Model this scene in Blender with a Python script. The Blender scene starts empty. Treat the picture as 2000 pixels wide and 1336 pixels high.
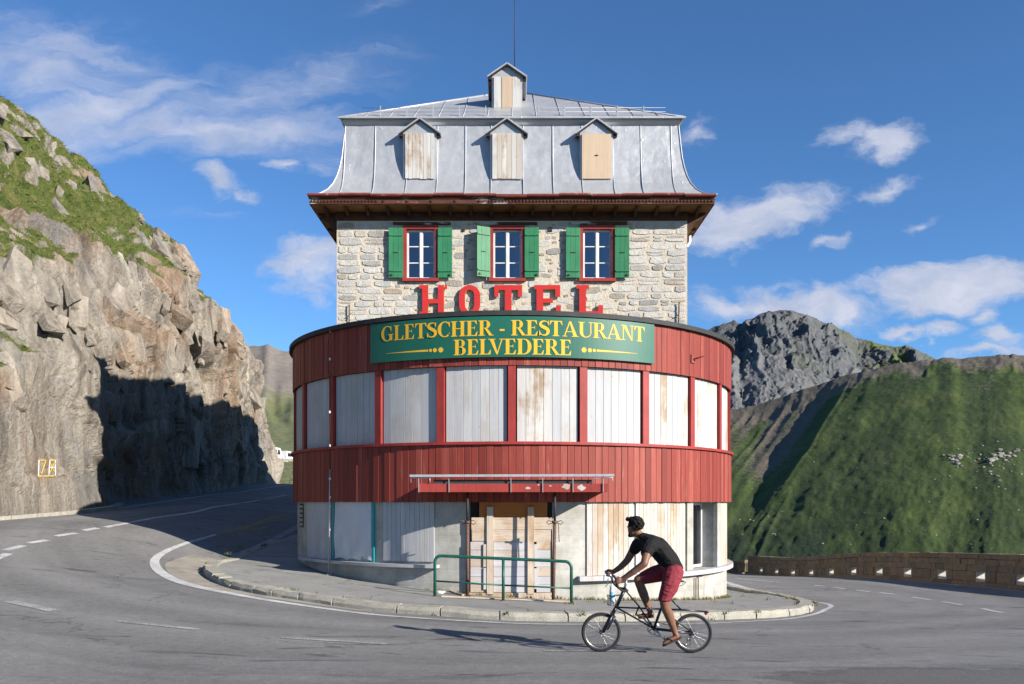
import bpy, bmesh, math, random
import numpy as np
from mathutils import Vector, Matrix
from mathutils.bvhtree import BVHTree

# The eye of the photographer is the origin; x to the right, y away, z up.  Metres.
scene = bpy.context.scene
COL = scene.collection
F = 1694.0                 # focal length in pixels of the 2000 px wide photograph
HOR = 980.0                # eye level in the photograph
R = math.radians

# ------------------------------------------------------------------ camera
cam = bpy.data.cameras.new('camera')
cam.sensor_width = 36.0
cam.lens = 36.0 * F / 2000.0
cam.shift_y = (HOR - 668.0) / 2000.0
cam.clip_start = 0.1
cam.clip_end = 9000.0
cam_ob = bpy.data.objects.new('camera', cam)
COL.objects.link(cam_ob)
cam_ob.location = (0, 0, 0)
cam_ob.rotation_euler = (R(90), 0, 0)
scene.camera = cam_ob

# ------------------------------------------------------------------ sun and sky
SUN_ELEV = R(23.0)
SUN_AZ = Vector((0.822, -0.57, 0)).normalized()       # horizontal direction towards the sun
sun = bpy.data.lights.new('sun', 'SUN')
sun.energy = 5.0
sun.angle = R(0.5)
sun.color = (1.0, 0.93, 0.83)
sun_ob = bpy.data.objects.new('sun', sun)
COL.objects.link(sun_ob)
sdir = Vector((SUN_AZ.x * math.cos(SUN_ELEV), SUN_AZ.y * math.cos(SUN_ELEV), math.sin(SUN_ELEV)))
sun_ob.rotation_euler = (-sdir).to_track_quat('-Z', 'Y').to_euler()
sun_ob.location = (30, -20, 30)

world = bpy.data.worlds.new('World')
scene.world = world
world.use_nodes = True
scene.view_settings.view_transform = 'Standard'
scene.view_settings.look = 'None'
scene.view_settings.exposure = 1.1
scene.view_settings.gamma = 1.0
scene.view_settings.use_curve_mapping = False


class NT:
    """tiny helper for node trees"""
    def __init__(s, tree):
        s.t = tree

    def n(s, typ, ins=None, **kw):
        nd = s.t.nodes.new(typ)
        for k, v in kw.items():
            setattr(nd, k, v)
        for k, v in (ins or {}).items():
            s.set(nd, k, v)
        return nd

    def set(s, nd, k, v):
        sock = nd.inputs[k]
        if isinstance(v, bpy.types.NodeSocket):
            s.t.links.new(v, sock)
        elif isinstance(v, bpy.types.Node):
            s.t.links.new(v.outputs[0], sock)
        else:
            try:
                sock.default_value = v
            except Exception:
                sock.default_value = tuple(v) + (1.0,)

    def math(s, op, a, b=None, c=None, clamp=False):
        nd = s.n('ShaderNodeMath', operation=op, use_clamp=clamp)
        s.set(nd, 0, a)
        if b is not None:
            s.set(nd, 1, b)
        if c is not None:
            s.set(nd, 2, c)
        return nd.outputs[0]

    def ramp(s, fac, stops, interp='LINEAR'):
        nd = s.n('ShaderNodeValToRGB')
        cr = nd.color_ramp
        cr.interpolation = interp
        while len(cr.elements) < len(stops):
            cr.elements.new(0.5)
        for e, (p, c) in zip(cr.elements, stops):
            e.position = p
            if not hasattr(c, '__len__'):
                c = (c, c, c)
            e.color = tuple(c) + (1.0,)
        s.set(nd, 'Fac', fac)
        return nd.outputs['Color']

    def mix(s, fac, a, b, mode='MIX'):
        nd = s.n('ShaderNodeMix', data_type='RGBA', blend_type=mode)
        s.set(nd, 0, fac)
        s.set(nd, 6, a if isinstance(a, (bpy.types.NodeSocket, bpy.types.Node)) else tuple(a) + (1.0,))
        s.set(nd, 7, b if isinstance(b, (bpy.types.NodeSocket, bpy.types.Node)) else tuple(b) + (1.0,))
        return nd.outputs[2]

    def noise(s, vec, scale, detail=4.0, rough=0.55, dist=0.0, out='Fac'):
        nd = s.n('ShaderNodeTexNoise', {'Scale': scale, 'Detail': detail, 'Roughness': rough, 'Distortion': dist})
        if vec is not None:
            s.set(nd, 'Vector', vec)
        return nd.outputs[out]

    def mapping(s, vec, scale=(1, 1, 1), loc=(0, 0, 0), rot=(0, 0, 0)):
        nd = s.n('ShaderNodeMapping')
        s.set(nd, 'Vector', vec)
        nd.inputs['Location'].default_value = loc
        nd.inputs['Rotation'].default_value = rot
        nd.inputs['Scale'].default_value = scale
        return nd.outputs[0]

    def smooth(s, x, lo, hi):
        nd = s.n('ShaderNodeMapRange', interpolation_type='SMOOTHSTEP')
        s.set(nd, 'Value', x)
        nd.inputs['From Min'].default_value = lo
        nd.inputs['From Max'].default_value = hi
        return nd.outputs[0]


def build_world():
    t = NT(world.node_tree)
    world.node_tree.nodes.clear()
    sky = t.n('ShaderNodeTexSky', sky_type='NISHITA', sun_disc=False)
    sky.sun_elevation = SUN_ELEV
    sky.sun_rotation = math.atan2(SUN_AZ.x, SUN_AZ.y)
    sky.altitude = 2400.0
    sky.air_density = 1.0
    sky.dust_density = 0.35
    sky.ozone_density = 1.6
    hs = t.n('ShaderNodeMix', {0: 1.0}, data_type='RGBA', blend_type='MULTIPLY')
    t.set(hs, 6, sky.outputs[0]); t.set(hs, 7, (0.75, 1.19, 1.58, 1.0))      # the film's deep alpine blue
    # clouds: a noise field over the whole dome, gathered into banks
    tc = t.n('ShaderNodeTexCoord')
    sep = t.n('ShaderNodeSeparateXYZ', {0: tc.outputs['Generated']})
    X, Y, Z = sep.outputs
    ysafe = t.math('MAXIMUM', Y, 0.15)
    u = t.math('DIVIDE', X, ysafe)
    v = t.math('DIVIDE', Z, ysafe)
    uv = t.n('ShaderNodeCombineXYZ', {0: u, 1: v, 2: 0.0})
    warp = t.noise(t.mapping(uv, (9, 16, 1)), 1.0, 5, 0.6, 0.0, 'Color')
    wv = t.n('ShaderNodeVectorMath', {0: warp, 1: (0.5, 0.5, 0.5)}, operation='SUBTRACT')
    ws = t.n('ShaderNodeVectorMath', {0: wv.outputs[0]}, operation='SCALE')
    ws.inputs['Scale'].default_value = 0.075
    p = t.n('ShaderNodeVectorMath', {0: uv, 1: ws.outputs[0]}, operation='ADD').outputs[0]

    def bank(px, py, rx, ry, rot, dens):
        m = t.n('ShaderNodeMapping', vector_type='TEXTURE')
        t.set(m, 'Vector', p)
        m.inputs['Location'].default_value = ((px - 1000) / F, (HOR - py) / F, 0)
        m.inputs['Rotation'].default_value = (0, 0, R(rot))
        m.inputs['Scale'].default_value = (rx * 1.22 / F, ry * 1.22 / F, 1)
        ln = t.n('ShaderNodeVectorMath', {0: m.outputs[0]}, operation='LENGTH')
        return t.math('MULTIPLY', t.math('SUBTRACT', 1.0, ln.outputs['Value'], clamp=True), dens)

    puffs = [(1470, 425, 175, 62, 14, 1.5), (1600, 390, 90, 26, 14, .75), (1740, 372, 70, 24, 8, .9),
             (1650, 262, 75, 32, 14, 1.0), (1725, 283, 75, 42, 8, 1.2), (1560, 592, 200, 48, -4, 1.25), (1660, 622, 80, 30, -10, 1.0),
             (1400, 590, 90, 40, 0, 1.0),
             (1860, 562, 190, 62, 3, 2.0), (1960, 540, 110, 40, 0, 1.3), (1770, 650, 50, 14, 0, 1.2), (1840, 642, 55, 20, 0, 1.2),
             (1955, 662, 62, 24, 0, 1.2), (1920, 630, 30, 16, 0, 1.0), (1940, 690, 140, 16, 4, .9), (1630, 472, 55, 18, 10, .7),
             (1790, 450, 50, 18, 30, .6), (1365, 265, 45, 40, 0, .75), (430, 355, 50, 34, -40, 1.0), (465, 382, 48, 17, -8, .8), (570, 327, 60, 22, 4, 1.0),
             (630, 318, 50, 30, 0, .8), (610, 500, 120, 60, 8, 1.05), (600, 566, 95, 44, 0, .8), (1000, 1500, 10, 10, 0, 0)]
    acc = None
    for b in puffs:
        d = bank(*b)
        acc = d if acc is None else t.math('MAXIMUM', acc, d)
    det = t.noise(t.mapping(p, (15, 24, 1)), 1.0, 9, 0.62)
    dens = t.math('ADD', acc, t.math('MULTIPLY', t.math('SUBTRACT', det, 0.5), 1.9))
    cl1 = t.math('MULTIPLY', t.smooth(dens, 0.12, 1.0), t.smooth(acc, 0.0, 0.34))
    wisps = [(90, 130, 260, 130, -8, .72), (190, 205, 270, 46, 14, 1.0), (420, 262, 420, 58, -2, .85), (670, 150, 190, 60, 14, .55),
             (420, 200, 330, 70, 12, .55), (90, 270, 260, 60, 0, .7), (720, 25, 110, 24, 20, .28), (420, 425, 180, 22, -6, .3)]
    acc2 = None
    for b in wisps:
        d = bank(*b)
        acc2 = d if acc2 is None else t.math('MAXIMUM', acc2, d)
    st = t.noise(t.mapping(p, (7, 30, 1), rot=(0, 0, R(-10))), 1.0, 8, 0.62, 0.4)
    cl2 = t.math('MULTIPLY', t.smooth(t.math('ADD', acc2, t.math('MULTIPLY', t.math('SUBTRACT', st, 0.5), 1.2)), 0.0, 0.95),
                 t.math('MULTIPLY', t.smooth(acc2, 0.0, 0.3), 0.85))
    # the rest of the dome: the same sort of scattered cloud
    den = t.math('MAXIMUM', t.math('ADD', Z, 0.12), 0.05)
    gx = t.math('DIVIDE', X, den)
    gy = t.math('DIVIDE', Y, den)
    gv = t.n('ShaderNodeCombineXYZ', {0: gx, 1: gy, 2: 3.0})
    gen = t.smooth(t.noise(gv, 1.3, 8, 0.62), 0.56, 0.78)
    behind = t.smooth(t.math('MULTIPLY', Y, -1.0), -0.55, -0.1)
    cl3 = t.math('MULTIPLY', t.math('MULTIPLY', gen, behind), t.math('MULTIPLY', t.smooth(Z, 0.0, 0.1), 0.7))
    cloud = t.math('MAXIMUM', t.math('MAXIMUM', cl1, cl2), cl3)
    cloud = t.math('MULTIPLY', cloud, 0.92, clamp=True)
    shade = t.noise(t.mapping(p, (14, 26, 1), loc=(0.0, 0.3, 0)), 1.0, 5, 0.6)
    ccol = t.ramp(shade, [(0.3, (4.0, 4.6, 6.2)), (0.7, (6.4, 6.6, 7.6))])
    col = t.mix(cloud, hs.outputs[2], ccol)
    bg = t.n('ShaderNodeBackground', {'Color': col, 'Strength': 0.0525})
    out = t.n('ShaderNodeOutputWorld')
    t.t.links.new(bg.outputs[0], out.inputs['Surface'])


build_world()


# ------------------------------------------------------------------ helpers
def tag(o, label=None, cat=None, group=None, kind=None):
    if label: o['label'] = label
    if cat: o['category'] = cat
    if group: o['group'] = group
    if kind: o['kind'] = kind
    return o


def empty(name, loc=(0, 0, 0), parent=None):
    o = bpy.data.objects.new(name, None)
    o.empty_display_size = 0.2
    COL.objects.link(o)
    o.location = loc
    if parent: o.parent = parent
    return o


def link(name, me, parent=None, mat=None):
    if mat is not None and not me.materials:
        me.materials.append(mat)
    o = bpy.data.objects.new(name, me)
    COL.objects.link(o)
    if parent is not None:
        o.parent = parent
    return o


class MB:
    """collects faces; build() links them as one mesh object"""
    def __init__(s):
        s.v = []; s.f = []; s.sm = []; s.mi = []

    def add(s, vs, fs, smooth=False, mi=0):
        b = len(s.v)
        s.v.extend([tuple(q) for q in vs])
        for f in fs:
            s.f.append(tuple(i + b for i in f)); s.sm.append(smooth); s.mi.append(mi)
        return s

    def box(s, c, d, M=None, mi=0, bev=0.0):
        x, y, z = d[0] / 2, d[1] / 2, d[2] / 2
        vs = [(-x, -y, -z), (x, -y, -z), (x, y, -z), (-x, y, -z), (-x, -y, z), (x, -y, z), (x, y, z), (-x, y, z)]
        if M is not None:
            vs = [M @ Vector(q) for q in vs]
        vs = [(q[0] + c[0], q[1] + c[1], q[2] + c[2]) for q in vs]
        return s.add(vs, [(0, 3, 2, 1), (4, 5, 6, 7), (0, 1, 5, 4), (1, 2, 6, 5), (2, 3, 7, 6), (3, 0, 4, 7)], mi=mi)

    def box2(s, a, b, mi=0):
        return s.box([(a[i] + b[i]) / 2 for i in range(3)], [abs(b[i] - a[i]) for i in range(3)], mi=mi)

    def bar(s, a, b, w, h=None, up=(0, 0, 1), mi=0):
        """square bar between two points"""
        h = h or w
        a = Vector(a); b = Vector(b)
        d = (b - a).normalized()
        u = Vector(up)
        if abs(d.dot(u)) > 0.98: u = Vector((1, 0, 0))
        sx = d.cross(u).normalized(); sy = sx.cross(d).normalized()
        vs = []
        for q in (a, b):
            for i, j in ((-1, -1), (1, -1), (1, 1), (-1, 1)):
                vs.append(q + sx * (i * w / 2) + sy * (j * h / 2))
        return s.add(vs, [(0, 3, 2, 1), (4, 5, 6, 7), (0, 1, 5, 4), (1, 2, 6, 5), (2, 3, 7, 6), (3, 0, 4, 7)], mi=mi)

    def tube(s, pts, r, n=8, closed=False, smooth=True, caps=True, mi=0):
        pts = [Vector(q) for q in pts]
        m = len(pts)
        rs = r if hasattr(r, '__len__') else [r] * m
        vs = []; prev = None
        for i, q in enumerate(pts):
            if closed:
                d = pts[(i + 1) % m] - pts[i - 1]
            else:
                d = pts[min(i + 1, m - 1)] - pts[max(i - 1, 0)]
            d.normalize()
            if prev is None:
                u = Vector((0, 0, 1)) if abs(d.z) < 0.9 else Vector((1, 0, 0))
                sx = d.cross(u).normalized()
            else:
                sx = prev - d * prev.dot(d)
                sx.normalize()
            prev = sx
            sy = d.cross(sx)
            for k in range(n):
                a = 2 * math.pi * k / n
                vs.append(q + (sx * math.cos(a) + sy * math.sin(a)) * rs[i])
        fs = []
        for i in range(m if closed else m - 1):
            j = (i + 1) % m
            for k in range(n):
                k2 = (k + 1) % n
                fs.append((i * n + k, i * n + k2, j * n + k2, j * n + k))
        s.add(vs, fs, smooth, mi)
        if caps and not closed:
            b = len(s.v) - len(vs)
            s.f.append(tuple(b + k for k in range(n))[::-1]); s.sm.append(False); s.mi.append(mi)
            s.f.append(tuple(b + (m - 1) * n + k for k in range(n))); s.sm.append(False); s.mi.append(mi)
        return s

    def lathe(s, prof, c, axis='Z', n=24, mi=0, smooth=True):
        """prof: list of (r, h)"""
        vs = []
        for r, h in prof:
            for k in range(n):
                a = 2 * math.pi * k / n
                ca, sa = r * math.cos(a), r * math.sin(a)
                p = {'Z': (ca, sa, h), 'Y': (ca, h, sa), 'X': (h, ca, sa)}[axis]
                vs.append((p[0] + c[0], p[1] + c[1], p[2] + c[2]))
        fs = []
        for i in range(len(prof) - 1):
            for k in range(n):
                k2 = (k + 1) % n
                fs.append((i * n + k, i * n + k2, (i + 1) * n + k2, (i + 1) * n + k))
        return s.add(vs, fs, smooth, mi)

    def prism(s, poly, a, b, plane='XZ', mi=0, mi_side=None):
        """polygon (convex or not) in a plane, extruded between a and b along the third axis"""
        n = len(poly)
        def P(q, h):
            return {'XZ': (q[0], h, q[1]), 'XY': (q[0], q[1], h), 'YZ': (h, q[0], q[1])}[plane]
        vs = [P(q, a) for q in poly] + [P(q, b) for q in poly]
        s.add(vs, [tuple(range(n))], mi=mi)
        base = len(s.v) - 2 * n
        s.f.append(tuple(base + n + k for k in range(n))[::-1]); s.sm.append(False); s.mi.append(mi)
        for k in range(n):
            k2 = (k + 1) % n
            s.f.append((base + k2, base + k, base + n + k, base + n + k2)); s.sm.append(False); s.mi.append(mi if mi_side is None else mi_side)
        return s

    def mesh(s, name, mats=None, fix=True):
        me = bpy.data.meshes.new(name)
        me.from_pydata(s.v, [], s.f)
        for m in (mats if isinstance(mats, (list, tuple)) else [mats] if mats else []):
            me.materials.append(m)
        me.polygons.foreach_set('use_smooth', s.sm)
        if any(s.mi):
            me.polygons.foreach_set('material_index', s.mi)
        if fix:
            bm = bmesh.new(); bm.from_mesh(me)
            bmesh.ops.recalc_face_normals(bm, faces=bm.faces)
            bm.to_mesh(me); bm.free()
        me.update()
        return me

    def build(s, name, mats, parent=None, fix=True):
        return link(name, s.mesh(name, mats, fix), parent)


def grid_mesh(name, P, mat=None, smooth=True, flip=False):
    """P: array (m, n, 3)"""
    m, n = P.shape[:2]
    idx = np.arange(m * n).reshape(m, n)
    a, b, c, d = idx[:-1, :-1], idx[1:, :-1], idx[1:, 1:], idx[:-1, 1:]
    q = np.stack([a, d, c, b] if flip else [a, b, c, d], -1).reshape(-1, 4)
    me = bpy.data.meshes.new(name)
    me.vertices.add(m * n)
    me.vertices.foreach_set('co', P.reshape(-1).astype(np.float32))
    me.loops.add(q.size)
    me.loops.foreach_set('vertex_index', q.reshape(-1).astype(np.int32))
    me.polygons.add(len(q))
    me.polygons.foreach_set('loop_start', np.arange(0, q.size, 4, dtype=np.int32))
    me.polygons.foreach_set('loop_total', np.full(len(q), 4, dtype=np.int32))
    me.polygons.foreach_set('use_smooth', np.full(len(q), smooth))
    me.update(calc_edges=True)
    me.validate()
    if mat: me.materials.append(mat)
    return me


# ---- numpy noise
def _hash(ix, iy, seed):
    h = (ix.astype(np.int64) * 374761393 + iy.astype(np.int64) * 668265263 + seed * 1442695041) & 0x7fffffff
    h = ((h ^ (h >> 13)) * 1274126177) & 0x7fffffff
    h = ((h ^ (h >> 15)) * 2246822519) & 0x7fffffff
    return (h ^ (h >> 16)).astype(np.float64) % 100003 / 100003.0


def vnoise(x, y, seed=0):
    ix = np.floor(x); iy = np.floor(y)
    fx = x - ix; fy = y - iy
    fx = fx * fx * fx * (fx * (fx * 6 - 15) + 10); fy = fy * fy * fy * (fy * (fy * 6 - 15) + 10)
    a = _hash(ix, iy, seed); b = _hash(ix + 1, iy, seed); c = _hash(ix, iy + 1, seed); d = _hash(ix + 1, iy + 1, seed)
    return (a + (b - a) * fx) * (1 - fy) + (c + (d - c) * fx) * fy


def fbm(x, y, oct=5, seed=0, gain=0.5, lac=2.03):
    s = 0; a = 1; t = 0
    for o in range(oct):
        s = s + a * (vnoise(x, y, seed + o * 17) - 0.5); t += a
        x = x * lac + 13.7; y = y * lac - 7.3; a *= gain
    return s / t * 2


def ridged(x, y, oct=5, seed=0, gain=0.5):
    s = 0; a = 1; t = 0
    for o in range(oct):
        s = s + a * (1 - np.abs(2 * vnoise(x, y, seed + o * 31) - 1)); t += a
        x = x * 2.07 + 5.1; y = y * 2.07 + 9.2; a *= gain
    return s / t


def cells(x, y, seed=0):
    """jittered cells: per-cell random values, offset from the cell centre, border distance"""
    ix = np.floor(x); iy = np.floor(y)
    best = np.full(x.shape, 1e9); second = np.full(x.shape, 1e9)
    bx = np.zeros_like(x); by = np.zeros_like(x); dx = np.zeros_like(x); dy = np.zeros_like(x)
    for i in (-1, 0, 1):
        for j in (-1, 0, 1):
            cx = ix + i; cy = iy + j
            px = cx + 0.1 + 0.8 * _hash(cx, cy, seed); py = cy + 0.1 + 0.8 * _hash(cx, cy, seed + 7)
            ex = x - px; ey = y - py
            d = ex * ex + ey * ey
            near = d < best
            second = np.where(near, best, np.minimum(second, d))
            best = np.where(near, d, best)
            bx = np.where(near, cx, bx); by = np.where(near, cy, by)
            dx = np.where(near, ex, dx); dy = np.where(near, ey, dy)
    return (_hash(bx, by, seed + 11), _hash(bx, by, seed + 23), _hash(bx, by, seed + 37), dx, dy, np.sqrt(second) - np.sqrt(best))


def pix(px, py, d):
    return ((px - 1000) * d / F, d, (HOR - py) * d / F)


class TPS:
    def __init__(s, pts, smooth=0.0):
        p = np.array(pts, float)
        s.xy = p[:, :2]; n = len(p)
        K = s._k(np.linalg.norm(s.xy[:, None] - s.xy[None], axis=2)) + smooth * np.eye(n)
        P = np.c_[np.ones(n), s.xy]
        A = np.block([[K, P], [P.T, np.zeros((3, 3))]])
        w = np.linalg.solve(A, np.r_[p[:, 2], 0, 0, 0])
        s.w = w[:n]; s.a = w[n:]

    @staticmethod
    def _k(r):
        return np.where(r > 1e-9, r * r * np.log(np.maximum(r, 1e-9)), 0.0)

    def __call__(s, x, y):
        x = np.asarray(x, float); y = np.asarray(y, float)
        sh = x.shape
        q = np.c_[x.ravel(), y.ravel()]
        out = np.empty(len(q))
        for i in range(0, len(q), 20000):
            c = q[i:i + 20000]
            out[i:i + 20000] = s._k(np.linalg.norm(c[:, None] - s.xy[None], axis=2)) @ s.w + s.a[0] + c @ s.a[1:]
        return out.reshape(sh)


def polyline(pts, step, closed=False):
    """Catmull-Rom through pts (2D or 3D), resampled about every step metres"""
    p = np.array(pts, float)
    q = np.vstack([2 * p[0] - p[1], p, 2 * p[-1] - p[-2]])
    out = []
    for i in range(1, len(q) - 2):
        for t in np.linspace(0, 1, 24, endpoint=False):
            a, b, c, d = q[i - 1], q[i], q[i + 1], q[i + 2]
            out.append(0.5 * ((2 * b) + (-a + c) * t + (2 * a - 5 * b + 4 * c - d) * t * t + (-a + 3 * b - 3 * c + d) * t ** 3))
    out.append(q[-2])
    out = np.array(out)
    L = np.r_[0, np.cumsum(np.linalg.norm(np.diff(out, axis=0), axis=1))]
    n = max(2, int(round(L[-1] / step)) + 1)
    s = np.linspace(0, L[-1], n)
    return np.stack([np.interp(s, L, out[:, k]) for k in range(out.shape[1])], 1), L[-1]
# ------------------------------------------------------------------ materials
MATS = {}
ALB = 0.735          # scales every base colour down evenly to balance the exposure


def mk(name, fn, rough=0.8, metal=0.0, spec=0.3):
    """fn(t, pos, rnd) -> dict(color, rough, bump=(height, strength, distance))"""
    m = bpy.data.materials.new(name)
    m.use_nodes = True
    m.node_tree.nodes.clear()
    t = NT(m.node_tree)
    geo = t.n('ShaderNodeNewGeometry')
    oi = t.n('ShaderNodeObjectInfo')
    tc = t.n('ShaderNodeTexCoord')
    r = fn(t, geo.outputs['Position'], oi.outputs['Random'], tc.outputs['Object'], geo)
    bs = t.n('ShaderNodeBsdfPrincipled')
    c = t.mix(1.0, r['color'], (ALB, ALB, ALB), 'MULTIPLY')
    t.set(bs, 'Base Color', c if isinstance(c, (bpy.types.NodeSocket, bpy.types.Node)) else tuple(c) + (1.0,))
    t.set(bs, 'Roughness', r.get('rough', rough))
    t.set(bs, 'Metallic', r.get('metal', metal))
    t.set(bs, 'Specular IOR Level', r.get('spec', spec))
    if 'bump' in r:
        h, st, di = r['bump']
        b = t.n('ShaderNodeBump', {'Height': h, 'Strength': st, 'Distance': di})
        t.set(bs, 'Normal', b.outputs[0])
    out = t.n('ShaderNodeOutputMaterial')
    t.t.links.new(bs.outputs[0], out.inputs['Surface'])
    MATS[name] = m
    return m


def shift(t, vec, rnd, k=37.0):
    """moves the pattern by the object's random number so repeats differ"""
    s = t.math('MULTIPLY', rnd, k)
    c = t.n('ShaderNodeCombineXYZ', {0: s, 1: s, 2: s})
    return t.n('ShaderNodeVectorMath', {0: vec, 1: c}, operation='ADD').outputs[0]


def plain(name, col, rough=0.6, metal=0.0, var=0.15, scale=6.0, bump=0.0, spec=0.3):
    def fn(t, pos, rnd, obj, geo):
        n = t.noise(shift(t, obj, rnd), scale, 6, 0.6)
        lo = tuple(c * (1 - var) for c in col); hi = tuple(min(1, c * (1 + var)) for c in col)
        d = dict(color=t.ramp(n, [(0.3, lo), (0.7, hi)]))
        if bump:
            d['bump'] = (t.noise(obj, scale * 8, 4), bump, 0.01)
        return d
    return mk(name, fn, rough, metal, spec)


def f_asphalt(t, pos, rnd, obj, geo):
    fine = t.noise(pos, 150, 3, 0.7)
    mid = t.noise(pos, 9, 6, 0.65)
    grain = t.noise(pos, 38, 3, 0.8)
    big = t.noise(pos, 0.35, 5, 0.6)
    c = t.ramp(fine, [(0.25, (0.135, 0.133, 0.130)), (0.5, (0.225, 0.221, 0.215)), (0.78, (0.345, 0.338, 0.325))])
    c = t.mix(1.0, c, t.ramp(mid, [(0.3, .80), (0.7, 1.12)]), 'MULTIPLY')
    c = t.mix(1.0, c, t.ramp(big, [(0.3, .84), (0.72, 1.14)]), 'MULTIPLY')
    c = t.mix(1.0, c, t.ramp(grain, [(0.3, .74), (0.7, 1.26)]), 'MULTIPLY')
    # worn wheel tracks, oil streaks and dark patches drawn out along the road
    st = t.noise(t.mapping(pos, (0.22, 1.5, 1), rot=(0, 0, R(7))), 1.0, 6, 0.62, 0.5)
    c = t.mix(t.math('MULTIPLY', t.smooth(st, 0.57, 0.69), 0.36), c, (0.07, 0.07, 0.072))
    st3 = t.noise(t.mapping(pos, (0.16, 1.1, 1), loc=(9, 4, 0), rot=(0, 0, R(-5))), 1.0, 4, 0.55, 0.3)
    c = t.mix(t.math('MULTIPLY', t.smooth(st3, 0.57, 0.66), 0.28), c, (0.23, 0.225, 0.215))
    vb = t.n('ShaderNodeTexVoronoi', {'Scale': 0.38, 'Vector': t.n('ShaderNodeVectorMath', {0: pos, 1: t.n('ShaderNodeVectorMath', {0: t.noise(pos, 1.6, 5, 0.7, 0.0, 'Color'), 1: (1.1, 1.1, 1.1)}, operation='MULTIPLY').outputs[0]}, operation='ADD').outputs[0]}, feature='DISTANCE_TO_EDGE')
    crk = t.math('SUBTRACT', 1.0, t.smooth(vb.outputs['Distance'], 0.0, 0.011))
    crk = t.math('MULTIPLY', crk, t.smooth(t.noise(pos, 0.5, 3), 0.50, 0.58))
    c = t.mix(t.math('MULTIPLY', crk, 0.65), c, (0.045, 0.044, 0.043))
    # lanes polished by tyres round the bend
    xy = t.n('ShaderNodeVectorMath', {0: pos, 1: (0.0, 24.0, 0.0)}, operation='SUBTRACT')
    s2d = t.n('ShaderNodeVectorMath', {0: xy.outputs[0], 1: (1, 1, 0)}, operation='MULTIPLY')
    rad = t.n('ShaderNodeVectorMath', {0: s2d.outputs[0]}, operation='LENGTH').outputs['Value']
    lane = t.n('ShaderNodeTexNoise', {'W': t.math('ADD', rad, t.math('MULTIPLY', big, 0.8)), 'Scale': 1.1, 'Detail': 3.0}, noise_dimensions='1D').outputs['Fac']
    c = t.mix(1.0, c, t.ramp(lane, [(0.3, .88), (0.7, 1.10)]), 'MULTIPLY')
    st2 = t.noise(t.mapping(pos, (0.5, 2.2, 1), loc=(4, 1, 0)), 1.0, 5, 0.6, 1.2)
    c = t.mix(t.math('MULTIPLY', t.smooth(st2, 0.60, 0.67), 0.66), c, (0.055, 0.055, 0.056))
    # coarse worn-out patch near the lens at the right, with a ragged tarry rim
    sp = t.n('ShaderNodeSeparateXYZ', {0: pos})
    e = t.math('ADD', t.math('POWER', t.math('DIVIDE', t.math('SUBTRACT', sp.outputs[0], 4.6), 2.0), 2.0),
               t.math('POWER', t.math('DIVIDE', t.math('SUBTRACT', sp.outputs[1], 8.1), 0.75), 2.0))
    e = t.math('ADD', e, t.math('MULTIPLY', t.math('SUBTRACT', t.noise(pos, 1.6, 6, 0.65), 0.5), 2.4))
    grit = t.ramp(t.noise(pos, 60, 4, 0.8), [(0.3, (0.05, 0.05, 0.05)), (0.6, (0.19, 0.185, 0.18)), (0.75, (0.36, 0.35, 0.33))])
    c = t.mix(t.math('SUBTRACT', 1.0, t.smooth(e, 0.8, 0.95)), c, grit)
    rim = t.math('MULTIPLY', t.smooth(e, 0.78, 0.9), t.math('SUBTRACT', 1.0, t.smooth(e, 1.0, 1.25)))
    c = t.mix(t.math('MULTIPLY', rim, 0.5), c, (0.05, 0.05, 0.05))
    return dict(color=c, rough=0.86, bump=(t.noise(pos, 220, 3, 0.8), 0.55, 0.006))


def f_paintline(t, pos, rnd, obj, geo):
    n = t.noise(pos, 40, 5, 0.75)
    w = t.noise(pos, 3, 5, 0.7)
    k = t.smooth(t.math('ADD', n, t.math('MULTIPLY', w, 0.5)), 0.66, 0.86)
    return dict(color=t.mix(k, (0.68, 0.68, 0.67), (0.34, 0.34, 0.335)), rough=0.75, bump=(t.noise(pos, 220, 3, 0.8), 0.3, 0.004))


def f_oldline(t, pos, rnd, obj, geo):
    n = t.noise(pos, 40, 5, 0.75)
    w = t.noise(pos, 2.5, 5, 0.7)
    k = t.smooth(t.math('ADD', n, t.math('MULTIPLY', w, 0.5)), 0.62, 0.84)
    return dict(color=t.mix(k, (0.50, 0.50, 0.495), (0.22, 0.218, 0.213)), rough=0.8, bump=(t.noise(pos, 220, 3, 0.8), 0.4, 0.005))


def f_yellowline(t, pos, rnd, obj, geo):
    n = t.noise(pos, 30, 5, 0.75)
    return dict(color=t.mix(t.smooth(n, 0.5, 0.62), (0.42, 0.30, 0.06), (0.16, 0.155, 0.14)), rough=0.8)


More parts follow.
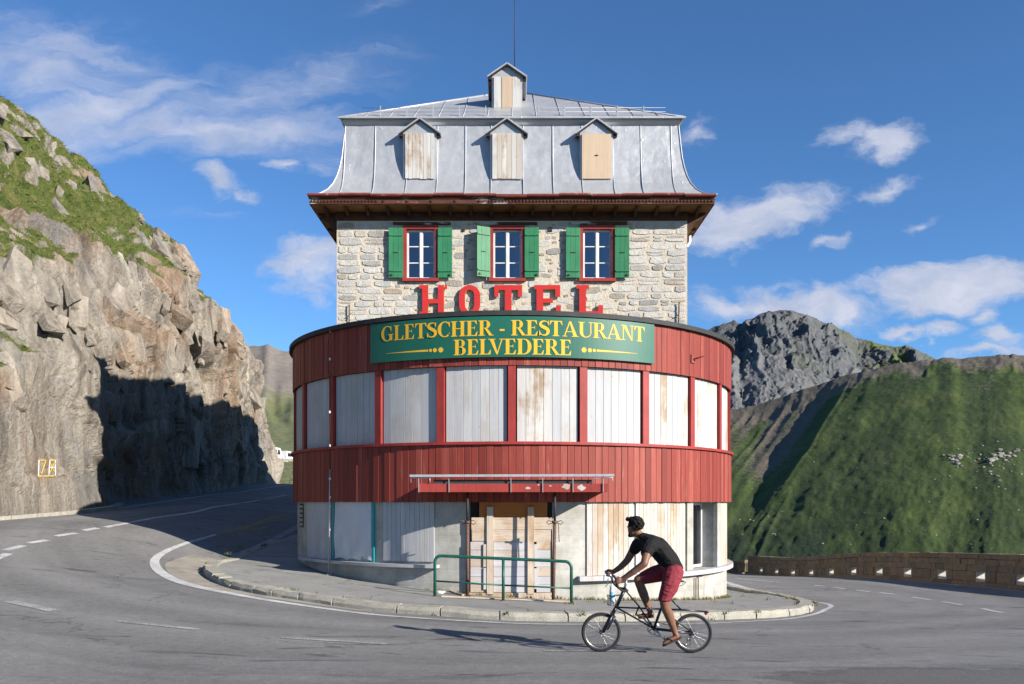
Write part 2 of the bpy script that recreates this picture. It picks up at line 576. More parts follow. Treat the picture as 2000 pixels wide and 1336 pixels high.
def f_sidewalk(t, pos, rnd, obj, geo):
    fine = t.noise(pos, 170, 3, 0.7)
    mid = t.noise(pos, 5, 6, 0.65)
    big = t.noise(pos, 0.8, 5, 0.6)
    c = t.ramp(fine, [(0.3, (0.21, 0.208, 0.200)), (0.72, (0.40, 0.395, 0.375))])
    c = t.mix(1.0, c, t.ramp(mid, [(0.3, .86), (0.7, 1.1)]), 'MULTIPLY')
    c = t.mix(1.0, c, t.ramp(big, [(0.3, .85), (0.7, 1.1)]), 'MULTIPLY')
    st = t.noise(t.mapping(pos, (0.7, 2.5, 1)), 1.0, 6, 0.6, 1.0)
    c = t.mix(t.math('MULTIPLY', t.smooth(st, 0.60, 0.68), 0.4), c, (0.08, 0.08, 0.075))
    vb = t.n('ShaderNodeTexVoronoi', {'Scale': 0.42, 'Vector': t.n('ShaderNodeVectorMath', {0: pos, 1: t.n('ShaderNodeVectorMath', {0: t.noise(pos, 2.0, 4, 0.7, 0.0, 'Color'), 1: (0.5, 0.5, 0.5)}, operation='MULTIPLY').outputs[0]}, operation='ADD').outputs[0]}, feature='DISTANCE_TO_EDGE')
    crack = t.math('SUBTRACT', 1.0, t.smooth(vb.outputs['Distance'], 0.0, 0.012))
    c = t.mix(t.math('MULTIPLY', crack, 0.6), c, (0.07, 0.075, 0.05))
    return dict(color=c, rough=0.9, bump=(t.noise(pos, 200, 3, 0.8), 0.4, 0.004))


def f_kerb(t, pos, rnd, obj, geo):
    p = shift(t, obj, rnd)
    fine = t.noise(p, 70, 4, 0.75)
    mid = t.noise(p, 6, 5, 0.6)
    c = t.ramp(fine, [(0.25, (0.18, 0.172, 0.15)), (0.5, (0.40, 0.385, 0.345)), (0.75, (0.62, 0.60, 0.55))])
    c = t.mix(1.0, c, t.ramp(mid, [(0.3, (.80, .79, .74)), (0.7, (1.12, 1.10, 1.05))]), 'MULTIPLY')
    s = t.n('ShaderNodeSeparateXYZ', {0: obj})
    low = t.math('SUBTRACT', 1.0, t.smooth(t.math('ADD', s.outputs[2], t.math('MULTIPLY', mid, 0.08)), -0.06, 0.04))
    c = t.mix(t.math('MULTIPLY', low, 0.55), c, (0.12, 0.125, 0.055))
    return dict(color=c, rough=0.92, bump=(t.noise(p, 45, 6, 0.75), 0.9, 0.02))


def f_concrete(t, pos, rnd, obj, geo):
    s = t.n('ShaderNodeSeparateXYZ', {0: pos})
    fine = t.noise(pos, 60, 5, 0.7)
    mid = t.noise(pos, 2.2, 6, 0.65)
    # board marks from the shuttering: each lift a little lighter or darker
    row = t.math('FLOOR', t.math('DIVIDE', s.outputs[2], 0.115))
    wn = t.n('ShaderNodeTexWhiteNoise', {'W': row}, noise_dimensions='1D')
    fr = t.math('FRACT', t.math('DIVIDE', s.outputs[2], 0.115))
    groove = t.math('SUBTRACT', 1.0, t.smooth(t.math('ABSOLUTE', t.math('SUBTRACT', fr, 0.5)), 0.40, 0.49))
    c = t.ramp(mid, [(0.3, (0.33, 0.32, 0.28)), (0.55, (0.47, 0.46, 0.42)), (0.75, (0.60, 0.59, 0.55))])
    c = t.mix(1.0, c, t.ramp(fine, [(0.3, .86), (0.7, 1.1)]), 'MULTIPLY')
    c = t.mix(1.0, c, t.ramp(wn.outputs['Value'], [(0.0, .93), (1.0, 1.03)]), 'MULTIPLY')
    drip = t.noise(t.mapping(pos, (2.6, 2.6, 0.35)), 1.0, 5, 0.6)
    c = t.mix(t.math('MULTIPLY', t.smooth(drip, 0.55, 0.70), 0.45), c, (0.19, 0.18, 0.13))
    h = t.math('ADD', t.math('MULTIPLY', groove, 0.7), t.math('MULTIPLY', fine, 0.3))
    return dict(color=c, rough=0.9, bump=(h, 0.3, 0.008))


def f_redwood(t, pos, rnd, obj, geo):
    p = shift(t, t.mapping(obj, (14, 14, 0.9)), rnd)
    g = t.noise(p, 1.0, 7, 0.65)
    w = t.noise(shift(t, t.mapping(obj, (22, 22, 1.3)), rnd, 91.0), 1.0, 7, 0.7)
    c = t.ramp(rnd, [(0.0, (0.185, 0.027, 0.018)), (0.3, (0.245, 0.038, 0.025)), (0.7, (0.275, 0.045, 0.030)), (1.0, (0.335, 0.072, 0.050))])
    c = t.mix(1.0, c, t.ramp(g, [(0.3, .78), (0.65, 1.12)]), 'MULTIPLY')
    wear = t.math('MULTIPLY', t.smooth(w, 0.54, 0.72), t.smooth(rnd, 0.15, 1.0))
    c = t.mix(t.math('MULTIPLY', wear, 0.55), c, (0.50, 0.30, 0.23))
    dk = t.noise(shift(t, t.mapping(obj, (30, 30, 0.8)), rnd, 53.0), 1.0, 5, 0.6)
    c = t.mix(t.math('MULTIPLY', t.smooth(dk, 0.62, 0.75), 0.4), c, (0.10, 0.025, 0.018))
    return dict(color=c, rough=0.62, bump=(g, 0.25, 0.004))


def board(light, stain, amt, grain=1.0, lo=0.76):
    def fn(t, pos, rnd, obj, geo):
        p = shift(t, t.mapping(obj, (18, 18, 0.8)), rnd)
        g = t.noise(p, 1.0, 8, 0.7)
        fine = t.noise(shift(t, t.mapping(obj, (60, 60, 2.2)), rnd, 71.0), 1.0, 6, 0.7)
        big = t.noise(t.mapping(pos, (1.1, 1.1, 0.8)), 1.0, 5, 0.62, 0.3)
        c = t.mix(1.0, light, t.ramp(rnd, [(0.0, (.87, .87, .88)), (1.0, (1.06, 1.05, 1.03))]), 'MULTIPLY')
        c = t.mix(1.0, c, t.ramp(g, [(0.3, .86), (0.7, 1.08)]), 'MULTIPLY')
        k = t.math('ADD', t.math('MULTIPLY', fine, 0.5), t.math('MULTIPLY', big, 0.9))
        k = t.math('ADD', k, t.math('MULTIPLY', rnd, 0.15))
        c = t.mix(t.math('MULTIPLY', t.smooth(k, lo, lo + 0.2), amt), c, stain)
        dk = t.noise(shift(t, t.mapping(obj, (40, 40, 1.6)), rnd, 17.0), 1.0, 6, 0.75)
        c = t.mix(t.math('MULTIPLY', t.smooth(dk, 0.62, 0.74), 0.5 * grain), c, (0.20, 0.17, 0.14))
        vk = t.n('ShaderNodeTexVoronoi', {'Scale': 1.0, 'Vector': shift(t, t.mapping(obj, (7, 7, 3.2)), rnd, 29.0)})
        c = t.mix(t.math('MULTIPLY', t.math('SUBTRACT', 1.0, t.smooth(vk.outputs['Distance'], 0.05, 0.10)), 0.5 * grain), c, (0.22, 0.13, 0.08))
        return dict(color=c, rough=0.8, bump=(t.math('ADD', g, fine), 0.3, 0.004))
    return fn


def f_stone(t, pos, rnd, obj, geo):
    sp = t.noise(pos, 75, 5, 0.75)
    mid = t.noise(shift(t, pos, rnd), 7, 6, 0.65)
    c = t.ramp(rnd, [(0.0, (0.42, 0.415, 0.40)), (0.2, (0.53, 0.52, 0.495)), (0.55, (0.62, 0.605, 0.57)), (0.8, (0.58, 0.54, 0.475)), (0.9, (0.34, 0.335, 0.325)), (1.0, (0.46, 0.38, 0.28))], 'LINEAR')
    c = t.mix(1.0, c, t.ramp(sp, [(0.30, .62), (0.46, .97), (0.70, 1.22)]), 'MULTIPLY')
    c = t.mix(1.0, c, t.ramp(mid, [(0.3, .74), (0.7, 1.12)]), 'MULTIPLY')
    return dict(color=c, rough=0.9, bump=(t.noise(pos, 28, 8, 0.72), 1.0, 0.022))


def f_mortar(t, pos, rnd, obj, geo):
    n = t.noise(pos, 18, 6, 0.65)
    b = t.noise(pos, 1.2, 5, 0.6)
    c = t.ramp(n, [(0.3, (0.55, 0.48, 0.385)), (0.7, (0.69, 0.61, 0.50))])
    c = t.mix(1.0, c, t.ramp(b, [(0.3, .86), (0.7, 1.06)]), 'MULTIPLY')
    return dict(color=c, rough=0.95, bump=(t.noise(pos, 14, 8, 0.7), 0.9, 0.03))


def f_sidestone(t, pos, rnd, obj, geo):
    sc = t.mapping(pos, (2.6, 2.6, 5.2))
    vo = t.n('ShaderNodeTexVoronoi', {'Scale': 1.0, 'Vector': sc}, feature='DISTANCE_TO_EDGE')
    vc = t.n('ShaderNodeTexVoronoi', {'Scale': 1.0, 'Vector': sc})
    g = t.ramp(t.n('ShaderNodeSeparateXYZ', {0: vc.outputs['Color']}).outputs[0], [(0, (0.32, 0.31, 0.3)), (1, (0.52, 0.49, 0.45))])
    k = t.smooth(vo.outputs['Distance'], 0.04, 0.09)
    c = t.mix(k, (0.58, 0.49, 0.38), g)
    return dict(color=c, rough=0.9, bump=(k, 0.8, 0.04))


def f_zinc(t, pos, rnd, obj, geo):
    big = t.noise(pos, 0.9, 6, 0.6)
    mid = t.noise(pos, 5, 6, 0.7)
    st = t.noise(t.mapping(pos, (9, 9, 0.6)), 1.0, 6, 0.65)
    c = t.ramp(big, [(0.3, (0.455, 0.465, 0.49)), (0.7, (0.52, 0.53, 0.555))])
    c = t.mix(1.0, c, t.ramp(mid, [(0.3, .95), (0.7, 1.03)]), 'MULTIPLY')
    c = t.mix(t.math('MULTIPLY', t.smooth(st, 0.58, 0.74), 0.30), c, (0.29, 0.29, 0.30))
    ro = t.ramp(mid, [(0.3, .40), (0.7, .54)])
    bm = t.math('ADD', t.noise(pos, 1.7, 3, 0.5), t.math('MULTIPLY', t.smooth(t.noise(pos, 7, 2), 0.68, 0.8), 0.35))
    return dict(color=c, rough=ro, metal=0.40, spec=0.5, bump=(bm, 0.35, 0.10))


def f_rust(t, pos, rnd, obj, geo):
    n = t.noise(pos, 22, 6, 0.7)
    c = t.ramp(n, [(0.3, (0.06, 0.04, 0.035)), (0.55, (0.16, 0.085, 0.06)), (0.72, (0.25, 0.15, 0.12))])
    return dict(color=c, rough=0.75, bump=(n, 0.3, 0.003))


def f_gutter(t, pos, rnd, obj, geo):
    n = t.noise(t.mapping(pos, (5, 5, 9)), 1.0, 6, 0.7)
    c = t.ramp(n, [(0.35, (0.17, 0.035, 0.025)), (0.6, (0.26, 0.06, 0.045)), (0.72, (0.50, 0.44, 0.42))])
    return dict(color=c, rough=0.6)


def f_peelbrown(t, pos, rnd, obj, geo):
    n = t.noise(t.mapping(pos, (3.0, 3, 26)), 1.0, 7, 0.7)
    n2 = t.noise(pos, 0.7, 3, 0.5)
    c = t.ramp(n, [(0.3, (0.045, 0.018, 0.013)), (0.62, (0.13, 0.042, 0.026))])
    c = t.mix(t.smooth(t.math('ADD', t.math('MULTIPLY', n, 0.6), t.math('MULTIPLY', n2, 0.8)), 0.76, 0.82), c, (0.50, 0.46, 0.43))
    return dict(color=c, rough=0.8)


def f_brown(t, pos, rnd, obj, geo):
    n = t.noise(t.mapping(pos, (4, 12, 12)), 1.0, 6, 0.65)
    c = t.ramp(n, [(0.3, (0.040, 0.017, 0.011)), (0.7, (0.105, 0.044, 0.022))])
    return dict(color=c, rough=0.8)


def f_soffit(t, pos, rnd, obj, geo):
    n = t.noise(t.mapping(pos, (3, 14, 14)), 1.0, 6, 0.65)
    c = t.ramp(n, [(0.3, (0.18, 0.08, 0.026)), (0.7, (0.33, 0.17, 0.06))])
    return dict(color=c, rough=0.8)


def paintwood(name, col, rough=0.55):
    def fn(t, pos, rnd, obj, geo):
        g = t.noise(t.mapping(pos, (26, 26, 1.6)), 1.0, 6, 0.65)
        b = t.noise(pos, 2.4, 4, 0.6)
        c = t.mix(1.0, col, t.ramp(g, [(0.3, .82), (0.7, 1.12)]), 'MULTIPLY')
        c = t.mix(1.0, c, t.ramp(b, [(0.3, .84), (0.7, 1.14)]), 'MULTIPLY')
        ch = t.noise(pos, 16, 6, 0.75)
        c = t.mix(t.math('MULTIPLY', t.smooth(ch, 0.64, 0.72), 0.45), c, (0.45, 0.40, 0.36))
        return dict(color=c, rough=rough, bump=(g, 0.2, 0.003))
    return mk(name, fn)


mk('asphalt', f_asphalt)
mk('white_line', f_paintline)
mk('worn_line', f_oldline)
mk('yellow_line', f_yellowline)
mk('sidewalk', f_sidewalk)
mk('kerb', f_kerb)
mk('concrete', f_concrete)
mk('red_wood', f_redwood)
mk('grey_board', board((0.53, 0.54, 0.555), (0.40, 0.36, 0.31), 0.55, 0.7))
mk('weathered_board', board((0.60, 0.59, 0.57), (0.34, 0.23, 0.14), 0.95))
mk('bare_board', board((0.54, 0.485, 0.42), (0.40, 0.27, 0.16), 0.8, 1.0))
mk('white_plank', board((0.58, 0.575, 0.60), (0.42, 0.31, 0.21), 0.8, 1.0, 0.72))
mk('raw_plank', board((0.62, 0.525, 0.425), (0.38, 0.24, 0.13), 0.85, 1.2, 0.70))
mk('brown_panel', board((0.52, 0.17, 0.035), (0.30, 0.08, 0.02), 0.8, 0.6))
mk('chipboard', board((0.60, 0.46, 0.33), (0.46, 0.30, 0.18), 0.3, 0.25))
mk('stone', f_stone)
mk('mortar', f_mortar)
mk('side_masonry', f_sidestone)
mk('zinc', f_zinc)
mk('rust', f_rust)
mk('gutter_red', f_gutter)
mk('peeling_brown', f_peelbrown)
mk('brown_wood', f_brown)
mk('soffit_wood', f_soffit)
paintwood('shutter_green', (0.035, 0.215, 0.098))
paintwood('frame_red', (0.33, 0.038, 0.032))
paintwood('canopy_red', (0.33, 0.045, 0.036))
paintwood('white_paint', (0.74, 0.74, 0.73))
plain('sign_green', (0.014, 0.125, 0.085), 0.45, 0, 0.10, 2.0)
plain('sign_yellow', (0.78, 0.47, 0.03), 0.5, 0, 0.06)
plain('letter_red', (0.56, 0.032, 0.028), 0.4, 0, 0.08)
plain('letter_edge', (0.75, 0.48, 0.08), 0.5, 0, 0.1)
plain('roof_felt', (0.035, 0.037, 0.038), 0.7, 0, 0.25, 3.0)
plain('rail_green', (0.012, 0.10, 0.07), 0.4, 0, 0.2, 9.0)
plain('dark_steel', (0.035, 0.03, 0.03), 0.6, 0.2, 0.3)
plain('galvanised', (0.52, 0.53, 0.54), 0.45, 0.5, 0.15, 9.0)
plain('white_plastic', (0.75, 0.75, 0.74), 0.5, 0, 0.05)
plain('teal_plastic', (0.02, 0.33, 0.34), 0.5, 0, 0.15)
plain('sheet_white', (0.66, 0.66, 0.68), 0.75, 0, 0.06, 3.0)
plain('curtain', (0.32, 0.10, 0.16), 0.9, 0, 0.2)
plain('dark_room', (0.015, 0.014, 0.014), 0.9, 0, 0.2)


def m_glass():
    m = bpy.data.materials.new('pane_glass')
    m.use_nodes = True
    m.node_tree.nodes.clear()
    t = NT(m.node_tree)
    fr = t.n('ShaderNodeFresnel', {'IOR': 1.55})
    k = t.math('MULTIPLY_ADD', fr.outputs[0], 1.6, 0.10, clamp=True)
    tr = t.n('ShaderNodeBsdfTransparent', {'Color': (0.62, 0.68, 0.72, 1)})
    gl = t.n('ShaderNodeBsdfGlossy', {'Roughness': 0.02, 'Color': (0.9, 0.93, 1.0, 1)})
    mx = t.n('ShaderNodeMixShader', {0: k})
    t.t.links.new(tr.outputs[0], mx.inputs[1]); t.t.links.new(gl.outputs[0], mx.inputs[2])
    out = t.n('ShaderNodeOutputMaterial')
    t.t.links.new(mx.outputs[0], out.inputs['Surface'])
    MATS['pane_glass'] = m


m_glass()


def f_cliff(t, pos, rnd, obj, geo):
    at = t.n('ShaderNodeAttribute', attribute_name='grass')
    to = t.n('ShaderNodeAttribute', attribute_name='tone')
    # foliation: streaks run down the face, slightly tilted
    pm = t.mapping(pos, (0.7, 1.0, 0.16), rot=(R(16), 0, 0))
    s1 = t.noise(pm, 2.2, 8, 0.66, 0.25)
    s2 = t.noise(t.mapping(pos, (1.5, 2.4, 0.30), rot=(R(14), 0, 0)), 3.2, 7, 0.7)
    big = t.noise(pos, 0.22, 5, 0.6)
    fine = t.noise(pos, 9.0, 8, 0.75)
    c = t.ramp(s1, [(0.28, (0.122, 0.114, 0.100)), (0.42, (0.28, 0.252, 0.215)), (0.56, (0.45, 0.408, 0.35)), (0.74, (0.61, 0.565, 0.50))])
    c = t.mix(t.math('MULTIPLY', t.smooth(t.math('ADD', t.math('MULTIPLY', big, 0.7), t.math('MULTIPLY', s2, 0.3)), 0.485, 0.585), 0.58), c, t.ramp(s1, [(0.3, (0.22, 0.11, 0.05)), (0.6, (0.42, 0.255, 0.14)), (0.75, (0.52, 0.40, 0.29))]))
    c = t.mix(t.math('MULTIPLY', t.smooth(t.noise(pos, 0.31, 4, 0.6), 0.56, 0.64), 0.55), c, (0.26, 0.265, 0.265))
    c = t.mix(1.0, c, t.ramp(to.outputs['Fac'], [(0.0, (.70, .70, .71)), (1.0, (1.22, 1.19, 1.14))]), 'MULTIPLY')
    c = t.mix(1.0, c, t.ramp(fine, [(0.3, .66), (0.55, 1.0), (0.8, 1.22)]), 'MULTIPLY')
    lich = t.noise(pos, 1.1, 6, 0.7)
    c = t.mix(t.math('MULTIPLY', t.smooth(lich, 0.63, 0.72), 0.55), c, (0.44, 0.43, 0.20))
    blk = t.noise(t.mapping(pos, (1.4, 2.2, 0.5)), 1.3, 7, 0.7)
    c = t.mix(t.math('MULTIPLY', t.smooth(blk, 0.62, 0.74), 0.55), c, (0.085, 0.078, 0.07))
    gr = t.noise(pos, 2.6, 6, 0.7)
    gcol = t.ramp(gr, [(0.3, (0.045, 0.075, 0.013)), (0.5, (0.105, 0.138, 0.027)), (0.68, (0.22, 0.195, 0.07))])
    k = t.smooth(t.math('ADD', at.outputs['Fac'], t.math('MULTIPLY', t.math('SUBTRACT', fine, 0.5), 0.7)), 0.40, 0.56)
    c = t.mix(k, c, gcol)
    h = t.math('ADD', t.math('MULTIPLY', s2, 0.7), fine)
    return dict(color=c, rough=0.93, bump=(h, 1.0, 0.15))


mk('cliff_rock', f_cliff)


def f_hill(t, pos, rnd, obj, geo):
    at = t.n('ShaderNodeAttribute', attribute_name='scree')
    sh = t.n('ShaderNodeAttribute', attribute_name='shrub')
    sk = t.n('ShaderNodeAttribute', attribute_name='streak')
    n1 = t.noise(pos, 0.022, 7, 0.62)
    n2 = t.noise(pos, 0.30, 7, 0.75)
    g = t.ramp(n1, [(0.3, (0.027, 0.050, 0.012)), (0.5, (0.048, 0.084, 0.018)), (0.7, (0.088, 0.114, 0.032))])
    g = t.mix(1.0, g, t.ramp(n2, [(0.3, .66), (0.7, 1.22)]), 'MULTIPLY')
    g = t.mix(1.0, g, t.ramp(sk.outputs['Fac'], [(0.25, (.72, .76, .80)), (0.75, (1.30, 1.22, 1.05))]), 'MULTIPLY')
    ks = t.smooth(t.math('ADD', sh.outputs['Fac'], t.math('MULTIPLY', t.math('SUBTRACT', n2, 0.5), 1.6)), 0.42, 0.62)
    g = t.mix(ks, g, t.ramp(n2, [(0.35, (0.012, 0.026, 0.012)), (0.7, (0.040, 0.072, 0.024))]))
    s = t.ramp(n2, [(0.3, (0.085, 0.072, 0.055)), (0.6, (0.17, 0.145, 0.112)), (0.8, (0.30, 0.275, 0.235))])
    k = t.smooth(t.math('ADD', at.outputs['Fac'], t.math('MULTIPLY', t.math('SUBTRACT', n2, 0.5), 1.1)), 0.40, 0.62)
    c = t.mix(k, g, s)
    return dict(color=c, rough=0.95, bump=(t.noise(pos, 0.30, 6, 0.75), 1.0, 1.0))


mk('hillside', f_hill)


def f_peak(t, pos, rnd, obj, geo):
    at = t.n('ShaderNodeAttribute', attribute_name='scree')
    n2 = t.noise(pos, 0.05, 8, 0.75)
    n1 = t.noise(pos, 0.006, 6, 0.6)
    c = t.ramp(n2, [(0.3, (0.055, 0.062, 0.070)), (0.6, (0.13, 0.136, 0.14)), (0.8, (0.215, 0.21, 0.20))])  # rock colours darkened and blued in place of distance haze
    c = t.mix(t.math('MULTIPLY', t.smooth(n1, 0.5, 0.62), 0.5), c, (0.10, 0.11, 0.055))
    tf = t.n('ShaderNodeAttribute', attribute_name='turf')
    c = t.mix(t.smooth(t.math('ADD', tf.outputs['Fac'], t.math('MULTIPLY', t.math('SUBTRACT', n2, 0.5), 0.6)), 0.4, 0.6), c, (0.10, 0.125, 0.045))
    k = t.smooth(t.math('ADD', at.outputs['Fac'], t.math('MULTIPLY', t.math('SUBTRACT', n2, 0.5), 0.8)), 0.4, 0.6)
    c = t.mix(k, c, t.ramp(n2, [(0.3, (0.125, 0.128, 0.135)), (0.7, (0.175, 0.175, 0.175))]))
    return dict(color=c, rough=0.95, bump=(t.noise(pos, 0.07, 7, 0.75), 0.9, 4.0))


mk('hazed_peak_rock', f_peak)


def f_farhill(t, pos, rnd, obj, geo):
    s = t.n('ShaderNodeSeparateXYZ', {0: pos})
    n = t.noise(pos, 0.02, 7, 0.7)
    n2 = t.noise(pos, 0.15, 6, 0.75)
    g = t.ramp(n2, [(0.3, (0.11, 0.13, 0.05)), (0.7, (0.20, 0.21, 0.09))])
    r = t.ramp(n2, [(0.3, (0.17, 0.145, 0.125)), (0.7, (0.30, 0.26, 0.225))])
    k = t.smooth(t.math('ADD', t.math('MULTIPLY', s.outputs[2], 0.0105), t.math('MULTIPLY', n, 0.9)), 0.95, 1.2)
    c = t.mix(k, g, r)
    return dict(color=c, rough=0.95, bump=(n2, 0.8, 2.0))


mk('far_hill', f_farhill)


def f_grass(t, pos, rnd, obj, geo):
    n = t.noise(pos, 1.7, 5, 0.7)
    n2 = t.noise(pos, 30, 3, 0.7)
    c = t.ramp(n, [(0.3, (0.06, 0.095, 0.016)), (0.5, (0.13, 0.165, 0.032)), (0.66, (0.27, 0.235, 0.085))])
    c = t.mix(1.0, c, t.ramp(n2, [(0.3, .7), (0.7, 1.3)]), 'MULTIPLY')
    return dict(color=c, rough=0.8)


mk('grass', f_grass)


def f_ground(t, pos, rnd, obj, geo):
    n = t.noise(pos, 0.5, 6, 0.7)
    n2 = t.noise(pos, 8, 6, 0.7)
    c = t.ramp(n, [(0.3, (0.05, 0.075, 0.02)), (0.6, (0.10, 0.12, 0.04)), (0.8, (0.17, 0.15, 0.10))])
    c = t.mix(1.0, c, t.ramp(n2, [(0.3, .75), (0.7, 1.2)]), 'MULTIPLY')
    return dict(color=c, rough=0.95)


mk('ground', f_ground)


def f_wallstone(t, pos, rnd, obj, geo):
    n = t.noise(shift(t, pos, rnd), 9, 6, 0.7)
    c = t.ramp(rnd, [(0.0, (0.20, 0.165, 0.12)), (0.5, (0.27, 0.215, 0.15)), (0.8, (0.31, 0.225, 0.14)), (1.0, (0.25, 0.22, 0.18))])
    c = t.mix(1.0, c, t.ramp(n, [(0.3, .68), (0.7, 1.2)]), 'MULTIPLY')
    wash = t.noise(t.mapping(pos, (0.55, 0.55, 0.05)), 1.0, 3, 0.5)
    c = t.mix(t.math('MULTIPLY', t.smooth(wash, 0.62, 0.70), 0.5), c, (0.52, 0.44, 0.33))
    return dict(color=c, rough=0.92, bump=(t.noise(pos, 20, 7, 0.7), 0.8, 0.02))


mk('wall_stone', f_wallstone)
plain('gutter_concrete', (0.33, 0.30, 0.25), 0.9, 0, 0.25, 3.0, 0.4)
plain('hill_rock', (0.27, 0.255, 0.225), 0.95, 0, 0.35, 0.6)
plain('wall_joint', (0.085, 0.07, 0.05), 0.95, 0, 0.3, 8.0)
plain('sunlit_drain_rock', (0.50, 0.48, 0.43), 0.9, 0, 0.3, 2.0)  # drain lining, lighter than the wall to stand for sunlight in the holes
# ------------------------------------------------------------------ the hairpin: one road surface
rng = np.random.default_rng(7)
random.seed(5)
KERB_PX = [(572, 1044, 27.0), (500, 1068, 23.4), (445, 1092, 20.5), (408, 1108, 18.6), (398, 1120, 17.4), (412, 1134, 16.5), (445, 1148, 15.7), (500, 1160, 15.1), (600, 1176, 14.5), (725, 1194, 13.95),
           (875, 1204, 13.65), (1000, 1212, 13.5), (1200, 1214, 13.8), (1385, 1211, 14.6), (1500, 1207, 15.5), (1560, 1201, 16.3), (1586, 1194, 17.1), (1588, 1186, 18.0), (1570, 1179, 19.2), (1525, 1169, 21.2), (1425, 1150, 25.5)]
KERB_XYZ = [pix(*k) for k in KERB_PX]
road_ctrl = list(KERB_XYZ) + [
    (0, 0, -1.62), (-6, 0, -1.50), (6, 0, -1.68), (-12, 0, -1.2), (12, 0, -1.75), (0, -8, -1.55), (-12, -8, -1.1), (12, -8, -1.7),
    pix(1000, 1336, 7.8), pix(300, 1336, 7.6), pix(1700, 1336, 7.9),
    pix(60, 1184, 12.0), pix(307, 1222, 11.2), pix(650, 1251, 10.7), pix(1174, 1272, 10.0), pix(1352, 1275, 10.0),
    pix(765, 1213, 12.6), pix(1700, 1262, 10.6),
    (-10.0, 16.9, -1.05), (-10.0, 21.2, -0.63), (-10.0, 29, -0.20), (-10, 39, 0.35), (-9.8, 50, 0.86),
    (-13.2, 22.4, -0.46), (-13.2, 28, -0.20), (-13.8, 40, 0.42), (-14, 52, 1.0), (-8.2, 23.9, -0.90), (-7.64, 18.5, -1.25), (-7.6, 35, -0.35), (-7.6, 50, 0.55),
    (-14, 16, -0.85), (-14, 10, -0.95), (-10, 8, -1.22), (-18, 5, -0.9),
    pix(1608, 1143, 26.7), pix(1740, 1165, 22.9), pix(1936, 1193, 18.1), (9.2, 13.5, -1.95),
    (14.0, 23.7, -2.40), (13.2, 32.8, -2.88), (12.5, 46, -3.83), (9.2, 40, -3.35), (8.7, 52, -4.1), (14.6, 17, -2.15), (15, 10, -1.95), (12.4, 56, -4.5)]
ROAD = TPS(road_ctrl, 0.25)


def ground_hit(px, py, surf, lo=6.0, hi=75.0):
    d = np.linspace(lo, hi, 1400)
    f = surf((px - 1000) * d / F, d) - (HOR - py) * d / F
    i = np.argmax(f > 0) if f[0] < 0 else 0
    k = max(i, 1)
    a = f[k - 1] / (f[k - 1] - f[k]) if f[k] != f[k - 1] else 0
    dd = d[k - 1] + a * (d[k] - d[k - 1])
    return ((px - 1000) * dd / F, dd)


def road_mesh():
    xs = np.r_[np.linspace(-24, -15, 10)[:-1], np.arange(-15, 15.01, 0.3), np.linspace(15, 22, 6)[1:]]
    ys = np.r_[np.arange(-14, 6, 1.0), np.arange(6, 30, 0.3), np.arange(30, 62, 0.6)]
    X, Y = np.meshgrid(xs, ys, indexing='ij')
    Z = ROAD(X, Y) + 0.012 * fbm(X * 0.4, Y * 0.4, 3, 3)
    # the shoulder falls away beyond the parapet and behind the camera's side of the bend
    wx = np.interp(Y, [10, 17, 23.7, 32.8, 46, 60], [15.2, 14.8, 14.25, 13.45, 12.75, 12.3])
    out = np.clip(X - wx, 0, None)
    Z = Z - out * 0.6
    o = link('road', grid_mesh('road', np.stack([X, Y, Z], -1), MATS['asphalt']))
    return tag(o, 'grey asphalt hairpin road curving round the hotel', kind='structure')


road = road_mesh()


def ribbon(name, pts, w, mat, dz=0.006, parent=road, step=0.25):
    """painted strip following the road; w one width or one per input point"""
    p, L = polyline(pts, step)
    ws = np.interp(np.linspace(0, 1, len(p)), np.linspace(0, 1, len(w)), w) if hasattr(w, '__len__') else np.full(len(p), w)
    d = np.gradient(p, axis=0); d /= np.linalg.norm(d, axis=1)[:, None]
    nrm = np.stack([-d[:, 1], d[:, 0]], 1)
    rows = []
    for k in (-0.5, -0.17, 0.17, 0.5):
        q = p + nrm * (ws * k)[:, None]
        rows.append(np.c_[q, ROAD(q[:, 0], q[:, 1]) + 0.012 * fbm(q[:, 0] * 0.4, q[:, 1] * 0.4, 3, 3) + dz])
    return link(name, grid_mesh(name, np.stack(rows, 1), MATS[mat]), parent)


def img(pts):
    return [ground_hit(a, b, ROAD) for a, b in pts]


# white edge line round the pavement
edge = [(422, 1044), (390, 1053), (355, 1064), (322, 1078), (303, 1093), (306, 1110), (324, 1124), (352, 1137), (415, 1153), (525, 1173), (650, 1191), (800, 1206), (1000, 1217), (1150, 1219.5),
        (1300, 1219), (1400, 1217), (1500, 1212), (1572, 1204), (1607, 1193)]
e_pts = img(edge) + [(6.95, 19.0), (7.0, 21.5), (6.9, 25.5), (6.8, 32)]
ribbon('edge_line', e_pts, [.10, .11, .13, .17, .22, .25, .20, .17, .14, .12, .10, .10, .10, .10, .10, .11, .13, .22, .36, .30, .18, .14, .12], 'white_line')
ribbon('edge_line', [(-6.75, 20.9), (-6.9, 24.0), (-7.05, 28), (-7.1, 33)], .20, 'worn_line')
# lane dashes in front of the hotel
for a, b, w in [((18, 1174), (106, 1193), .20), ((228, 1213), (387, 1229), .13), ((550, 1246), (756, 1258), .11), ((1062, 1271), (1250, 1271.5), .055)]:
    ribbon('lane_dash', img([a, ((a[0] + b[0]) / 2, (a[1] + b[1]) / 2), b]), w, 'worn_line')
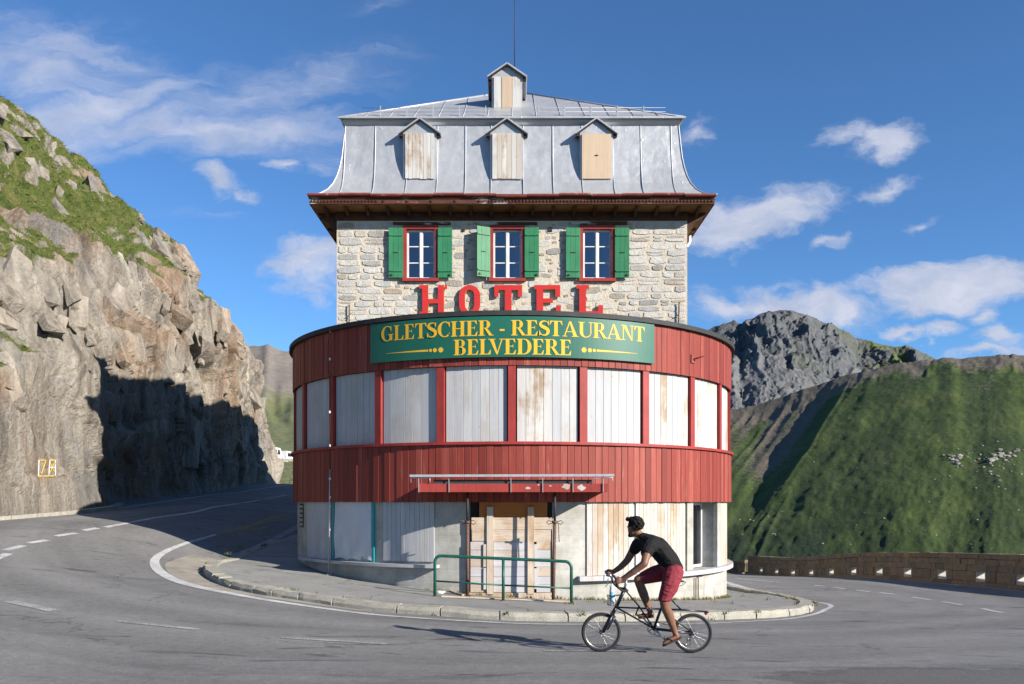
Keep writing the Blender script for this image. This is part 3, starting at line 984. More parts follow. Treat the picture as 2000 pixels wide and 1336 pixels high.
# uphill road: dashes then a solid line
for a, b in [((-25, 1098), (16, 1082)), ((10, 1075), (46, 1066)), ((56, 1061), (92, 1055)), ((109, 1047), (149, 1041)), ((163, 1036), (191, 1031.5))]:
    ribbon('lane_dash', img([a, b]), .17, 'white_line')
ribbon('lane_dash', img([(206, 1030), (300, 1012), (400, 995), (466, 983.5)]), .15, 'white_line')
for a, b in [((473, 982), (508, 976)), ((515, 974.6), (533, 971.5)), ((538, 970.5), (560, 967))]:
    ribbon('lane_dash', img([a, b]), .14, 'white_line')
ribbon('edge_line', img([(-40, 1026), (0, 1016), (100, 1007), (200, 996), (300, 983), (400, 969), (500, 956), (556, 949)]), .13, 'white_line')
# downhill road
for a, b in [((1436, 1130), (1524, 1138)), ((1591, 1143.5), (1613, 1145.5)), ((1627, 1147), (1651, 1150)), ((1672, 1152.5), (1699, 1155.5)), ((1718, 1157.5), (1747, 1161)),
             ((1782, 1166.5), (1816, 1172)), ((1840, 1176), (1878, 1182)), ((1919, 1189.5), (1957, 1197))]:
    ribbon('lane_dash', img([a, b]), .12, 'white_line')
ribbon('edge_line', [(14.0, 19), (13.55, 23.7), (12.75, 32.8), (12.05, 46), (11.8, 56)], .12, 'white_line')
# old yellow bus-bay marks in the shade
for pts in ([(424, 1043), (500, 1023), (568, 1003)], [(468, 1031), (520, 1021), (568, 1012)]):
    ribbon('bay_line', img(pts), .10, 'yellow_line')
for a, b in [((470, 1037), (487, 1030)), ((487, 1030), (500, 1037)), ((505, 1036), (520, 1030)), ((520, 1030), (536, 1035)), ((474, 1034.5), (494, 1034)), ((538, 1030), (550, 1034))]:
    ribbon('bay_letter', img([a, b]), .10, 'yellow_line')


# ------------------------------------------------------------------ pavement and kerb stones
kerb_path, kerb_len = polyline([k[:2] for k in KERB_XYZ], 0.12)
WC = (0.0, 22.9)                      # centre of the round wing
def kerb_h(x, y): return float(np.clip((20.6 - y) / 1.6, 0, 1)) if x < 0 else 1.0


side_ctrl = [(k[0], k[1], k[2] + 0.115 * kerb_h(k[0], k[1])) for k in KERB_XYZ] + [(-5.4, 21.5, -1.33), (-4.5, 19.5, -1.53), (-2.9, 18.1, -1.70), (0, 17.3, -1.90), (2.9, 18.1, -2.06), (4.5, 19.6, -2.2), (5.4, 21.5, -2.33),
                                                           (5.6, 25, -2.48), (-5.6, 25, -1.15), (0, 22.9, -1.85)]
SIDE = TPS(side_ctrl, 0.02)


def offset_path(p, w):
    d = np.gradient(p, axis=0); d /= np.linalg.norm(d, axis=1)[:, None]
    return p + np.stack([-d[:, 1], d[:, 0]], 1) * w


inner = offset_path(kerb_path, 0.26)
ctr = np.array(WC)
if np.linalg.norm(inner[len(inner) // 2] - ctr) > np.linalg.norm(kerb_path[len(inner) // 2] - ctr):
    KS = -1.0
    inner = offset_path(kerb_path, -0.26)
else:
    KS = 1.0
rows = []
for k in np.linspace(0, 1, 26):
    tgt = ctr + (inner - ctr) * (5.0 / np.linalg.norm(inner - ctr, axis=1))[:, None]
    q = inner * (1 - k) + tgt * k
    rows.append(np.c_[q, SIDE(q[:, 0], q[:, 1]) + 0.010 * fbm(q[:, 0] * 0.8, q[:, 1] * 0.8, 4, 9)])
sidewalk = link('sidewalk', grid_mesh('sidewalk', np.stack(rows, 0), MATS['sidewalk']))
tag(sidewalk, 'grey worn pavement round the foot of the hotel', kind='structure')

seg = 0.12
i = 0
n_st = 0
while i < len(kerb_path) - 4:
    ln = int((random.uniform(0.5, 0.8) if kerb_path[i][0] < -3 else random.uniform(0.75, 1.25)) / seg)
    j = min(i + ln, len(kerb_path) - 1)
    a = kerb_path[i:j + 1]
    sub = a[np.unique(np.linspace(0, len(a) - 1, 5).astype(int))]
    dd = np.gradient(sub, axis=0) if len(sub) > 1 else None
    if dd is None: break
    dd /= np.linalg.norm(dd, axis=1)[:, None]
    nn = np.stack([-dd[:, 1], dd[:, 0]], 1) * KS
    sub = sub.copy()
    sub[0] += dd[0] * 0.012; sub[-1] -= dd[-1] * 0.012
    mid = sub.mean(0)
    zc = float(ROAD(mid[0:1], mid[1:2])[0])
    mb = MB(); vs = []
    for q, nv, dv in zip(sub, nn, dd):
        rz = float(ROAD(q[0:1], q[1:2])[0])
        kf = kerb_h(q[0], q[1])
        j1, j2, j3, j4 = [random.uniform(-.012, .012) for _ in range(4)]
        prof = [(0.0 + j1, -0.06), (-0.005 + j2, 0.07 * kf + j3 * kf), (0.035 + j1, 0.125 * kf + j2 * kf), (0.265, 0.13 * kf + j3 * kf), (0.28, -0.06)]
        for o_, h in prof:
            w_ = q + nv * o_
            vs.append((w_[0] - mid[0], w_[1] - mid[1], rz + h - zc))
    m = 5; k = len(sub)
    fs = []
    for r_ in range(k - 1):
        for c_ in range(m - 1):
            fs.append((r_ * m + c_, r_ * m + c_ + 1, (r_ + 1) * m + c_ + 1, (r_ + 1) * m + c_))
    fs.append(tuple(range(m))); fs.append(tuple((k - 1) * m + c_ for c_ in range(m))[::-1])
    mb.add(vs, fs)
    st = mb.build('kerb_stone', MATS['kerb'], sidewalk)
    st.location = (mid[0], mid[1], zc + random.uniform(-.008, .008))
    n_st += 1
    i = j

# concrete gutter strip between the edge line and the kerb on the uphill side
gsel = kerb_path[(kerb_path[:, 0] < -2.2) & (kerb_path[:, 1] < 20.2)]
rows = []
for k in np.linspace(0, 1, 5):
    wdt = np.interp(gsel[:, 1], [13.8, 14.6, 16.5, 18.5, 20.2], [.10, .22, .55, .85, .75])
    q = offset_path(gsel, 1.0) - gsel
    q = gsel - KS * q * (wdt * k)[:, None]
    rows.append(np.c_[q, ROAD(q[:, 0], q[:, 1]) + 0.012 * fbm(q[:, 0] * 0.4, q[:, 1] * 0.4, 3, 3) + 0.004])
link('gutter_strip', grid_mesh('gutter_strip', np.stack(rows, 0), MATS['gutter_concrete']), road)

# ------------------------------------------------------------------ the rock face on the left
SECT = {  # y: profile (x, z) from the road up
    14: [(-15.3, -1.0), (-15.6, 2.3), (-17.6, 3.6), (-24, 9), (-34, 16.5), (-44, 21)],
    21: [(-13.35, -0.7), (-13.55, 2.9), (-15.0, 4.5), (-19.5, 9.3), (-28.5, 17), (-42, 23)],
    27.0: [(-12.95, -0.4), (-13.2, 4.6), (-14.9, 7.0), (-18.6, 10.4), (-28, 18.4), (-42, 25)],
    28.2: [(-13.05, -0.35), (-13.5, 4.2), (-15.8, 7.4), (-19.0, 10.8), (-28, 18.6), (-42, 25.3)],
    29.7: [(-14.1, -0.3), (-14.3, 5.6), (-15.6, 7.6), (-19.2, 11.2), (-28, 18.9), (-42, 25.5)],
    36: [(-14.0, 0.0), (-14.3, 6.9), (-15.2, 8.8), (-19.6, 13.6), (-28.4, 20.6), (-42, 25.5)],
    44: [(-13.9, 0.4), (-14.7, 7.4), (-15.6, 9.6), (-20.4, 15.2), (-28.3, 21.4), (-42, 25.8)],
    50: [(-14.1, 0.7), (-15.6, 7.4), (-16.2, 9.8), (-21.0, 15.9), (-28.3, 21.6), (-42, 26)],
    54: [(-14.5, 0.9), (-16.4, 6.4), (-17.6, 9.0), (-22.5, 14.8), (-30, 20.6), (-42, 25)],
    58: [(-15.6, 1.0), (-18, 5.0), (-20, 7.0), (-25, 11), (-33, 17), (-42, 21)],
    64: [(-21, 1.0), (-24, 3.5), (-27, 5), (-31, 8), (-37, 11), (-46, 13)],
}


def cliff():
    ys = np.array(sorted(SECT))
    W = np.array([0.0, 0.20, 0.29, 0.47, 0.78, 1.0])
    wv = np.r_[np.linspace(0, 0.29, 120), np.linspace(0.29, 0.80, 210)[1:], np.linspace(0.80, 1.0, 30)[1:]]
    yv = np.r_[np.linspace(14, 20, 40)[:-1], np.linspace(20, 56, 420), np.linspace(56, 64, 30)[1:]]
    prof = np.array([SECT[y] for y in ys])                   # (s, 6, 2)
    # smooth between sections in y, and along the profile
    cx = np.stack([np.interp(yv, ys, prof[:, k, 0]) for k in range(6)], 1)
    cz = np.stack([np.interp(yv, ys, prof[:, k, 1]) for k in range(6)], 1)
    X = np.stack([np.interp(wv, W, cx[i]) for i in range(len(yv))], 0)
    Z = np.stack([np.interp(wv, W, cz[i]) for i in range(len(yv))], 0)
    Yg = np.repeat(yv[:, None], len(wv), 1)
    for _ in range(3):
        X[:, 1:-1] = (X[:, :-2] + 2 * X[:, 1:-1] + X[:, 2:]) / 4
        Z[:, 1:-1] = (Z[:, :-2] + 2 * Z[:, 1:-1] + Z[:, 2:]) / 4
    # arc length up the face, in metres
    A = np.concatenate([np.zeros((len(yv), 1)), np.cumsum(np.hypot(np.diff(X, axis=1), np.diff(Z, axis=1)), 1)], 1)
    # outward direction
    tx = np.gradient(X, axis=1); tz = np.gradient(Z, axis=1)
    L = np.hypot(tx, tz) + 1e-9
    nx, nz = tz / L, -tx / L
    # foliation leans: shear the block pattern
    wa = 0.7 * fbm(Yg * 0.25, A * 0.25, 4, 2); wb = 0.7 * fbm(Yg * 0.25 + 30, A * 0.25, 4, 5)
    p = Yg + 0.30 * A + wa
    q = A + wb
    upper = np.clip((A - 4.5) / 3.0, 0, 1)                   # above the road cut
    smooth_face = np.clip((28.5 - Yg) / 1.0, 0, 1) * (1 - upper)
    amp = 1.0 - 0.55 * smooth_face
    D = np.zeros_like(X); tone = np.zeros_like(X) + 0.5; S_ = np.zeros_like(X)
    for s, (sx, sy, off, tilt, seed) in enumerate([(4.6, 6.5, .70, .20, 3), (1.9, 3.0, .40, .30, 19), (0.75, 1.8, .15, .30, 41), (0.33, 0.80, .05, .26, 77)]):
        a, b, c, dx, dy, bd = cells(p / sx, q / sy, seed)
        lev = off * (a - 0.5) * 2 + tilt * (dx * sx * (b - 0.5) * 2 + dy * sy * (c - 0.35) * 0.9)
        crack = np.clip(1 - bd / (0.10 if s < 2 else 0.14), 0, 1) * off * (0.50 if s else 0.25)
        e = amp * (lev - crack) * ((0.55 + 0.25 * upper) if s < 2 else 1.0)
        if s < 2: D += e
        else: S_ += e
        tone += (a - 0.5) * (0.30 if s in (1, 2) else 0.12)
    for _ in range(2):
        D[1:-1, :] = (D[:-2, :] + 2 * D[1:-1, :] + D[2:, :]) / 4
        D[:, 1:-1] = (D[:, :-2] + 2 * D[:, 1:-1] + D[:, 2:]) / 4
    steep = np.abs(np.gradient(X + nx * D, axis=0)) / np.maximum(np.gradient(Yg, axis=0), 1e-6)
    S_ += 0.10 * fbm(p * 1.3, q * 0.6, 5, 8) + 0.05 * ridged(p * 3.1, q * 0.8, 4, 12)
    D += S_ / (1 + (steep / 1.2) ** 2) + 0.5 * upper * fbm(Yg * .12, A * .12, 3, 6)
    D *= np.clip((A - 0.1) / 1.0, 0.15, 1.0)
    D *= np.clip((1.0 - wv[None, :]) / 0.1, 0, 1)
    # long ledges above the cut where turf can hold
    led = np.sin((A * 1.05 + 0.28 * Yg + 1.8 * fbm(Yg * 0.11, A * 0.11, 3, 44)) * 0.95)
    D += upper * 0.30 * led
    X2 = X + nx * D; Z2 = Z + nz * D
    Y2 = Yg + 0.35 * fbm(Yg * 0.7, A * 0.7, 4, 61) * np.clip(A / 2, 0, 1)
    P = np.stack([X2, Y2, Z2], -1)
    me = grid_mesh('rock_face', P, MATS['cliff_rock'], smooth=False)
    # turf where the rock is flat enough and soil could gather
    gx = np.gradient(P, axis=0); gy = np.gradient(P, axis=1)
    N = np.cross(gx, gy); N /= np.linalg.norm(N, axis=2)[:, :, None] + 1e-9
    N *= np.sign(N[:, :, 0:1] * nx[:, :, None] + N[:, :, 2:3] * nz[:, :, None])
    up = N[:, :, 2].copy()
    for _ in range(4):
        up[1:-1, 1:-1] = (up[:-2, 1:-1] + up[2:, 1:-1] + up[1:-1, :-2] + up[1:-1, 2:] + 2 * up[1:-1, 1:-1]) / 6
    top = np.clip((wv[None, :] - 0.62) / 0.2, 0, 1)
    slope_up = np.clip((A - 6.3 - 0.05 * (Yg - 22)) / 3.0, 0, 1)
    band = fbm((Yg + 0.9 * A) * 0.10, (A - 0.25 * Yg) * 0.42, 4, 90)
    g = (up - 0.62) * 1.3 + 0.80 * band + 0.30 * fbm(p * .9, q * .9, 3, 33) + 0.30 * top + 0.62 * slope_up + 0.38
    g = g - 0.36 * np.clip((Yg - 33) / 5, 0, 1) * (1 - np.clip((A - 12) / 3, 0, 1)) - 1.6 * np.clip((4.2 - A) / 1.0, 0, 1)
    edge = np.clip((Yg - 46) / 6, 0, 1) * np.clip((A - 8.0) / 1.5, 0, 1)
    g = np.clip(g + 0.25 * edge, 0, 1)
    at = me.attributes.new('grass', 'FLOAT', 'POINT'); at.data.foreach_set('value', g.ravel().astype(np.float32))
    at = me.attributes.new('tone', 'FLOAT', 'POINT'); at.data.foreach_set('value', np.clip(tone, 0, 1).ravel().astype(np.float32))
    o = link('cliff', me)
    tag(o, 'steep tan and grey rock face with turf ledges beside the uphill road', kind='structure')
    # slabs of bedrock standing out of the turf
    def slabs():
        g2 = random.Random(77)
        V = []; Fc = []; tn = []
        spots = []
        for _ in range(640):
            spots.append((g2.uniform(20, 53), g2.uniform(5.5, 27), g2.choice([.2, .3, .4, .5, .65, .8, 1.0]), 0))
        for _ in range(46):
            spots.append((g2.uniform(28, 54), g2.uniform(2.0, 9.5), g2.choice([.4, .6, .9, 1.2]), 1))
        for _ in range(46):
            spots.append((g2.uniform(20, 28), g2.uniform(3.6, 8.5), g2.choice([.3, .4, .6, .8]), 1))
        for _ in range(0):
            pass
        for yy, aa, sz, kind in spots:
            i = int(np.argmin(np.abs(yv - yy))); j = int(np.argmin(np.abs(A[i] - aa)))
            if j > len(wv) - 14 or j < 4: continue
            if kind == 0 and g[i, j] > 0.60 and sz > .45 and g2.random() < .5: continue
            c = Vector(P[i, j]); nrm = Vector((nx[i, j], -0.10, nz[i, j])).normalized()
            dn = Vector((tx[i, j], 0, tz[i, j])).normalized() * -1
            dn = (dn + Vector((0, -.55 + g2.gauss(0, .25), 0))).normalized()
            sd = nrm.cross(dn).normalized(); dn = sd.cross(nrm).normalized()
            tilt = Matrix.Rotation(g2.gauss(0.10, .22), 3, sd) @ Matrix.Rotation(g2.gauss(0, .25), 3, dn)
            la, lb, lc = sz * g2.uniform(.8, 1.5), sz * g2.uniform(.35, .70), sz * g2.uniform(.25, .45)
            bm = bmesh.new()
            for sx_ in (-1, 1):
                for sy_ in (-1, 1):
                    for sz_ in (-1, 1):
                        for _k in range(2):
                            v = Vector((sx_ * la * g2.uniform(.45, 1), sy_ * lb * g2.uniform(.5, 1), sz_ * lc * g2.uniform(.55, 1)))
                            bm.verts.new(tilt @ (dn * v.x + sd * v.y + nrm * v.z) + c - nrm * lc * (.70 if kind == 0 else .86))
            r = bmesh.ops.convex_hull(bm, input=bm.verts)
            bm.verts.ensure_lookup_table()
            keep = [v for v in bm.verts if v.link_faces]
            o_ = len(V); mp = {v: o_ + k for k, v in enumerate(keep)}
            V.extend([tuple(v.co) for v in keep]); t_ = g2.uniform(.35, .95); tn.extend([t_] * len(keep))
            for f in bm.faces: Fc.append(tuple(mp[v] for v in f.verts))
            bm.free()
        m_ = bpy.data.meshes.new('rock_slabs'); m_.from_pydata(V, [], Fc); m_.materials.append(MATS['cliff_rock'])
        a_ = m_.attributes.new('tone', 'FLOAT', 'POINT'); a_.data.foreach_set('value', tn)
        b_ = link('rock_slabs', m_, o); b_['kind'] = 'stuff'
    slabs()
    # tufts of grass
    m = (g > 0.5) & (Y2 > 20) & (wv[None, :] < 0.92)
    idx = np.argwhere(m)
    pick = idx[rng.choice(len(idx), min(len(idx), 60000), replace=False)]
    base = P[pick[:, 0], pick[:, 1]]; nn = N[pick[:, 0], pick[:, 1]]
    k = len(base)
    ang = rng.uniform(0, 6.283, k); h = rng.uniform(0.04, 0.13, k); w = rng.uniform(0.008, 0.025, k)
    lean = rng.normal(0, 0.06, (k, 2))
    side = np.stack([np.cos(ang), np.sin(ang), np.zeros(k)], 1) * w[:, None]
    tip = base + nn * (h * 0.35)[:, None] + np.c_[lean, h * 0.75]
    V = np.empty((k * 6, 3)); V[0::6] = base - side - nn * .03; V[1::6] = base + side - nn * .03; V[2::6] = tip
    side2 = np.stack([-np.sin(ang), np.cos(ang), np.zeros(k)], 1) * w[:, None] * 1.6
    V[3::6] = base - side2 - nn * .03; V[4::6] = base + side2 - nn * .03; V[5::6] = tip + np.c_[lean[:, ::-1] * 1.3, -h * .2]
    gm = bpy.data.meshes.new('cliff_grass')
    gm.from_pydata(V.tolist(), [], np.arange(k * 6).reshape(-1, 3).tolist())
    gm.materials.append(MATS['grass'])
    tag(link('cliff_grass', gm), 'tufts of green and straw grass on the rock ledges', 'grass', kind='stuff')
    return o, me


cliff_ob, cliff_me = cliff()
bmc = bmesh.new(); bmc.from_mesh(cliff_me)
CLIFF_BVH = BVHTree.FromBMesh(bmc); bmc.free()


def cliff_at(px, py):
    d = Vector(((px - 1000) / F, 1, (HOR - py) / F)).normalized()
    h = CLIFF_BVH.ray_cast(Vector((0, 0, 0)), d)
    return (h[0], d) if h[0] is not None else (None, d)


def rock_stroke(pts, w, mat):
    mb = MB()
    P = []
    for (a, b), (c, e) in zip(pts[:-1], pts[1:]):
        for t in np.linspace(0, 1, 7):
            q, d = cliff_at(a + (c - a) * t, b + (e - b) * t)
            if q is not None: P.append(q - d * 0.02)
    if len(P) > 1:
        mb.tube(P, w, 5)
        mb.build('painted_mark', mat, cliff_ob)


plain('mark_yellow', (0.80, 0.50, 0.06), 0.7, 0, 0.2, 12)
plain('mark_white', (0.75, 0.74, 0.70), 0.7, 0, 0.2, 12)
for pts, w, m in [([(76, 899), (90, 899)], .022, 'mark_yellow'), ([(90, 899), (81, 925)], .018, 'mark_yellow'), ([(76, 899), (75, 929)], .022, 'mark_white'), ([(75, 930), (108, 930)], .026, 'mark_yellow'),
                  ([(96, 899), (108, 899)], .028, 'mark_yellow'), ([(97, 899), (95, 930)], .022, 'mark_white'), ([(108, 899), (108, 930)], .022, 'mark_white'), ([(96, 913), (108, 913)], .018, 'mark_white'),
                  ([(97, 902), (107, 924)], .014, 'mark_yellow'), ([(107, 902), (97, 924)], .014, 'mark_yellow')]:
    rock_stroke(pts, w * .72, MATS[m])

# low stone kerb at the foot of the rock
ft = [(-15.0, 17.0), (-13.75, 20), (-13.0, 22.4), (-12.75, 25), (-12.7, 27.6), (-13.1, 29)]
fp, fl = polyline(ft, 0.95)
for a, b in zip(fp[:-1], fp[1:]):
    a3 = (a[0], a[1], float(ROAD(a[0:1], a[1:2])[0]) + .02); b3 = (b[0], b[1], float(ROAD(b[0:1], b[1:2])[0]) + .02)
    m_ = Vector([(u + v) / 2 for u, v in zip(a3, b3)])
    mb = MB(); mb.bar(Vector(a3) - m_, (Vector(b3) - m_) * 0.98, .22, .16)
    k_ = mb.build('kerb_stone', MATS['kerb'], road); k_.location = m_


# ------------------------------------------------------------------ mountains
def sheet(name, ridge, prof, u0, u1, nu, nt, mat, disp, label):
    """ridge: list of (px, py); prof(t, u) -> (depth, fraction of the ridge height)"""
    u = np.linspace(u0, u1, nu)
    t = np.linspace(0, 1.35, nt)
    U, T = np.meshgrid(u, t, indexing='ij')
    rp = np.array(ridge, float)
    slope = np.interp(U, (rp[:, 0] - 1000) / F, (HOR - rp[:, 1]) / F)
    d, z = prof(T, U, slope)
    P = np.stack([U * d, d, z], -1)
    att = disp(P, U, T)
    me = grid_mesh(name, P, MATS[mat], smooth=True)
    for k, v in att.items():
        a = me.attributes.new(k, 'FLOAT', 'POINT'); a.data.foreach_set('value', np.clip(v, 0, 1).ravel().astype(np.float32))
    return tag(link(name, me), label, kind='structure')


G_RIDGE = [(1000, 960), (1250, 868), (1380, 815), (1425, 802), (1473, 793), (1523, 776), (1628, 739), (1690, 722), (1767, 706), (1820, 701), (1876, 699), (1969, 691), (2000, 694), (2150, 700), (2400, 730), (2700, 800)]


def g_prof(T, U, sl):
    d1 = 760.0; d0 = 300.0
    k = 1.20 - 0.60 * (U - .25)          # the slope swings towards the viewer on the right
    d = (d0 + (d1 - d0) * T) * k
    zr = sl * d1 * k
    tt = np.clip(T, 0, 1)
    z = -75 + (zr + 75) * (0.90 * tt + 0.10 * tt ** 2)
    z = np.where(T > 1, zr - (T - 1) * 160, z)
    return d, z


def g_disp(P, U, T):
    tt = np.clip(T, 0, 1)
    w = U + 0.17 * (1 - tt) * np.clip((.56 - U) / .25, -.25, 1) + 0.010 * fbm(U * 9, T * 4, 3, 4)
    # gullies: sharp in the left third, soft elsewhere
    gl = ridged(w * 17, T * 0.6, 3, 21) ** 1.6
    left = np.clip((0.44 - U) / 0.14, 0, 1)
    env = np.clip(tt / .15, 0, 1) * np.clip((1.0 - tt) / .06, 0, 1)
    dz = -(3.0 + 14 * left * np.clip(tt - .15, 0, 1)) * (1 - gl) * env
    dz += 2.4 * fbm(U * 16, T * 7, 5, 71) * np.clip((1.03 - tt) / .06, 0, 1) + 0.6 * fbm(U * 130, T * 60, 4, 31)
    dz += np.where(T > 0.9, 2.6 * ridged(U * 70, T * 14, 4, 51) - 1.3, 0)
    P[:, :, 2] += dz
    # bare rock and scree: just under the crest and down the gullies of the left spur
    crest = np.clip((T - 0.895) / 0.09, 0, 1) * (1 - np.clip((T - 1.0) / .02, 0, 1))
    sc = 0.62 * crest + 0.62 * left * np.clip((T - 0.46) / 0.2, 0, 1) * np.clip(1.15 - gl, 0, 1)
    sc += 0.45 * np.clip((U - 0.50) / 0.08, 0, 1) * np.clip((T - 0.70) / 0.12, 0, 1) * (0.6 + fbm(U * 30, T * 6, 3, 77))
    sc += 0.22 * fbm(w * 40, T * 3, 4, 13) + 0.42 * np.clip((T - 0.58) / 0.3, 0, 1) * np.clip(fbm(w * 55, T * 1.6, 4, 19) + .15, 0, 1)
    sh = 0.55 * np.clip((0.52 - T) / 0.25, 0, 1) * (0.55 + 0.8 * left) + 0.35 * fbm(U * 40, T * 18, 4, 14)
    sk = 0.5 + 0.55 * fbm(w * 75, T * 2.2, 4, 15) + 0.25 * fbm(w * 24, T * 1.2, 3, 25)
    return {'scree': sc, 'shrub': sh, 'streak': sk}


green_hill = sheet('hillside', G_RIDGE, g_prof, 0.0, 1.05, 620, 330, 'hillside', g_disp, 'green alpine slope with gullies across the valley')

P_RIDGE = [(1000, 830), (1250, 720), (1380, 645), (1410, 634), (1433, 624), (1447, 635), (1461, 627), (1482, 615), (1504, 611), (1549, 610), (1578, 619), (1612, 636), (1659, 650), (1702, 672), (1736, 676), (1792, 683), (1817, 698), (1900, 760), (2100, 860), (2400, 900)]


def p_prof(T, U, sl):
    d1 = 2100.0; d0 = 1250.0
    d = d0 + (d1 - d0) * T
    zr = sl * d1
    tt = np.clip(T, 0, 1)
    z = 20 + (zr - 20) * tt ** 1.05
    z = np.where(T > 1, zr - (T - 1) * 500, z)
    return d, z


def p_disp(P, U, T):
    tt = np.clip(T, 0, 1)
    w = U * 24 + 1.6 * tt + 0.4 * fbm(U * 20, T * 7, 3, 5)
    r = ridged(w, T * 2.2, 6, 31, 0.56)
    env = np.clip((1.02 - tt) / .10, 0.10, 1)
    sm = np.clip((0.80 - T) / 0.2, 0, 1) * np.clip(0.75 + fbm(U * 14, T * 5, 3, 2), 0, 1)
    env = env * (1 - 0.72 * sm)
    P[:, :, 2] += env * (80 * (r - 0.62) + 16 * fbm(U * 60, T * 26, 5, 8)) + 5 * ridged(U * 150 + T * 12, T * 26, 5, 40, .6)
    P[:, :, 0] += 6 * fbm(U * 70, T * 40, 4, 66)
    sc = np.clip((0.72 - T) / 0.15, 0, 1) * (0.5 + 0.7 * fbm(U * 14, T * 5, 3, 2)) + 0.15
    return {'scree': np.maximum(sc, sm), 'turf': np.clip((U - .375) / .03, 0, 1) * np.clip((.475 - U) / .03, 0, 1) * (0.55 + 0.8 * fbm(U * 40, T * 9, 3, 8))}


peak = sheet('mountain', P_RIDGE, p_prof, 0.12, 0.72, 620, 400, 'hazed_peak_rock', p_disp, 'dark rocky summit rising behind the green slope')

F_RIDGE = [(-600, 640), (200, 690), (430, 690), (476, 680), (497, 676), (545, 680), (569, 683), (640, 700), (800, 760), (1000, 850), (1200, 900)]


def f_prof(T, U, sl):
    dd = np.array([56, 62, 68, 80, 120, 200, 420, 700, 760, 900.])
    py = np.array([950, 925, 912, 904, 869, 858, 790, 680, 684, 900.])
    tt = np.linspace(0, 1.35, len(dd))
    d = np.interp(T, tt, dd)
    base = (HOR - np.interp(T, tt, py)) / F
    k = sl / ((HOR - 680) / F)
    far = np.clip((d - 120) / 300, 0, 1)
    return d, d * base * (1 - far + far * np.clip(k, 0.2, 1.4))


def f_disp(P, U, T):
    d = P[:, :, 1]
    P[:, :, 2] += np.clip((d - 130) / 300, 0, 1) * (9 * fbm(U * 14, T * 9, 5, 3) + 7 * (ridged(U * 30, T * 3, 4, 9) - .6))
    return {}


far_hill = sheet('far_slope', F_RIDGE, f_prof, -1.0, 0.10, 300, 240, 'far_hill', f_disp, 'distant brown and green slope behind the rock face')


def ground_sheet():
    r = np.r_[0.0, np.geomspace(20, 5000, 60)]
    a = np.linspace(0, 2 * np.pi, 97)
    Rr, A = np.meshgrid(r, a, indexing='ij')
    X = Rr * np.sin(A); Y = Rr * np.cos(A) + 20
    z = -3.2 - 0.45 * np.clip(X - 10, 0, 180) - 0.02 * np.clip(np.abs(Y) - 60, 0, 200)
    z = z - 3.0 * np.clip(Rr - 30, 0, 40) / 40
    z = np.maximum(z, -95)
    me = grid_mesh('ground', np.stack([X, Y, z], -1), MATS['ground'])
    return tag(link('ground', me), 'valley ground below the pass road', kind='structure')


ground_sheet()


# boulders on the green slope
def boulder_mesh(seed):
    rg = random.Random(seed)
    bm = bmesh.new()
    bmesh.ops.create_icosphere(bm, subdivisions=1, radius=1)
    for v in bm.verts:
        v.co *= rg.uniform(0.65, 1.15)
        v.co.z *= 0.75
    me = bpy.data.meshes.new('boulder'); bm.to_mesh(me); bm.free()
    return me


def scatter_boulders():
    bm = bmesh.new(); bm.from_mesh(green_hill.data)
    bvh = BVHTree.FromBMesh(bm); bm.free()
    spots = []
    rg = random.Random(11)
    for _ in range(60): spots.append((rg.gauss(1925, 45), rg.gauss(905, 22), rg.uniform(.4, 1.1)))
    for _ in range(22): spots.append((rg.gauss(1500, 40), rg.gauss(1015, 28), rg.uniform(.3, .7)))
    for _ in range(26): spots.append((rg.uniform(1500, 2000), rg.uniform(900, 1080), rg.uniform(.3, .7)))
    for _ in range(16): spots.append((rg.gauss(1965, 14), rg.gauss(893, 6), rg.uniform(1.0, 2.4)))
    for _ in range(14): spots.append((rg.gauss(1868, 9), rg.gauss(897, 5), rg.uniform(1.0, 2.2)))
    V = []; Fc = []
    for px, py, r in spots:
        d = Vector(((px - 1000) / F, 1, (HOR - py) / F)).normalized()
        h = bvh.ray_cast(Vector((0, 0, 0)), d)
        if h[0] is None: continue
        b = bmesh.new(); bmesh.ops.create_icosphere(b, subdivisions=1, radius=1)
        o = len(V)
        for v in b.verts:
            s = rg.uniform(.6, 1.2)
            V.append((h[0].x + v.co.x * r * s * 1.3, h[0].y + v.co.y * r * s, h[0].z + v.co.z * r * s * .8 + r * .1))
        for f in b.faces: Fc.append(tuple(o + v.index for v in f.verts))
        b.free()
    me = bpy.data.meshes.new('boulders'); me.from_pydata(V, [], Fc); me.materials.append(MATS['hill_rock'])
    tag(link('boulders', me), 'pale boulders strewn over the green slope', 'boulders', kind='stuff')


scatter_boulders()
# ------------------------------------------------------------------ the hotel
hotel = empty('hotel', (0, 22.9, -1.9))
tag(hotel, 'closed stone hotel with zinc mansard roof and round red wooden restaurant front', 'hotel')
HO = Vector((0, 22.9, -1.9))


def hp(o, parent=None):
    """children are modelled in world coordinates; keep them there under the moved parent"""
    o.parent = parent or hotel
    if o.parent is hotel:
        o.location = Vector(o.location) - HO
    return o


def part(mb, name, mat, parent=None):
    mats = [MATS[m] for m in mat] if isinstance(mat, (list, tuple)) else MATS[mat]
    return hp(mb.build(name, mats), parent)


RYB = 21.5 + 21.0        # back of the house
YF = 21.5                # plane of the stone front
HW = 4.34                # half its width
Z_TOP = 6.98
K = YF / F


def fx(px): return (px - 1000) * K
def fz(py): return (HOR - py) * K


# ---- stone body
mb = MB()
mb.box2((-HW, YF + 1.50, -3.2), (HW, RYB, Z_TOP + .19))
WIN = [(822, 0), (991, 1), (1166.5, 2)]
body = part(mb, 'side_wall', 'side_masonry')

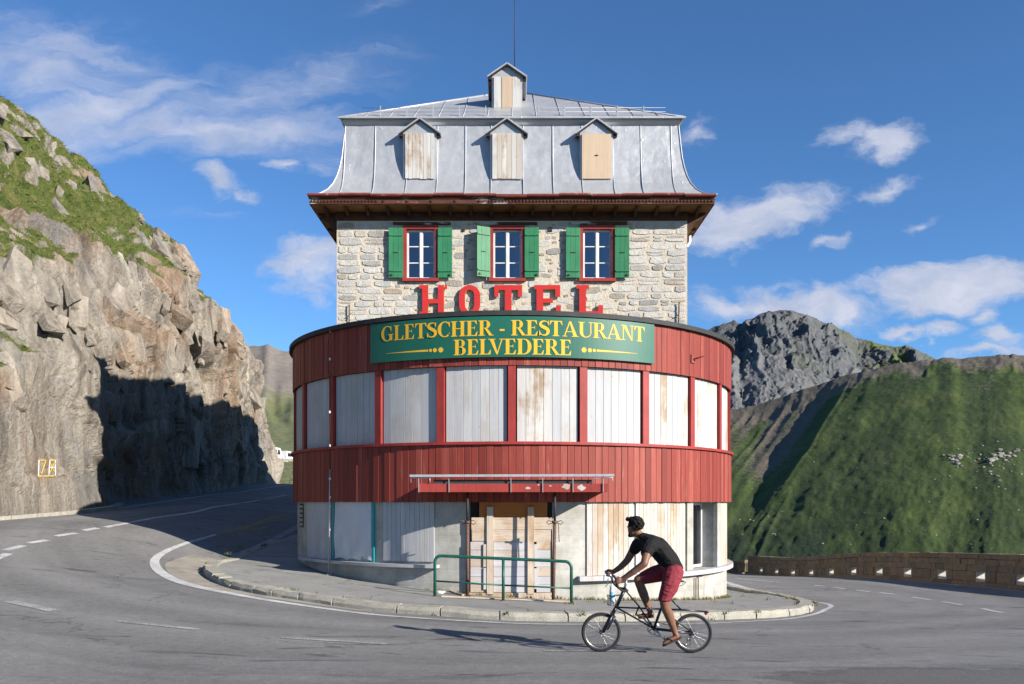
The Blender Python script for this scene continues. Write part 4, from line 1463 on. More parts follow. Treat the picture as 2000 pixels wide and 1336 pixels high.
# front skin with window openings (mortar), cut as columns
front = MB()
ops = []
for px, k in WIN:
    ops.append((fx(px - 33), fx(px + 33), fz(547), fz(443)))
xs = [-HW - .004] + [v for o in ops for v in o[:2]] + [HW + .004]
yb = YF + 0.30
for i in range(len(xs) - 1):
    x0, x1 = xs[i], xs[i + 1]
    if i % 2 == 0:
        front.box2((x0, YF, -1.0), (x1, YF + 1.498, Z_TOP))
    else:
        o = ops[i // 2]
        front.box2((x0, YF, -1.0), (x1, YF + 1.498, o[2]))
        front.box2((x0, YF, o[3]), (x1, YF + 1.498, Z_TOP))
stone_wall = part(front, 'stone_wall', 'mortar')
WO = Vector(stone_wall.matrix_basis.translation) + HO

# stones
def stone_variant(seed):
    rg = random.Random(seed)
    n = 10
    mb = MB(); vs = []
    ang = [2 * math.pi * (k + rg.uniform(-.25, .25)) / n for k in range(n)]
    sq = rg.uniform(3.2, 7.0) if seed < 10 else rg.uniform(2.4, 4.5)
    base = []
    for a in ang:
        c, s = math.cos(a), math.sin(a)
        r = (abs(c) ** sq + abs(s) ** sq) ** (-1 / sq) * rg.uniform(.86, 1.0)
        base.append((c * r * .5, s * r * .5))
    for (k, y) in ((1.0, 0.02), (0.992, -0.72), (0.955, -0.95)):
        for (x, z) in base:
            vs.append((x * k + rg.uniform(-.012, .012), y + (rg.uniform(-.13, .13) if y < 0 else 0), z * k + rg.uniform(-.012, .012)))
    vs.append((rg.uniform(-.15, .15), -.92 + rg.uniform(-.3, .3), rg.uniform(-.15, .15)))
    fs = []
    for r_ in range(2):
        for k in range(n):
            k2 = (k + 1) % n
            fs.append((r_ * n + k, r_ * n + k2, (r_ + 1) * n + k2, (r_ + 1) * n + k))
    for k in range(n): fs.append((2 * n + k, 2 * n + (k + 1) % n, 3 * n))
    mb.add(vs, fs)
    return mb.mesh('stone', MATS['stone'])


VARS = [stone_variant(s) for s in range(22)]
rg = random.Random(21)
stones = []
blocked = [(fx(px - 36), fx(px + 36), fz(550), fz(433)) for px, k in WIN]
def clear(xc, zc, L, hh):
    return all(not (xc + L * .45 > b[0] and xc - L * .45 < b[1] and zc + hh * .4 > b[2] and zc - hh * .4 < b[3]) for b in blocked)


for side in (-1, 1):                        # dressed blocks towards the corners
    z = 3.50
    while z < Z_TOP - .06:
        h = min(rg.uniform(.145, .205), Z_TOP - z)
        x = 0.0
        lim = rg.uniform(1.25, 1.75)
        while x < lim:
            L = rg.uniform(.24, .66)
            hh = h * rg.uniform(.80, .96)
            xc = side * (HW - .01 - x - L / 2); zc = z + h / 2
            if clear(xc, zc, L, hh):
                if rg.random() < .14:        # two thin stones instead of one block
                    stones.append((xc, zc + h * .22, L - .04, hh * .42, False, rg.randrange(22), rg.uniform(-.05, .05)))
                    stones.append((xc, zc - h * .24, L - .05, hh * .40, False, rg.randrange(22), rg.uniform(-.05, .05)))
                else:
                    stones.append((xc, zc, L - rg.uniform(.02, .05), hh, True, rg.randrange(10), rg.uniform(-.03, .03)))
            x += L
        z += h
placed = []
for _ in range(9000):                       # rubble bedded in a lot of mortar between them
    u = rg.random() if _ > 700 else 1.0
    L = rg.uniform(.08, .16) if u < .4 else rg.uniform(.14, .30) if u < .8 else rg.uniform(.26, .52)
    hh = min(.17, L * rg.uniform(.28, .75)); hh = max(.045, hh)
    xc, zc = rg.uniform(-3.0, 3.0), rg.uniform(3.5, Z_TOP - .08)
    if not clear(xc, zc, L, hh): continue
    if any(abs(xc - s_[0]) < (L + s_[2]) * .5 + .012 and abs(zc - s_[1]) < (hh + s_[3]) * .5 + .014 for s_ in placed): continue
    if any(s_[4] and abs(xc - s_[0]) < (L + s_[2]) * .5 and abs(zc - s_[1]) < (hh + s_[3]) * .5 for s_ in stones): continue
    placed.append((xc, zc, L, hh, False, rg.randrange(22), rg.gauss(0, .13)))
    if len(placed) > 420: break
stones += placed
stones.sort(key=lambda s: -s[2] * s[3])
rest = MB()
for i, (xc, zc, L, hh, edge, v, rot) in enumerate(stones):
    dep = rg.uniform(.010, .022) if edge else rg.uniform(.004, .018)
    if i < 300:
        o = link('stone', VARS[v])
        o.location = Vector((xc, YF, zc)) - WO
        o.scale = (L, dep, hh)
        o.rotation_euler = (0, rot, 0)
        o.parent = stone_wall
    else:
        M = Matrix.Translation((xc, YF, zc)) @ Matrix.Rotation(rot, 4, 'Y') @ Matrix.Diagonal((L, dep, hh, 1))
        rest.add([M @ vv.co for vv in VARS[v].vertices], [tuple(p.vertices) for p in VARS[v].polygons])
o = part(rest, 'stones', 'stone', stone_wall); o.location = Vector(o.location) - WO
o['kind'] = 'stuff'

# ---- windows, shutters
curt = MB()
for wi, (px, k) in enumerate(WIN):
    x0, x1, z0, z1 = fx(px - 34.5), fx(px + 34.5), fz(548.5), fz(441.5)
    fr = MB()
    t = .085
    fr.box2((x0, YF - .05, z0), (x0 + t, YF + .16, z1)); fr.box2((x1 - t, YF - .05, z0), (x1, YF + .16, z1))
    fr.box2((x0 + t, YF - .048, z1 - t), (x1 - t, YF + .16, z1))
    win = part(fr, 'window', 'frame_red')
    sill = MB(); sill.box2((x0 - .02, YF - .09, z0 - .025), (x1 + .02, YF + .16, z0 + .05))
    W2 = HO
    def sub(mb_, name, mat, par=win):
        o_ = mb_.build(name, [MATS[m] for m in mat] if isinstance(mat, (list, tuple)) else MATS[mat], par)
        return o_
    # children live in the window's space (offset -HO like the window itself)
    sub(sill, 'sill', 'frame_red')
    a0, a1, b0, b1 = x0 + t + .003, x1 - t - .003, z0 + .053, z1 - t - .003
    yc = YF + .075
    sash = MB()
    f = .045
    xm = (a0 + a1) / 2
    for (s0, s1) in ((a0, xm - .004), (xm + .004, a1)):
        sash.box2((s0, yc - .02, b0), (s0 + f, yc + .02, b1)); sash.box2((s1 - f, yc - .02, b0), (s1, yc + .02, b1))
        sash.box2((s0 + f, yc - .018, b0), (s1 - f, yc + .02, b0 + f)); sash.box2((s0 + f, yc - .018, b1 - f), (s1 - f, yc + .02, b1))
        for q in (1, 2):
            zz = b0 + (b1 - b0) * q / 3
            sash.box2((s0 + f, yc - .012, zz - .012), (s1 - f, yc + .015, zz + .012))
    sash.box2((xm - .03, yc - .035, b0 + .003), (xm + .03, yc - .0205, b1 - .003))
    sub(sash, 'sash', 'white_paint')
    for (s0, s1) in ((a0 + f, xm - f), (xm + f, a1 - f)):
        for q in range(3):
            za = b0 + (b1 - b0) * q / 3; zb = b0 + (b1 - b0) * (q + 1) / 3
            g = MB(); g.add([(s0, yc + .004, za + .006), (s1, yc + .004, za + .006), (s1, yc + .004, zb - .006), (s0, yc + .004, zb - .006)], [(0, 1, 2, 3)])
            sub(g, 'pane', 'pane_glass')
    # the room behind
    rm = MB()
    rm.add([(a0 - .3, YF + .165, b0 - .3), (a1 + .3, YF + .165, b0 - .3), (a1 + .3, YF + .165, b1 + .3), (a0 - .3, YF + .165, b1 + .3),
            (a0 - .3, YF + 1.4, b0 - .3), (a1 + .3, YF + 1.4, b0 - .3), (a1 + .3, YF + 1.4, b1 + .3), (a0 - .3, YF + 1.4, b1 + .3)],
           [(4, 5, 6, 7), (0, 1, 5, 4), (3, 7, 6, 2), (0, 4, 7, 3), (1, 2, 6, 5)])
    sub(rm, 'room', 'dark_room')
    if wi == 2 or wi == 1:
        cu = MB(); pts = []
        n = 26
        c0, c1 = (xm + .10, a1 - .01)
        for i in range(n + 1):
            for zz, pull in ((b1, 1.0), (b0 + .6, .72), (b0, .80)):
                u = i / n
                pts.append((c1 - (c1 - c0) * (1 - u) * pull, YF + .155 + .018 * math.sin(u * 26), zz))
        cu.add(pts, [(i * 3 + j, (i + 1) * 3 + j, (i + 1) * 3 + j + 1, i * 3 + j + 1) for i in range(n) for j in range(2)], True)
        sub(cu, 'curtain', 'curtain')
    # lintel of old timber above
    li = MB()
    lx0, lx1 = fx(px - 54), fx(px + 58)
    li.box2((lx0, YF - .045, z1 + .022), (lx1, YF + .04, z1 + .085 + .02 * (wi == 2)))
    hp(li.build('lintel', MATS['peeling_brown']))
    # shutters
    for side in (-1, 1):
        wS = .355
        hS = fz(448) - fz(545)
        sh = MB()
        nb = 3
        for b in range(nb):
            sh.box2((b * wS / nb + .002, -.018, 0), ((b + 1) * wS / nb - .002, .018, hS))
        hinge_x = (x0 + .01) if side < 0 else (x1 - .01)
        o_ = hp(sh.build('shutter', MATS['shutter_green']))
        for zz in (.16, hS - .19):
            bt = MB(); bt.box2((.02, -.040, zz - .016), (wS - .012, -.0195, zz + .016))
            bt.build('batten', MATS['shutter_green'], o_)
        hd = MB(); hd.box2((wS * .35, -.034, hS * .5 - .006), (wS * .68, -.0195, hS * .5 + .006)); hd.build('handle', MATS['dark_steel'], o_)
        ct = MB(); ct.box2((wS * .72, -.038, .045), (wS * .92, -.0195, .062)); ct.box2((wS * .80, -.0385, .03), (wS * .83, -.0198, .09)); ct.build('catch', MATS['dark_steel'], o_)
        zb = fz(545) + (.02 if wi == 1 else 0) + (.012 if (wi + side) % 2 else 0)
        base = Vector((hinge_x, YF - .075, zb)) - HO
        o_.location = base
        ang = 0.0
        if side < 0:
            # the board set runs to the left of its hinge
            o_.scale = (-1, 1, 1)
            ang = R(-27) if wi == 1 else R(-3)
            o_.rotation_euler = (0, 0, -ang if wi != 1 else R(25))
        else:
            o_.rotation_euler = (0, 0, R(-2))

# small openings and rusted irons on the wall
for (px, py, s) in ((1074.5, 449, .10), (905.5, 450, .06)):
    mb = MB(); mb.box((fx(px), YF - .01, fz(py)), (s, .05, s)); part(mb, 'vent', 'dark_steel')
for (px, p0, p1) in ((683, 596, 634), (1324, 592, 634)):
    mb = MB(); mb.tube([(fx(px), YF - .06, fz(p1 + 20)), (fx(px) + (.02 if px > 1000 else 0), YF - .06, fz(p0))], .018, 6)
    mb.bar((fx(px) - .06, YF - .06, fz(620)), (fx(px) + .03, YF - .05, fz(614)), .02)
    part(mb, 'iron_bar', 'rust')

# ---- cornice
EY, EX = 20.93, 4.88           # eave edge
RY = RYB
mb = MB()
mb.box2((-EX, EY, 7.175), (EX, RY + .55, 7.205))
soffit = part(mb, 'soffit', 'soffit_wood')
mb = MB()
mb.box2((-HW - .03, YF - .03, 6.965), (HW + .03, YF - .001, 7.174))
mb.box2((-HW - .03, YF, 6.965), (-HW - .001, RY, 7.174)); mb.box2((HW + .001, YF, 6.965), (HW + .03, RY, 7.174))
part(mb, 'frieze', 'brown_wood')
mb = MB()
mb.box2((-EX, EY - .025, 7.185), (EX, EY + .002, 7.30))
mb.box2((-EX - .02, EY - .045, 7.301), (EX + .02, EY + .01, 7.37))
for s in (-1, 1):
    mb.box2((s * EX - .012, EY, 7.175), (s * EX + .012, RY + .5, 7.30)); mb.box2((s * EX - .02, EY + .012, 7.301), (s * EX + .03, RY + .5, 7.37))
fascia = part(mb, 'fascia', 'peeling_brown')
mb = MB()
nd = 118
for i in range(nd):
    x = -EX + .05 + (2 * EX - .1) * i / (nd - 1)
    if abs(x + 1.9) < 1.3 and i % 7: continue       # dentils lost along the battered stretch
    mb.box2((x - .021, EY - .05, 7.225), (x + .021, EY - .0255, 7.272))
d_ = part(mb, 'dentils', 'brown_wood', fascia); d_['kind'] = 'stuff'
for i in range(19):
    x = -4.55 + 9.1 * i / 18
    mb = MB()
    mb.prism([(EY + .06, 7.1745), (YF - .032, 7.1745), (YF - .032, 7.03), (YF - .14, 7.05), (YF - .34, 7.12), (EY + .10, 7.135)], x - .035, x + .035, 'YZ')
    part(mb, 'bracket', 'brown_wood')
for s in (-1, 1):
    for i in range(22):
        y = YF + .4 + i * .9
        mb = MB()
        mb.prism([(s * (HW + .032), 7.1745), (s * (EX - .05), 7.1745), (s * (EX - .05), 7.13), (s * (HW + .25), 7.10), (s * (HW + .032), 7.0)], y - .04, y + .04, 'XZ')
        part(mb, 'bracket', 'brown_wood')
    # carved corner console under the side eave
    mb = MB()
    mb.prism([(s * (HW + .03), 7.16), (s * (EX - .06), 7.165), (s * (EX - .16), 7.02), (s * (HW + .20), 6.93), (s * (HW + .15), 6.80), (s * (HW + .03), 6.62)], YF + .06, YF + .13, 'XZ')
    part(mb, 'console', 'brown_wood')
# gutter in lengths, sagging a little
for i in range(13):
    x0 = -EX - .03 + i * (2 * EX + .06) / 13; x1 = x0 + (2 * EX + .06) / 13 - .012
    dz = .012 * math.sin(i * 1.9) - (.02 if i in (6, 7) else 0)
    mb = MB()
    vs = []; n = 7
    for x in (x0, x1):
        for k in range(n):
            a = math.pi * k / (n - 1)
            vs.append((x, EY - .075 - .062 * math.cos(a), 7.40 + dz - .068 * math.sin(a)))
    mb.add(vs, [(k, k + 1, n + k + 1, n + k) for k in range(n - 1)] + [(0, n, 2 * n - 1, n - 1)], True)
    part(mb, 'gutter', 'gutter_red')

# ---- mansard
PROF = [(-.05, 7.405), (.06, 7.435), (.20, 7.51), (.36, 7.67), (.47, 7.86), (.545, 8.06), (.605, 8.30), (.65, 8.56), (.685, 8.92), (.71, 9.22), (.725, 9.40), (.665, 9.455), (.645, 9.53)]
RB = RY + .55


def footprint(inset, n_long=48):
    x = EX - inset; y0 = EY + inset; y1 = RB - inset
    pts = [(-x + 2 * x * i / n_long, y0) for i in range(n_long)]
    pts += [(x, y0 + (y1 - y0) * i / n_long) for i in range(n_long)]
    pts += [(x - 2 * x * i / n_long, y1) for i in range(n_long)]
    pts += [(-x, y1 - (y1 - y0) * i / n_long) for i in range(n_long)]
    return pts


pi_ = np.array(PROF)
tfine = np.r_[np.linspace(0, 10, 31), 11, 12]
ins = np.interp(tfine, np.arange(13), pi_[:, 0]); zs = np.interp(tfine, np.arange(13), pi_[:, 1])
rings = []
for a, z in zip(ins, zs):
    f = footprint(a)
    rings.append([(p[0], p[1], z) for p in f])
P = np.array(rings)
nn = P.shape[1]
cxy = np.array([0, (EY + RB) / 2])
dent = 0.022 * fbm(P[:, :, 0] * 1.3 + P[:, :, 1] * 1.3, P[:, :, 2] * 1.4, 4, 3)
P[1:-2, :, 1] += (dent * np.where(P[:, :, 1] < cxy[1], 1, -1))[1:-2] * (np.abs(P[:, :, 0]) < EX - .85)[1:-2]
P[0:3, :, 2] += 0.012 * fbm(P[0:3, :, 0] * .8, P[0:3, :, 1] * .8, 2, 9)
P = np.concatenate([P, P[:, :1]], 1)
mans = hp(link('mansard_roof', grid_mesh('mansard_roof', P, MATS['zinc'], smooth=False)))
# standing seams on the front and the sides
for x in (-4.22, -3.42, -2.62, -1.86, -1.16, -.52, .28, 1.02, 1.74, 2.52, 3.22, 4.02):
    mb = MB()
    pts = []
    for a, z in zip(ins[2:31], zs[2:31]):
        k = (EX - a) / EX
        xx = x * (0.90 + 0.10 * k) if abs(x) > 3.9 else x * (0.97 + .03 * k)
        pts.append((max(-EX + a, min(EX - a, xx)), EY + a - .012, z))
    mb.tube(pts, .013, 5)
    mb.build('seam', MATS['zinc'], mans)
for s in (-1, 1):
    mb = MB()
    mb.tube([(s * (EX - a + .004), EY + a - .004, z + .003) for a, z in zip(ins, zs)], .017, 6)
    mb.build('ridge_roll', MATS['zinc'], mans)
    for y in np.arange(22.5, 42, 1.1):
        mb = MB(); mb.tube([(s * (EX - a + .010), y, z) for a, z in zip(ins[2:31], zs[2:31])], .013, 5)
        mb.build('seam', MATS['zinc'], mans)

# ---- upper roof
ux, uy0, uz = EX - .60, EY + .60, 9.535
uy1 = RB - .60
AP = 4.28
apz = 12.2
mb = MB()
n = 16
def up_pt(x, y):
    d = min(ux - abs(x), y - uy0, uy1 - y)
    return uz + (apz - uz) * max(0, d) / ux
V = [(-ux, uy0, uz), (ux, uy0, uz), (ux, uy1, uz), (-ux, uy1, uz), (0, uy0 + ux, apz), (0, uy1 - ux, apz)]
mb.add(V, [(0, 1, 4), (1, 2, 5, 4), (2, 3, 5), (3, 0, 4, 5), (0, 3, 2, 1)])
top_roof = part(mb, 'upper_roof', 'zinc')
for i in range(1, 14):
    x = -ux + 2 * ux * i / 14
    mb = MB(); L = ux - abs(x)
    mb.tube([(x, uy0 + .02, uz + .012), (x * 1.0, uy0 + L, uz + .012 + (apz - uz) * L / ux)], .014, 5)
    mb.build('seam', MATS['zinc'], top_roof)
for s in (-1, 1):
    mb = MB(); mb.tube([(s * ux, uy0, uz + .01), (0, uy0 + ux, apz + .01)], .028, 6); mb.build('ridge_roll', MATS['zinc'], top_roof)
    mb = MB(); mb.bar((s * ux * .0 - s * 0, uy0 - .03, uz - .01), (s * (ux + .03), uy0 - .03, uz - .01), .05, .04); mb.build('drip_edge', MATS['zinc'], top_roof)
# snow guard rails
sl = (apz - uz) / ux
for k, (off, h) in enumerate(((.22, .10), (.22, .20))):
    mb = MB(); mb.tube([(-3.75, uy0 + off, uz + off * sl + h), (3.85, uy0 + off, uz + off * sl + h + .01)], .006, 5); mb.build('snow_rail', MATS['zinc'], top_roof)
for i in range(11):
    x = -3.3 + i * .66
    mb = MB(); mb.bar((x, uy0 + .22, uz + .22 * sl - .02), (x, uy0 + .22, uz + .22 * sl + .25), .045, .018); mb.build('snow_hook', MATS['zinc'], top_roof)

# ---- dormers
def dormer(pxc, w, yfr, z0, z1, zap, depth, kind, over=.07, zb=None):
    x = (pxc - 1000) * yfr / F
    d = MB()
    d.prism([(x - w / 2, z0), (x + w / 2, z0), (x + w / 2, z1), (x, zap - .06), (x - w / 2, z1)], yfr, yfr + depth, 'XZ')
    dm = part(d, 'dormer', 'zinc')
    rf = MB()
    e = .12
    zr = z1 - (zap - z1) * e / (w / 2)
    for s in (-1, 1):
        n_ = Vector((s * (zap - z1), 0, w / 2)).normalized() * .035
        a = Vector((x, 0, zap)); b = Vector((x + s * (w / 2 + e), 0, zr))
        vs = []
        for yy in (yfr - over, yfr + depth + .3):
            for q in (a - n_ * .6, b - n_ * .6, b + n_ * .4, a + n_ * .4):
                vs.append((q.x, yy, q.z))
        rf.add(vs, [(0, 1, 2, 3), (4, 7, 6, 5), (0, 4, 5, 1), (1, 5, 6, 2), (2, 6, 7, 3), (3, 7, 4, 0)], mi=0)
    r_ = rf.build('dormer_roof', MATS['zinc'], dm)
    vg = MB()
    for s in (-1, 1):
        vg.bar((x + s * .02, yfr - over + .02, zap - .055), (x + s * (w / 2 + e - .02), yfr - over + .02, zr - .035), .03, .05, up=(0, 1, 0))
        vg.box2((x + s * (w / 2 + .01), yfr - over + .05, zr + .0), (x + s * (w / 2 + e - .02), yfr + .1, zr - .06))
    vg.build('bargeboard', MATS['dark_steel'], dm)
    # boarding nailed over the window
    bw = w - .10
    bz0, bz1 = z0 + .015, zb
    if kind == 'chip':
        b = MB(); b.box2((x - bw / 2, yfr - .035, bz0), (x + bw / 2, yfr - .003, bz1 - .02)); b.build('board', MATS['chipboard'], dm)
        h_ = MB(); h_.box2((x - .04, yfr - .05, (bz0 + bz1) / 2), (x + .04, yfr - .036, (bz0 + bz1) / 2 + .02)); h_.build('handle', MATS['dark_steel'], dm)
    elif kind == 'top':
        for q0, q1, m_, yy in ((0, .30, 'weathered_board', 0), (.30, .70, 'chipboard', .012), (.70, 1, 'weathered_board', 0)):
            b = MB(); b.box2((-bw * (q1 - q0) / 2 + .003, -.015, -(bz1 - bz0) / 2), (bw * (q1 - q0) / 2 - .003, .015, (bz1 - bz0) / 2))
            o_ = b.build('board', MATS[m_], dm); o_.location = (x - bw / 2 + bw * (q0 + q1) / 2, yfr - .02 - yy, (bz0 + bz1) / 2)
    else:
        nb = 8 if kind == 'white' else 6
        for q in range(nb):
            b = MB(); b.box2((-bw / nb / 2 + .003, -.012, -(bz1 - bz0) / 2), (bw / nb / 2 - .003, .012, (bz1 - bz0) / 2))
            o_ = b.build('board', MATS['weathered_board' if kind == 'white' else ('bare_board' if q % 2 else 'weathered_board')], dm)
            o_.location = (x - bw / 2 + bw * (q + .5) / nb, yfr - .018 - random.uniform(0, .006), (bz0 + bz1) / 2 + random.uniform(-.01, .01))
    return dm


DY = 21.43
dk = DY / F
for px, kind in ((820, 'white'), (990, 'bare'), (1165, 'chip')):
    dormer(px, .82, DY, (HOR - 351) * dk, (HOR - 255) * dk, (HOR - 232) * dk, .9, kind, zb=(HOR - 261) * dk)
DT = 22.9
dk = DT / F
dormer(990.5, .80, DT, (HOR - 216) * dk, (HOR - 146) * dk, (HOR - 126) * dk, 1.8, 'top', .10, zb=(HOR - 151) * dk)
mb = MB(); mb.tube([(.07, 24.4, 11.4), (.08, 24.4, 15.6)], [.016, .008], 5); part(mb, 'lightning_rod', 'dark_steel')

# white downpipe elbow at the right eave, grating of the side stair
mb = MB()
mb.tube([(4.75, 23.2, 7.12), (4.75, 23.2, 6.95), (4.70, 23.2, 6.85), (4.55, 23.2, 6.80), (4.42, 23.2, 6.76), (4.42, 23.2, 4.0)], .045, 8)
part(mb, 'downpipe', 'white_plastic')
mb = MB()
for k in range(7):
    mb.tube([(4.42 + .0, 22.4 + k * .22, 3.2), (4.42, 22.4 + k * .22, 4.95)], .012, 5)
for zz in (3.4, 4.2, 4.93): mb.bar((4.42, 22.3, zz), (4.42, 23.9, zz), .03)
part(mb, 'stair_railing', 'dark_steel')

# ------------------------------------------------------------------ round restaurant wing
RW = 5.61
wc = Vector((0, 22.9, 0))


def cyl(th, r, z): return (r * math.sin(th), 22.9 - r * math.cos(th), z)


def theta(px, r):
    k = (px - 1000) / F
    lo, hi = -R(76), R(76)
    for _ in range(60):
        m = (lo + hi) / 2
        if r * math.sin(m) / (22.9 - r * math.cos(m)) < k: lo = m
        else: hi = m
    return lo


def arcbox(mb, t0, t1, r0, r1, z0, z1, n=None, mi=0, zfun=None):
    n = n or max(1, int(abs(t1 - t0) / R(2.0)))
    vs = []
    for i in range(n + 1):
        t = t0 + (t1 - t0) * i / n
        za = z0 if zfun is None else zfun(t)
        vs += [cyl(t, r0, za), cyl(t, r1, za), cyl(t, r1, z1), cyl(t, r0, z1)]
    fs = []
    for i in range(n):
        a, b = i * 4, i * 4 + 4
        fs += [(a, a + 1, b + 1, b), (a + 1, a + 2, b + 2, b + 1), (a + 2, a + 3, b + 3, b + 2), (a + 3, a, b, b + 3)]
    fs += [(0, 3, 2, 1), (n * 4, n * 4 + 1, n * 4 + 2, n * 4 + 3)]
    return mb.add(vs, fs, mi=mi)


ZU0, ZU1 = 2.725, 3.70          # upper red band
ZS = 1.20                       # sill between the bands
ZL0, ZL1 = -0.005, 1.14         # lower red band
mb = MB()
arcbox(mb, R(-178), R(178), .05, RW + .09, 3.705, 3.80, 120)
wroof = part(mb, 'wing_roof', 'roof_felt')
mb = MB(); arcbox(mb, R(-140), R(140), RW - .35, RW - .036, ZU0 + .01, ZU1, 120)
band_u = part(mb, 'upper_cladding', 'dark_room')
mb = MB(); arcbox(mb, R(-140), R(140), RW - .35, RW - .036, ZL0 + .02, ZL1, 120)
band_l = part(mb, 'lower_cladding', 'dark_room')


def plank_mesh(w, z0, z1, r, th, bev=.006):
    """one upright board, tangent to the circle, modelled about the wing axis"""
    hw = w / 2
    mb = MB()
    x = hw
    vs = []
    for zz in (z0, z1):
        vs += [(-x, -r + th * 0 + .03, zz), (-x, -r - .0 + .004, zz), (-x + bev, -r, zz), (x - bev, -r, zz), (x, -r + .004, zz), (x, -r + .03, zz)]
    fs = [(k, (k + 1) % 6, 6 + (k + 1) % 6, 6 + k) for k in range(6)] + [tuple(range(6))[::-1], tuple(range(6, 12))]
    mb.add(vs, fs)
    return mb


pw = R(1.52)
W_ = 2 * RW * math.tan(pw / 2)
mU = [plank_mesh(W_ * k - .006, ZU0, ZU1, RW, 0).mesh('plank', MATS['red_wood']) for k in (1.0,)]
mL = [plank_mesh(W_ - .006, ZL0 + d, ZL1, RW, 0).mesh('plank', MATS['red_wood']) for d in (0, .003, -.003)]
npl = int(R(134) / pw)
for i in range(-npl, npl + 1):
    for par, ms in ((band_u, mU), (band_l, mL)):
        o = link('plank', ms[abs(i * 7) % len(ms)], par)
        o.location = (0, 22.9, 0)
        o.rotation_euler = (0, 0, i * pw)
        s = 1 + random.uniform(-.0012, .0012)
        o.scale = (s, s, 1)
# sill ledge between the storeys and thin lips
mb = MB(); arcbox(mb, R(-140), R(140), RW - .35, RW + .055, ZL1 + .003, ZS, 120); part(mb, 'sill_band', 'frame_red')
# window strip: mullions every fifteen degrees, boards between
for i in range(-9, 10):
    t = R(15.0 * i)
    mb = MB(); hwm = .078
    mb.box2((-hwm, -(RW - .02), ZS + .002), (hwm, -(RW - .30), ZU0 + .008))
    o = hp(mb.build('mullion', MATS['frame_red'])); o.location = Vector((0, 22.9, 0)) - HO; o.rotation_euler = (0, 0, t)
RB_ = RW - .085
for i in range(-9, 9):
    t0 = R(15.0 * i) + .088 / RB_ + .002; t1 = R(15.0 * (i + 1)) - .088 / RB_ - .002
    mb = MB(); arcbox(mb, t0, t1, RB_ - .16, RB_ - .032, ZS + .004, ZU0 + .004, 8)
    pan = part(mb, 'board_panel', 'dark_room')
    nb = 7
    dt = (t1 - t0) / nb
    heavy = i in (0, 3, 4)
    me = plank_mesh(dt * RB_ - .005, -(ZU0 - ZS) / 2 + .01, (ZU0 - ZS) / 2, RB_, 0, .004)
    mm = {}
    for q in range(nb):
        m_ = 'weathered_board' if heavy and (q < 4 if i == 0 else q > 2) else ('grey_board' if i < 1 else ('weathered_board' if (q * 5 + i) % 4 == 0 else 'grey_board'))
        if m_ not in mm: mm[m_] = me.mesh('board', MATS[m_])
        o = link('board', mm[m_], pan)
        o.location = (0, 22.9, (ZU0 + ZS) / 2)
        o.rotation_euler = (0, 0, t0 + dt * (q + .5))

# ---- ground floor: board-marked concrete with boarded openings
RG = 5.50
tw0, tw1 = theta(1351, RG), theta(1398, RG)


def base_z(t): return -2.9


mb = MB()
arcbox(mb, R(-140), tw0, RG - .45, RG, -2.9, .018, 100)
arcbox(mb, tw1, R(140), RG - .45, RG, -2.9, .018, 60)
arcbox(mb, tw0, tw1, RG - .45, RG, -2.9, -1.52, 4)
arcbox(mb, tw0, tw1, RG - .45, RG, -.02, .018, 4)
gf = part(mb, 'ground_floor_wall', 'concrete')


def lower_panel(p0, p1, z0, z1, mat, name='board_panel', per=.145, r=RG + .035, mats2=None):
    t0, t1 = theta(p0, r), theta(p1, r)
    nb = max(2, int(round((t1 - t0) * r / per)))
    dt = (t1 - t0) / nb
    mb = MB(); arcbox(mb, t0, t1, RG - .02, r - .031, z0 + .01, z1, 6)
    pan = part(mb, name, 'dark_room')
    cache = {}
    for q in range(nb):
        m_ = mat if not mats2 else (mats2 if (q * 7) % 5 < 2 else mat)
        if m_ not in cache: cache[m_] = plank_mesh(dt * r - .004, -(z1 - z0) / 2, (z1 - z0) / 2, r, 0, .004).mesh('board', MATS[m_])
        o = link('board', cache[m_], pan)
        o.location = (0, 22.9, (z0 + z1) / 2 + random.uniform(-.004, .002))
        o.rotation_euler = (0, 0, t0 + dt * (q + .5))
    return pan


lower_panel(599, 646, -1.27, -.008, 'grey_board', per=.13)
lower_panel(748, 848, -1.22, -.008, 'grey_board', per=.105)
lower_panel(1146, 1237, -1.50, -.008, 'bare_board', per=.115, mats2='weathered_board')
lower_panel(1242, 1338, -1.50, -.008, 'bare_board', per=.10, mats2='weathered_board')
lower_panel(1404, 1420, -1.50, -.008, 'bare_board', per=.14)
for p0, p1, m_ in ((1339, 1350.5, 'concrete'), (1397.5, 1403.5, 'concrete')):
    mb = MB(); arcbox(mb, theta(p0, RG), theta(p1, RG), RG - .05, RG + .045, -1.50, -.008, 2); part(mb, 'jamb', m_)
# sills
mb = MB(); arcbox(mb, theta(588, RG + .1), theta(853, RG + .16), RG - .02, RG + .17, -1.34, -1.275, 40); part(mb, 'ledge', 'white_plank')
mb = MB(); arcbox(mb, theta(1131, RG + .1), R(74), RG - .02, RG + .16, -1.60, -1.505, 40); part(mb, 'ledge', 'white_plank')
mb = MB(); arcbox(mb, R(74) + .002, R(100), RG - .02, RG + .16, -1.60, -1.505, 20); part(mb, 'ledge', 'white_plank')
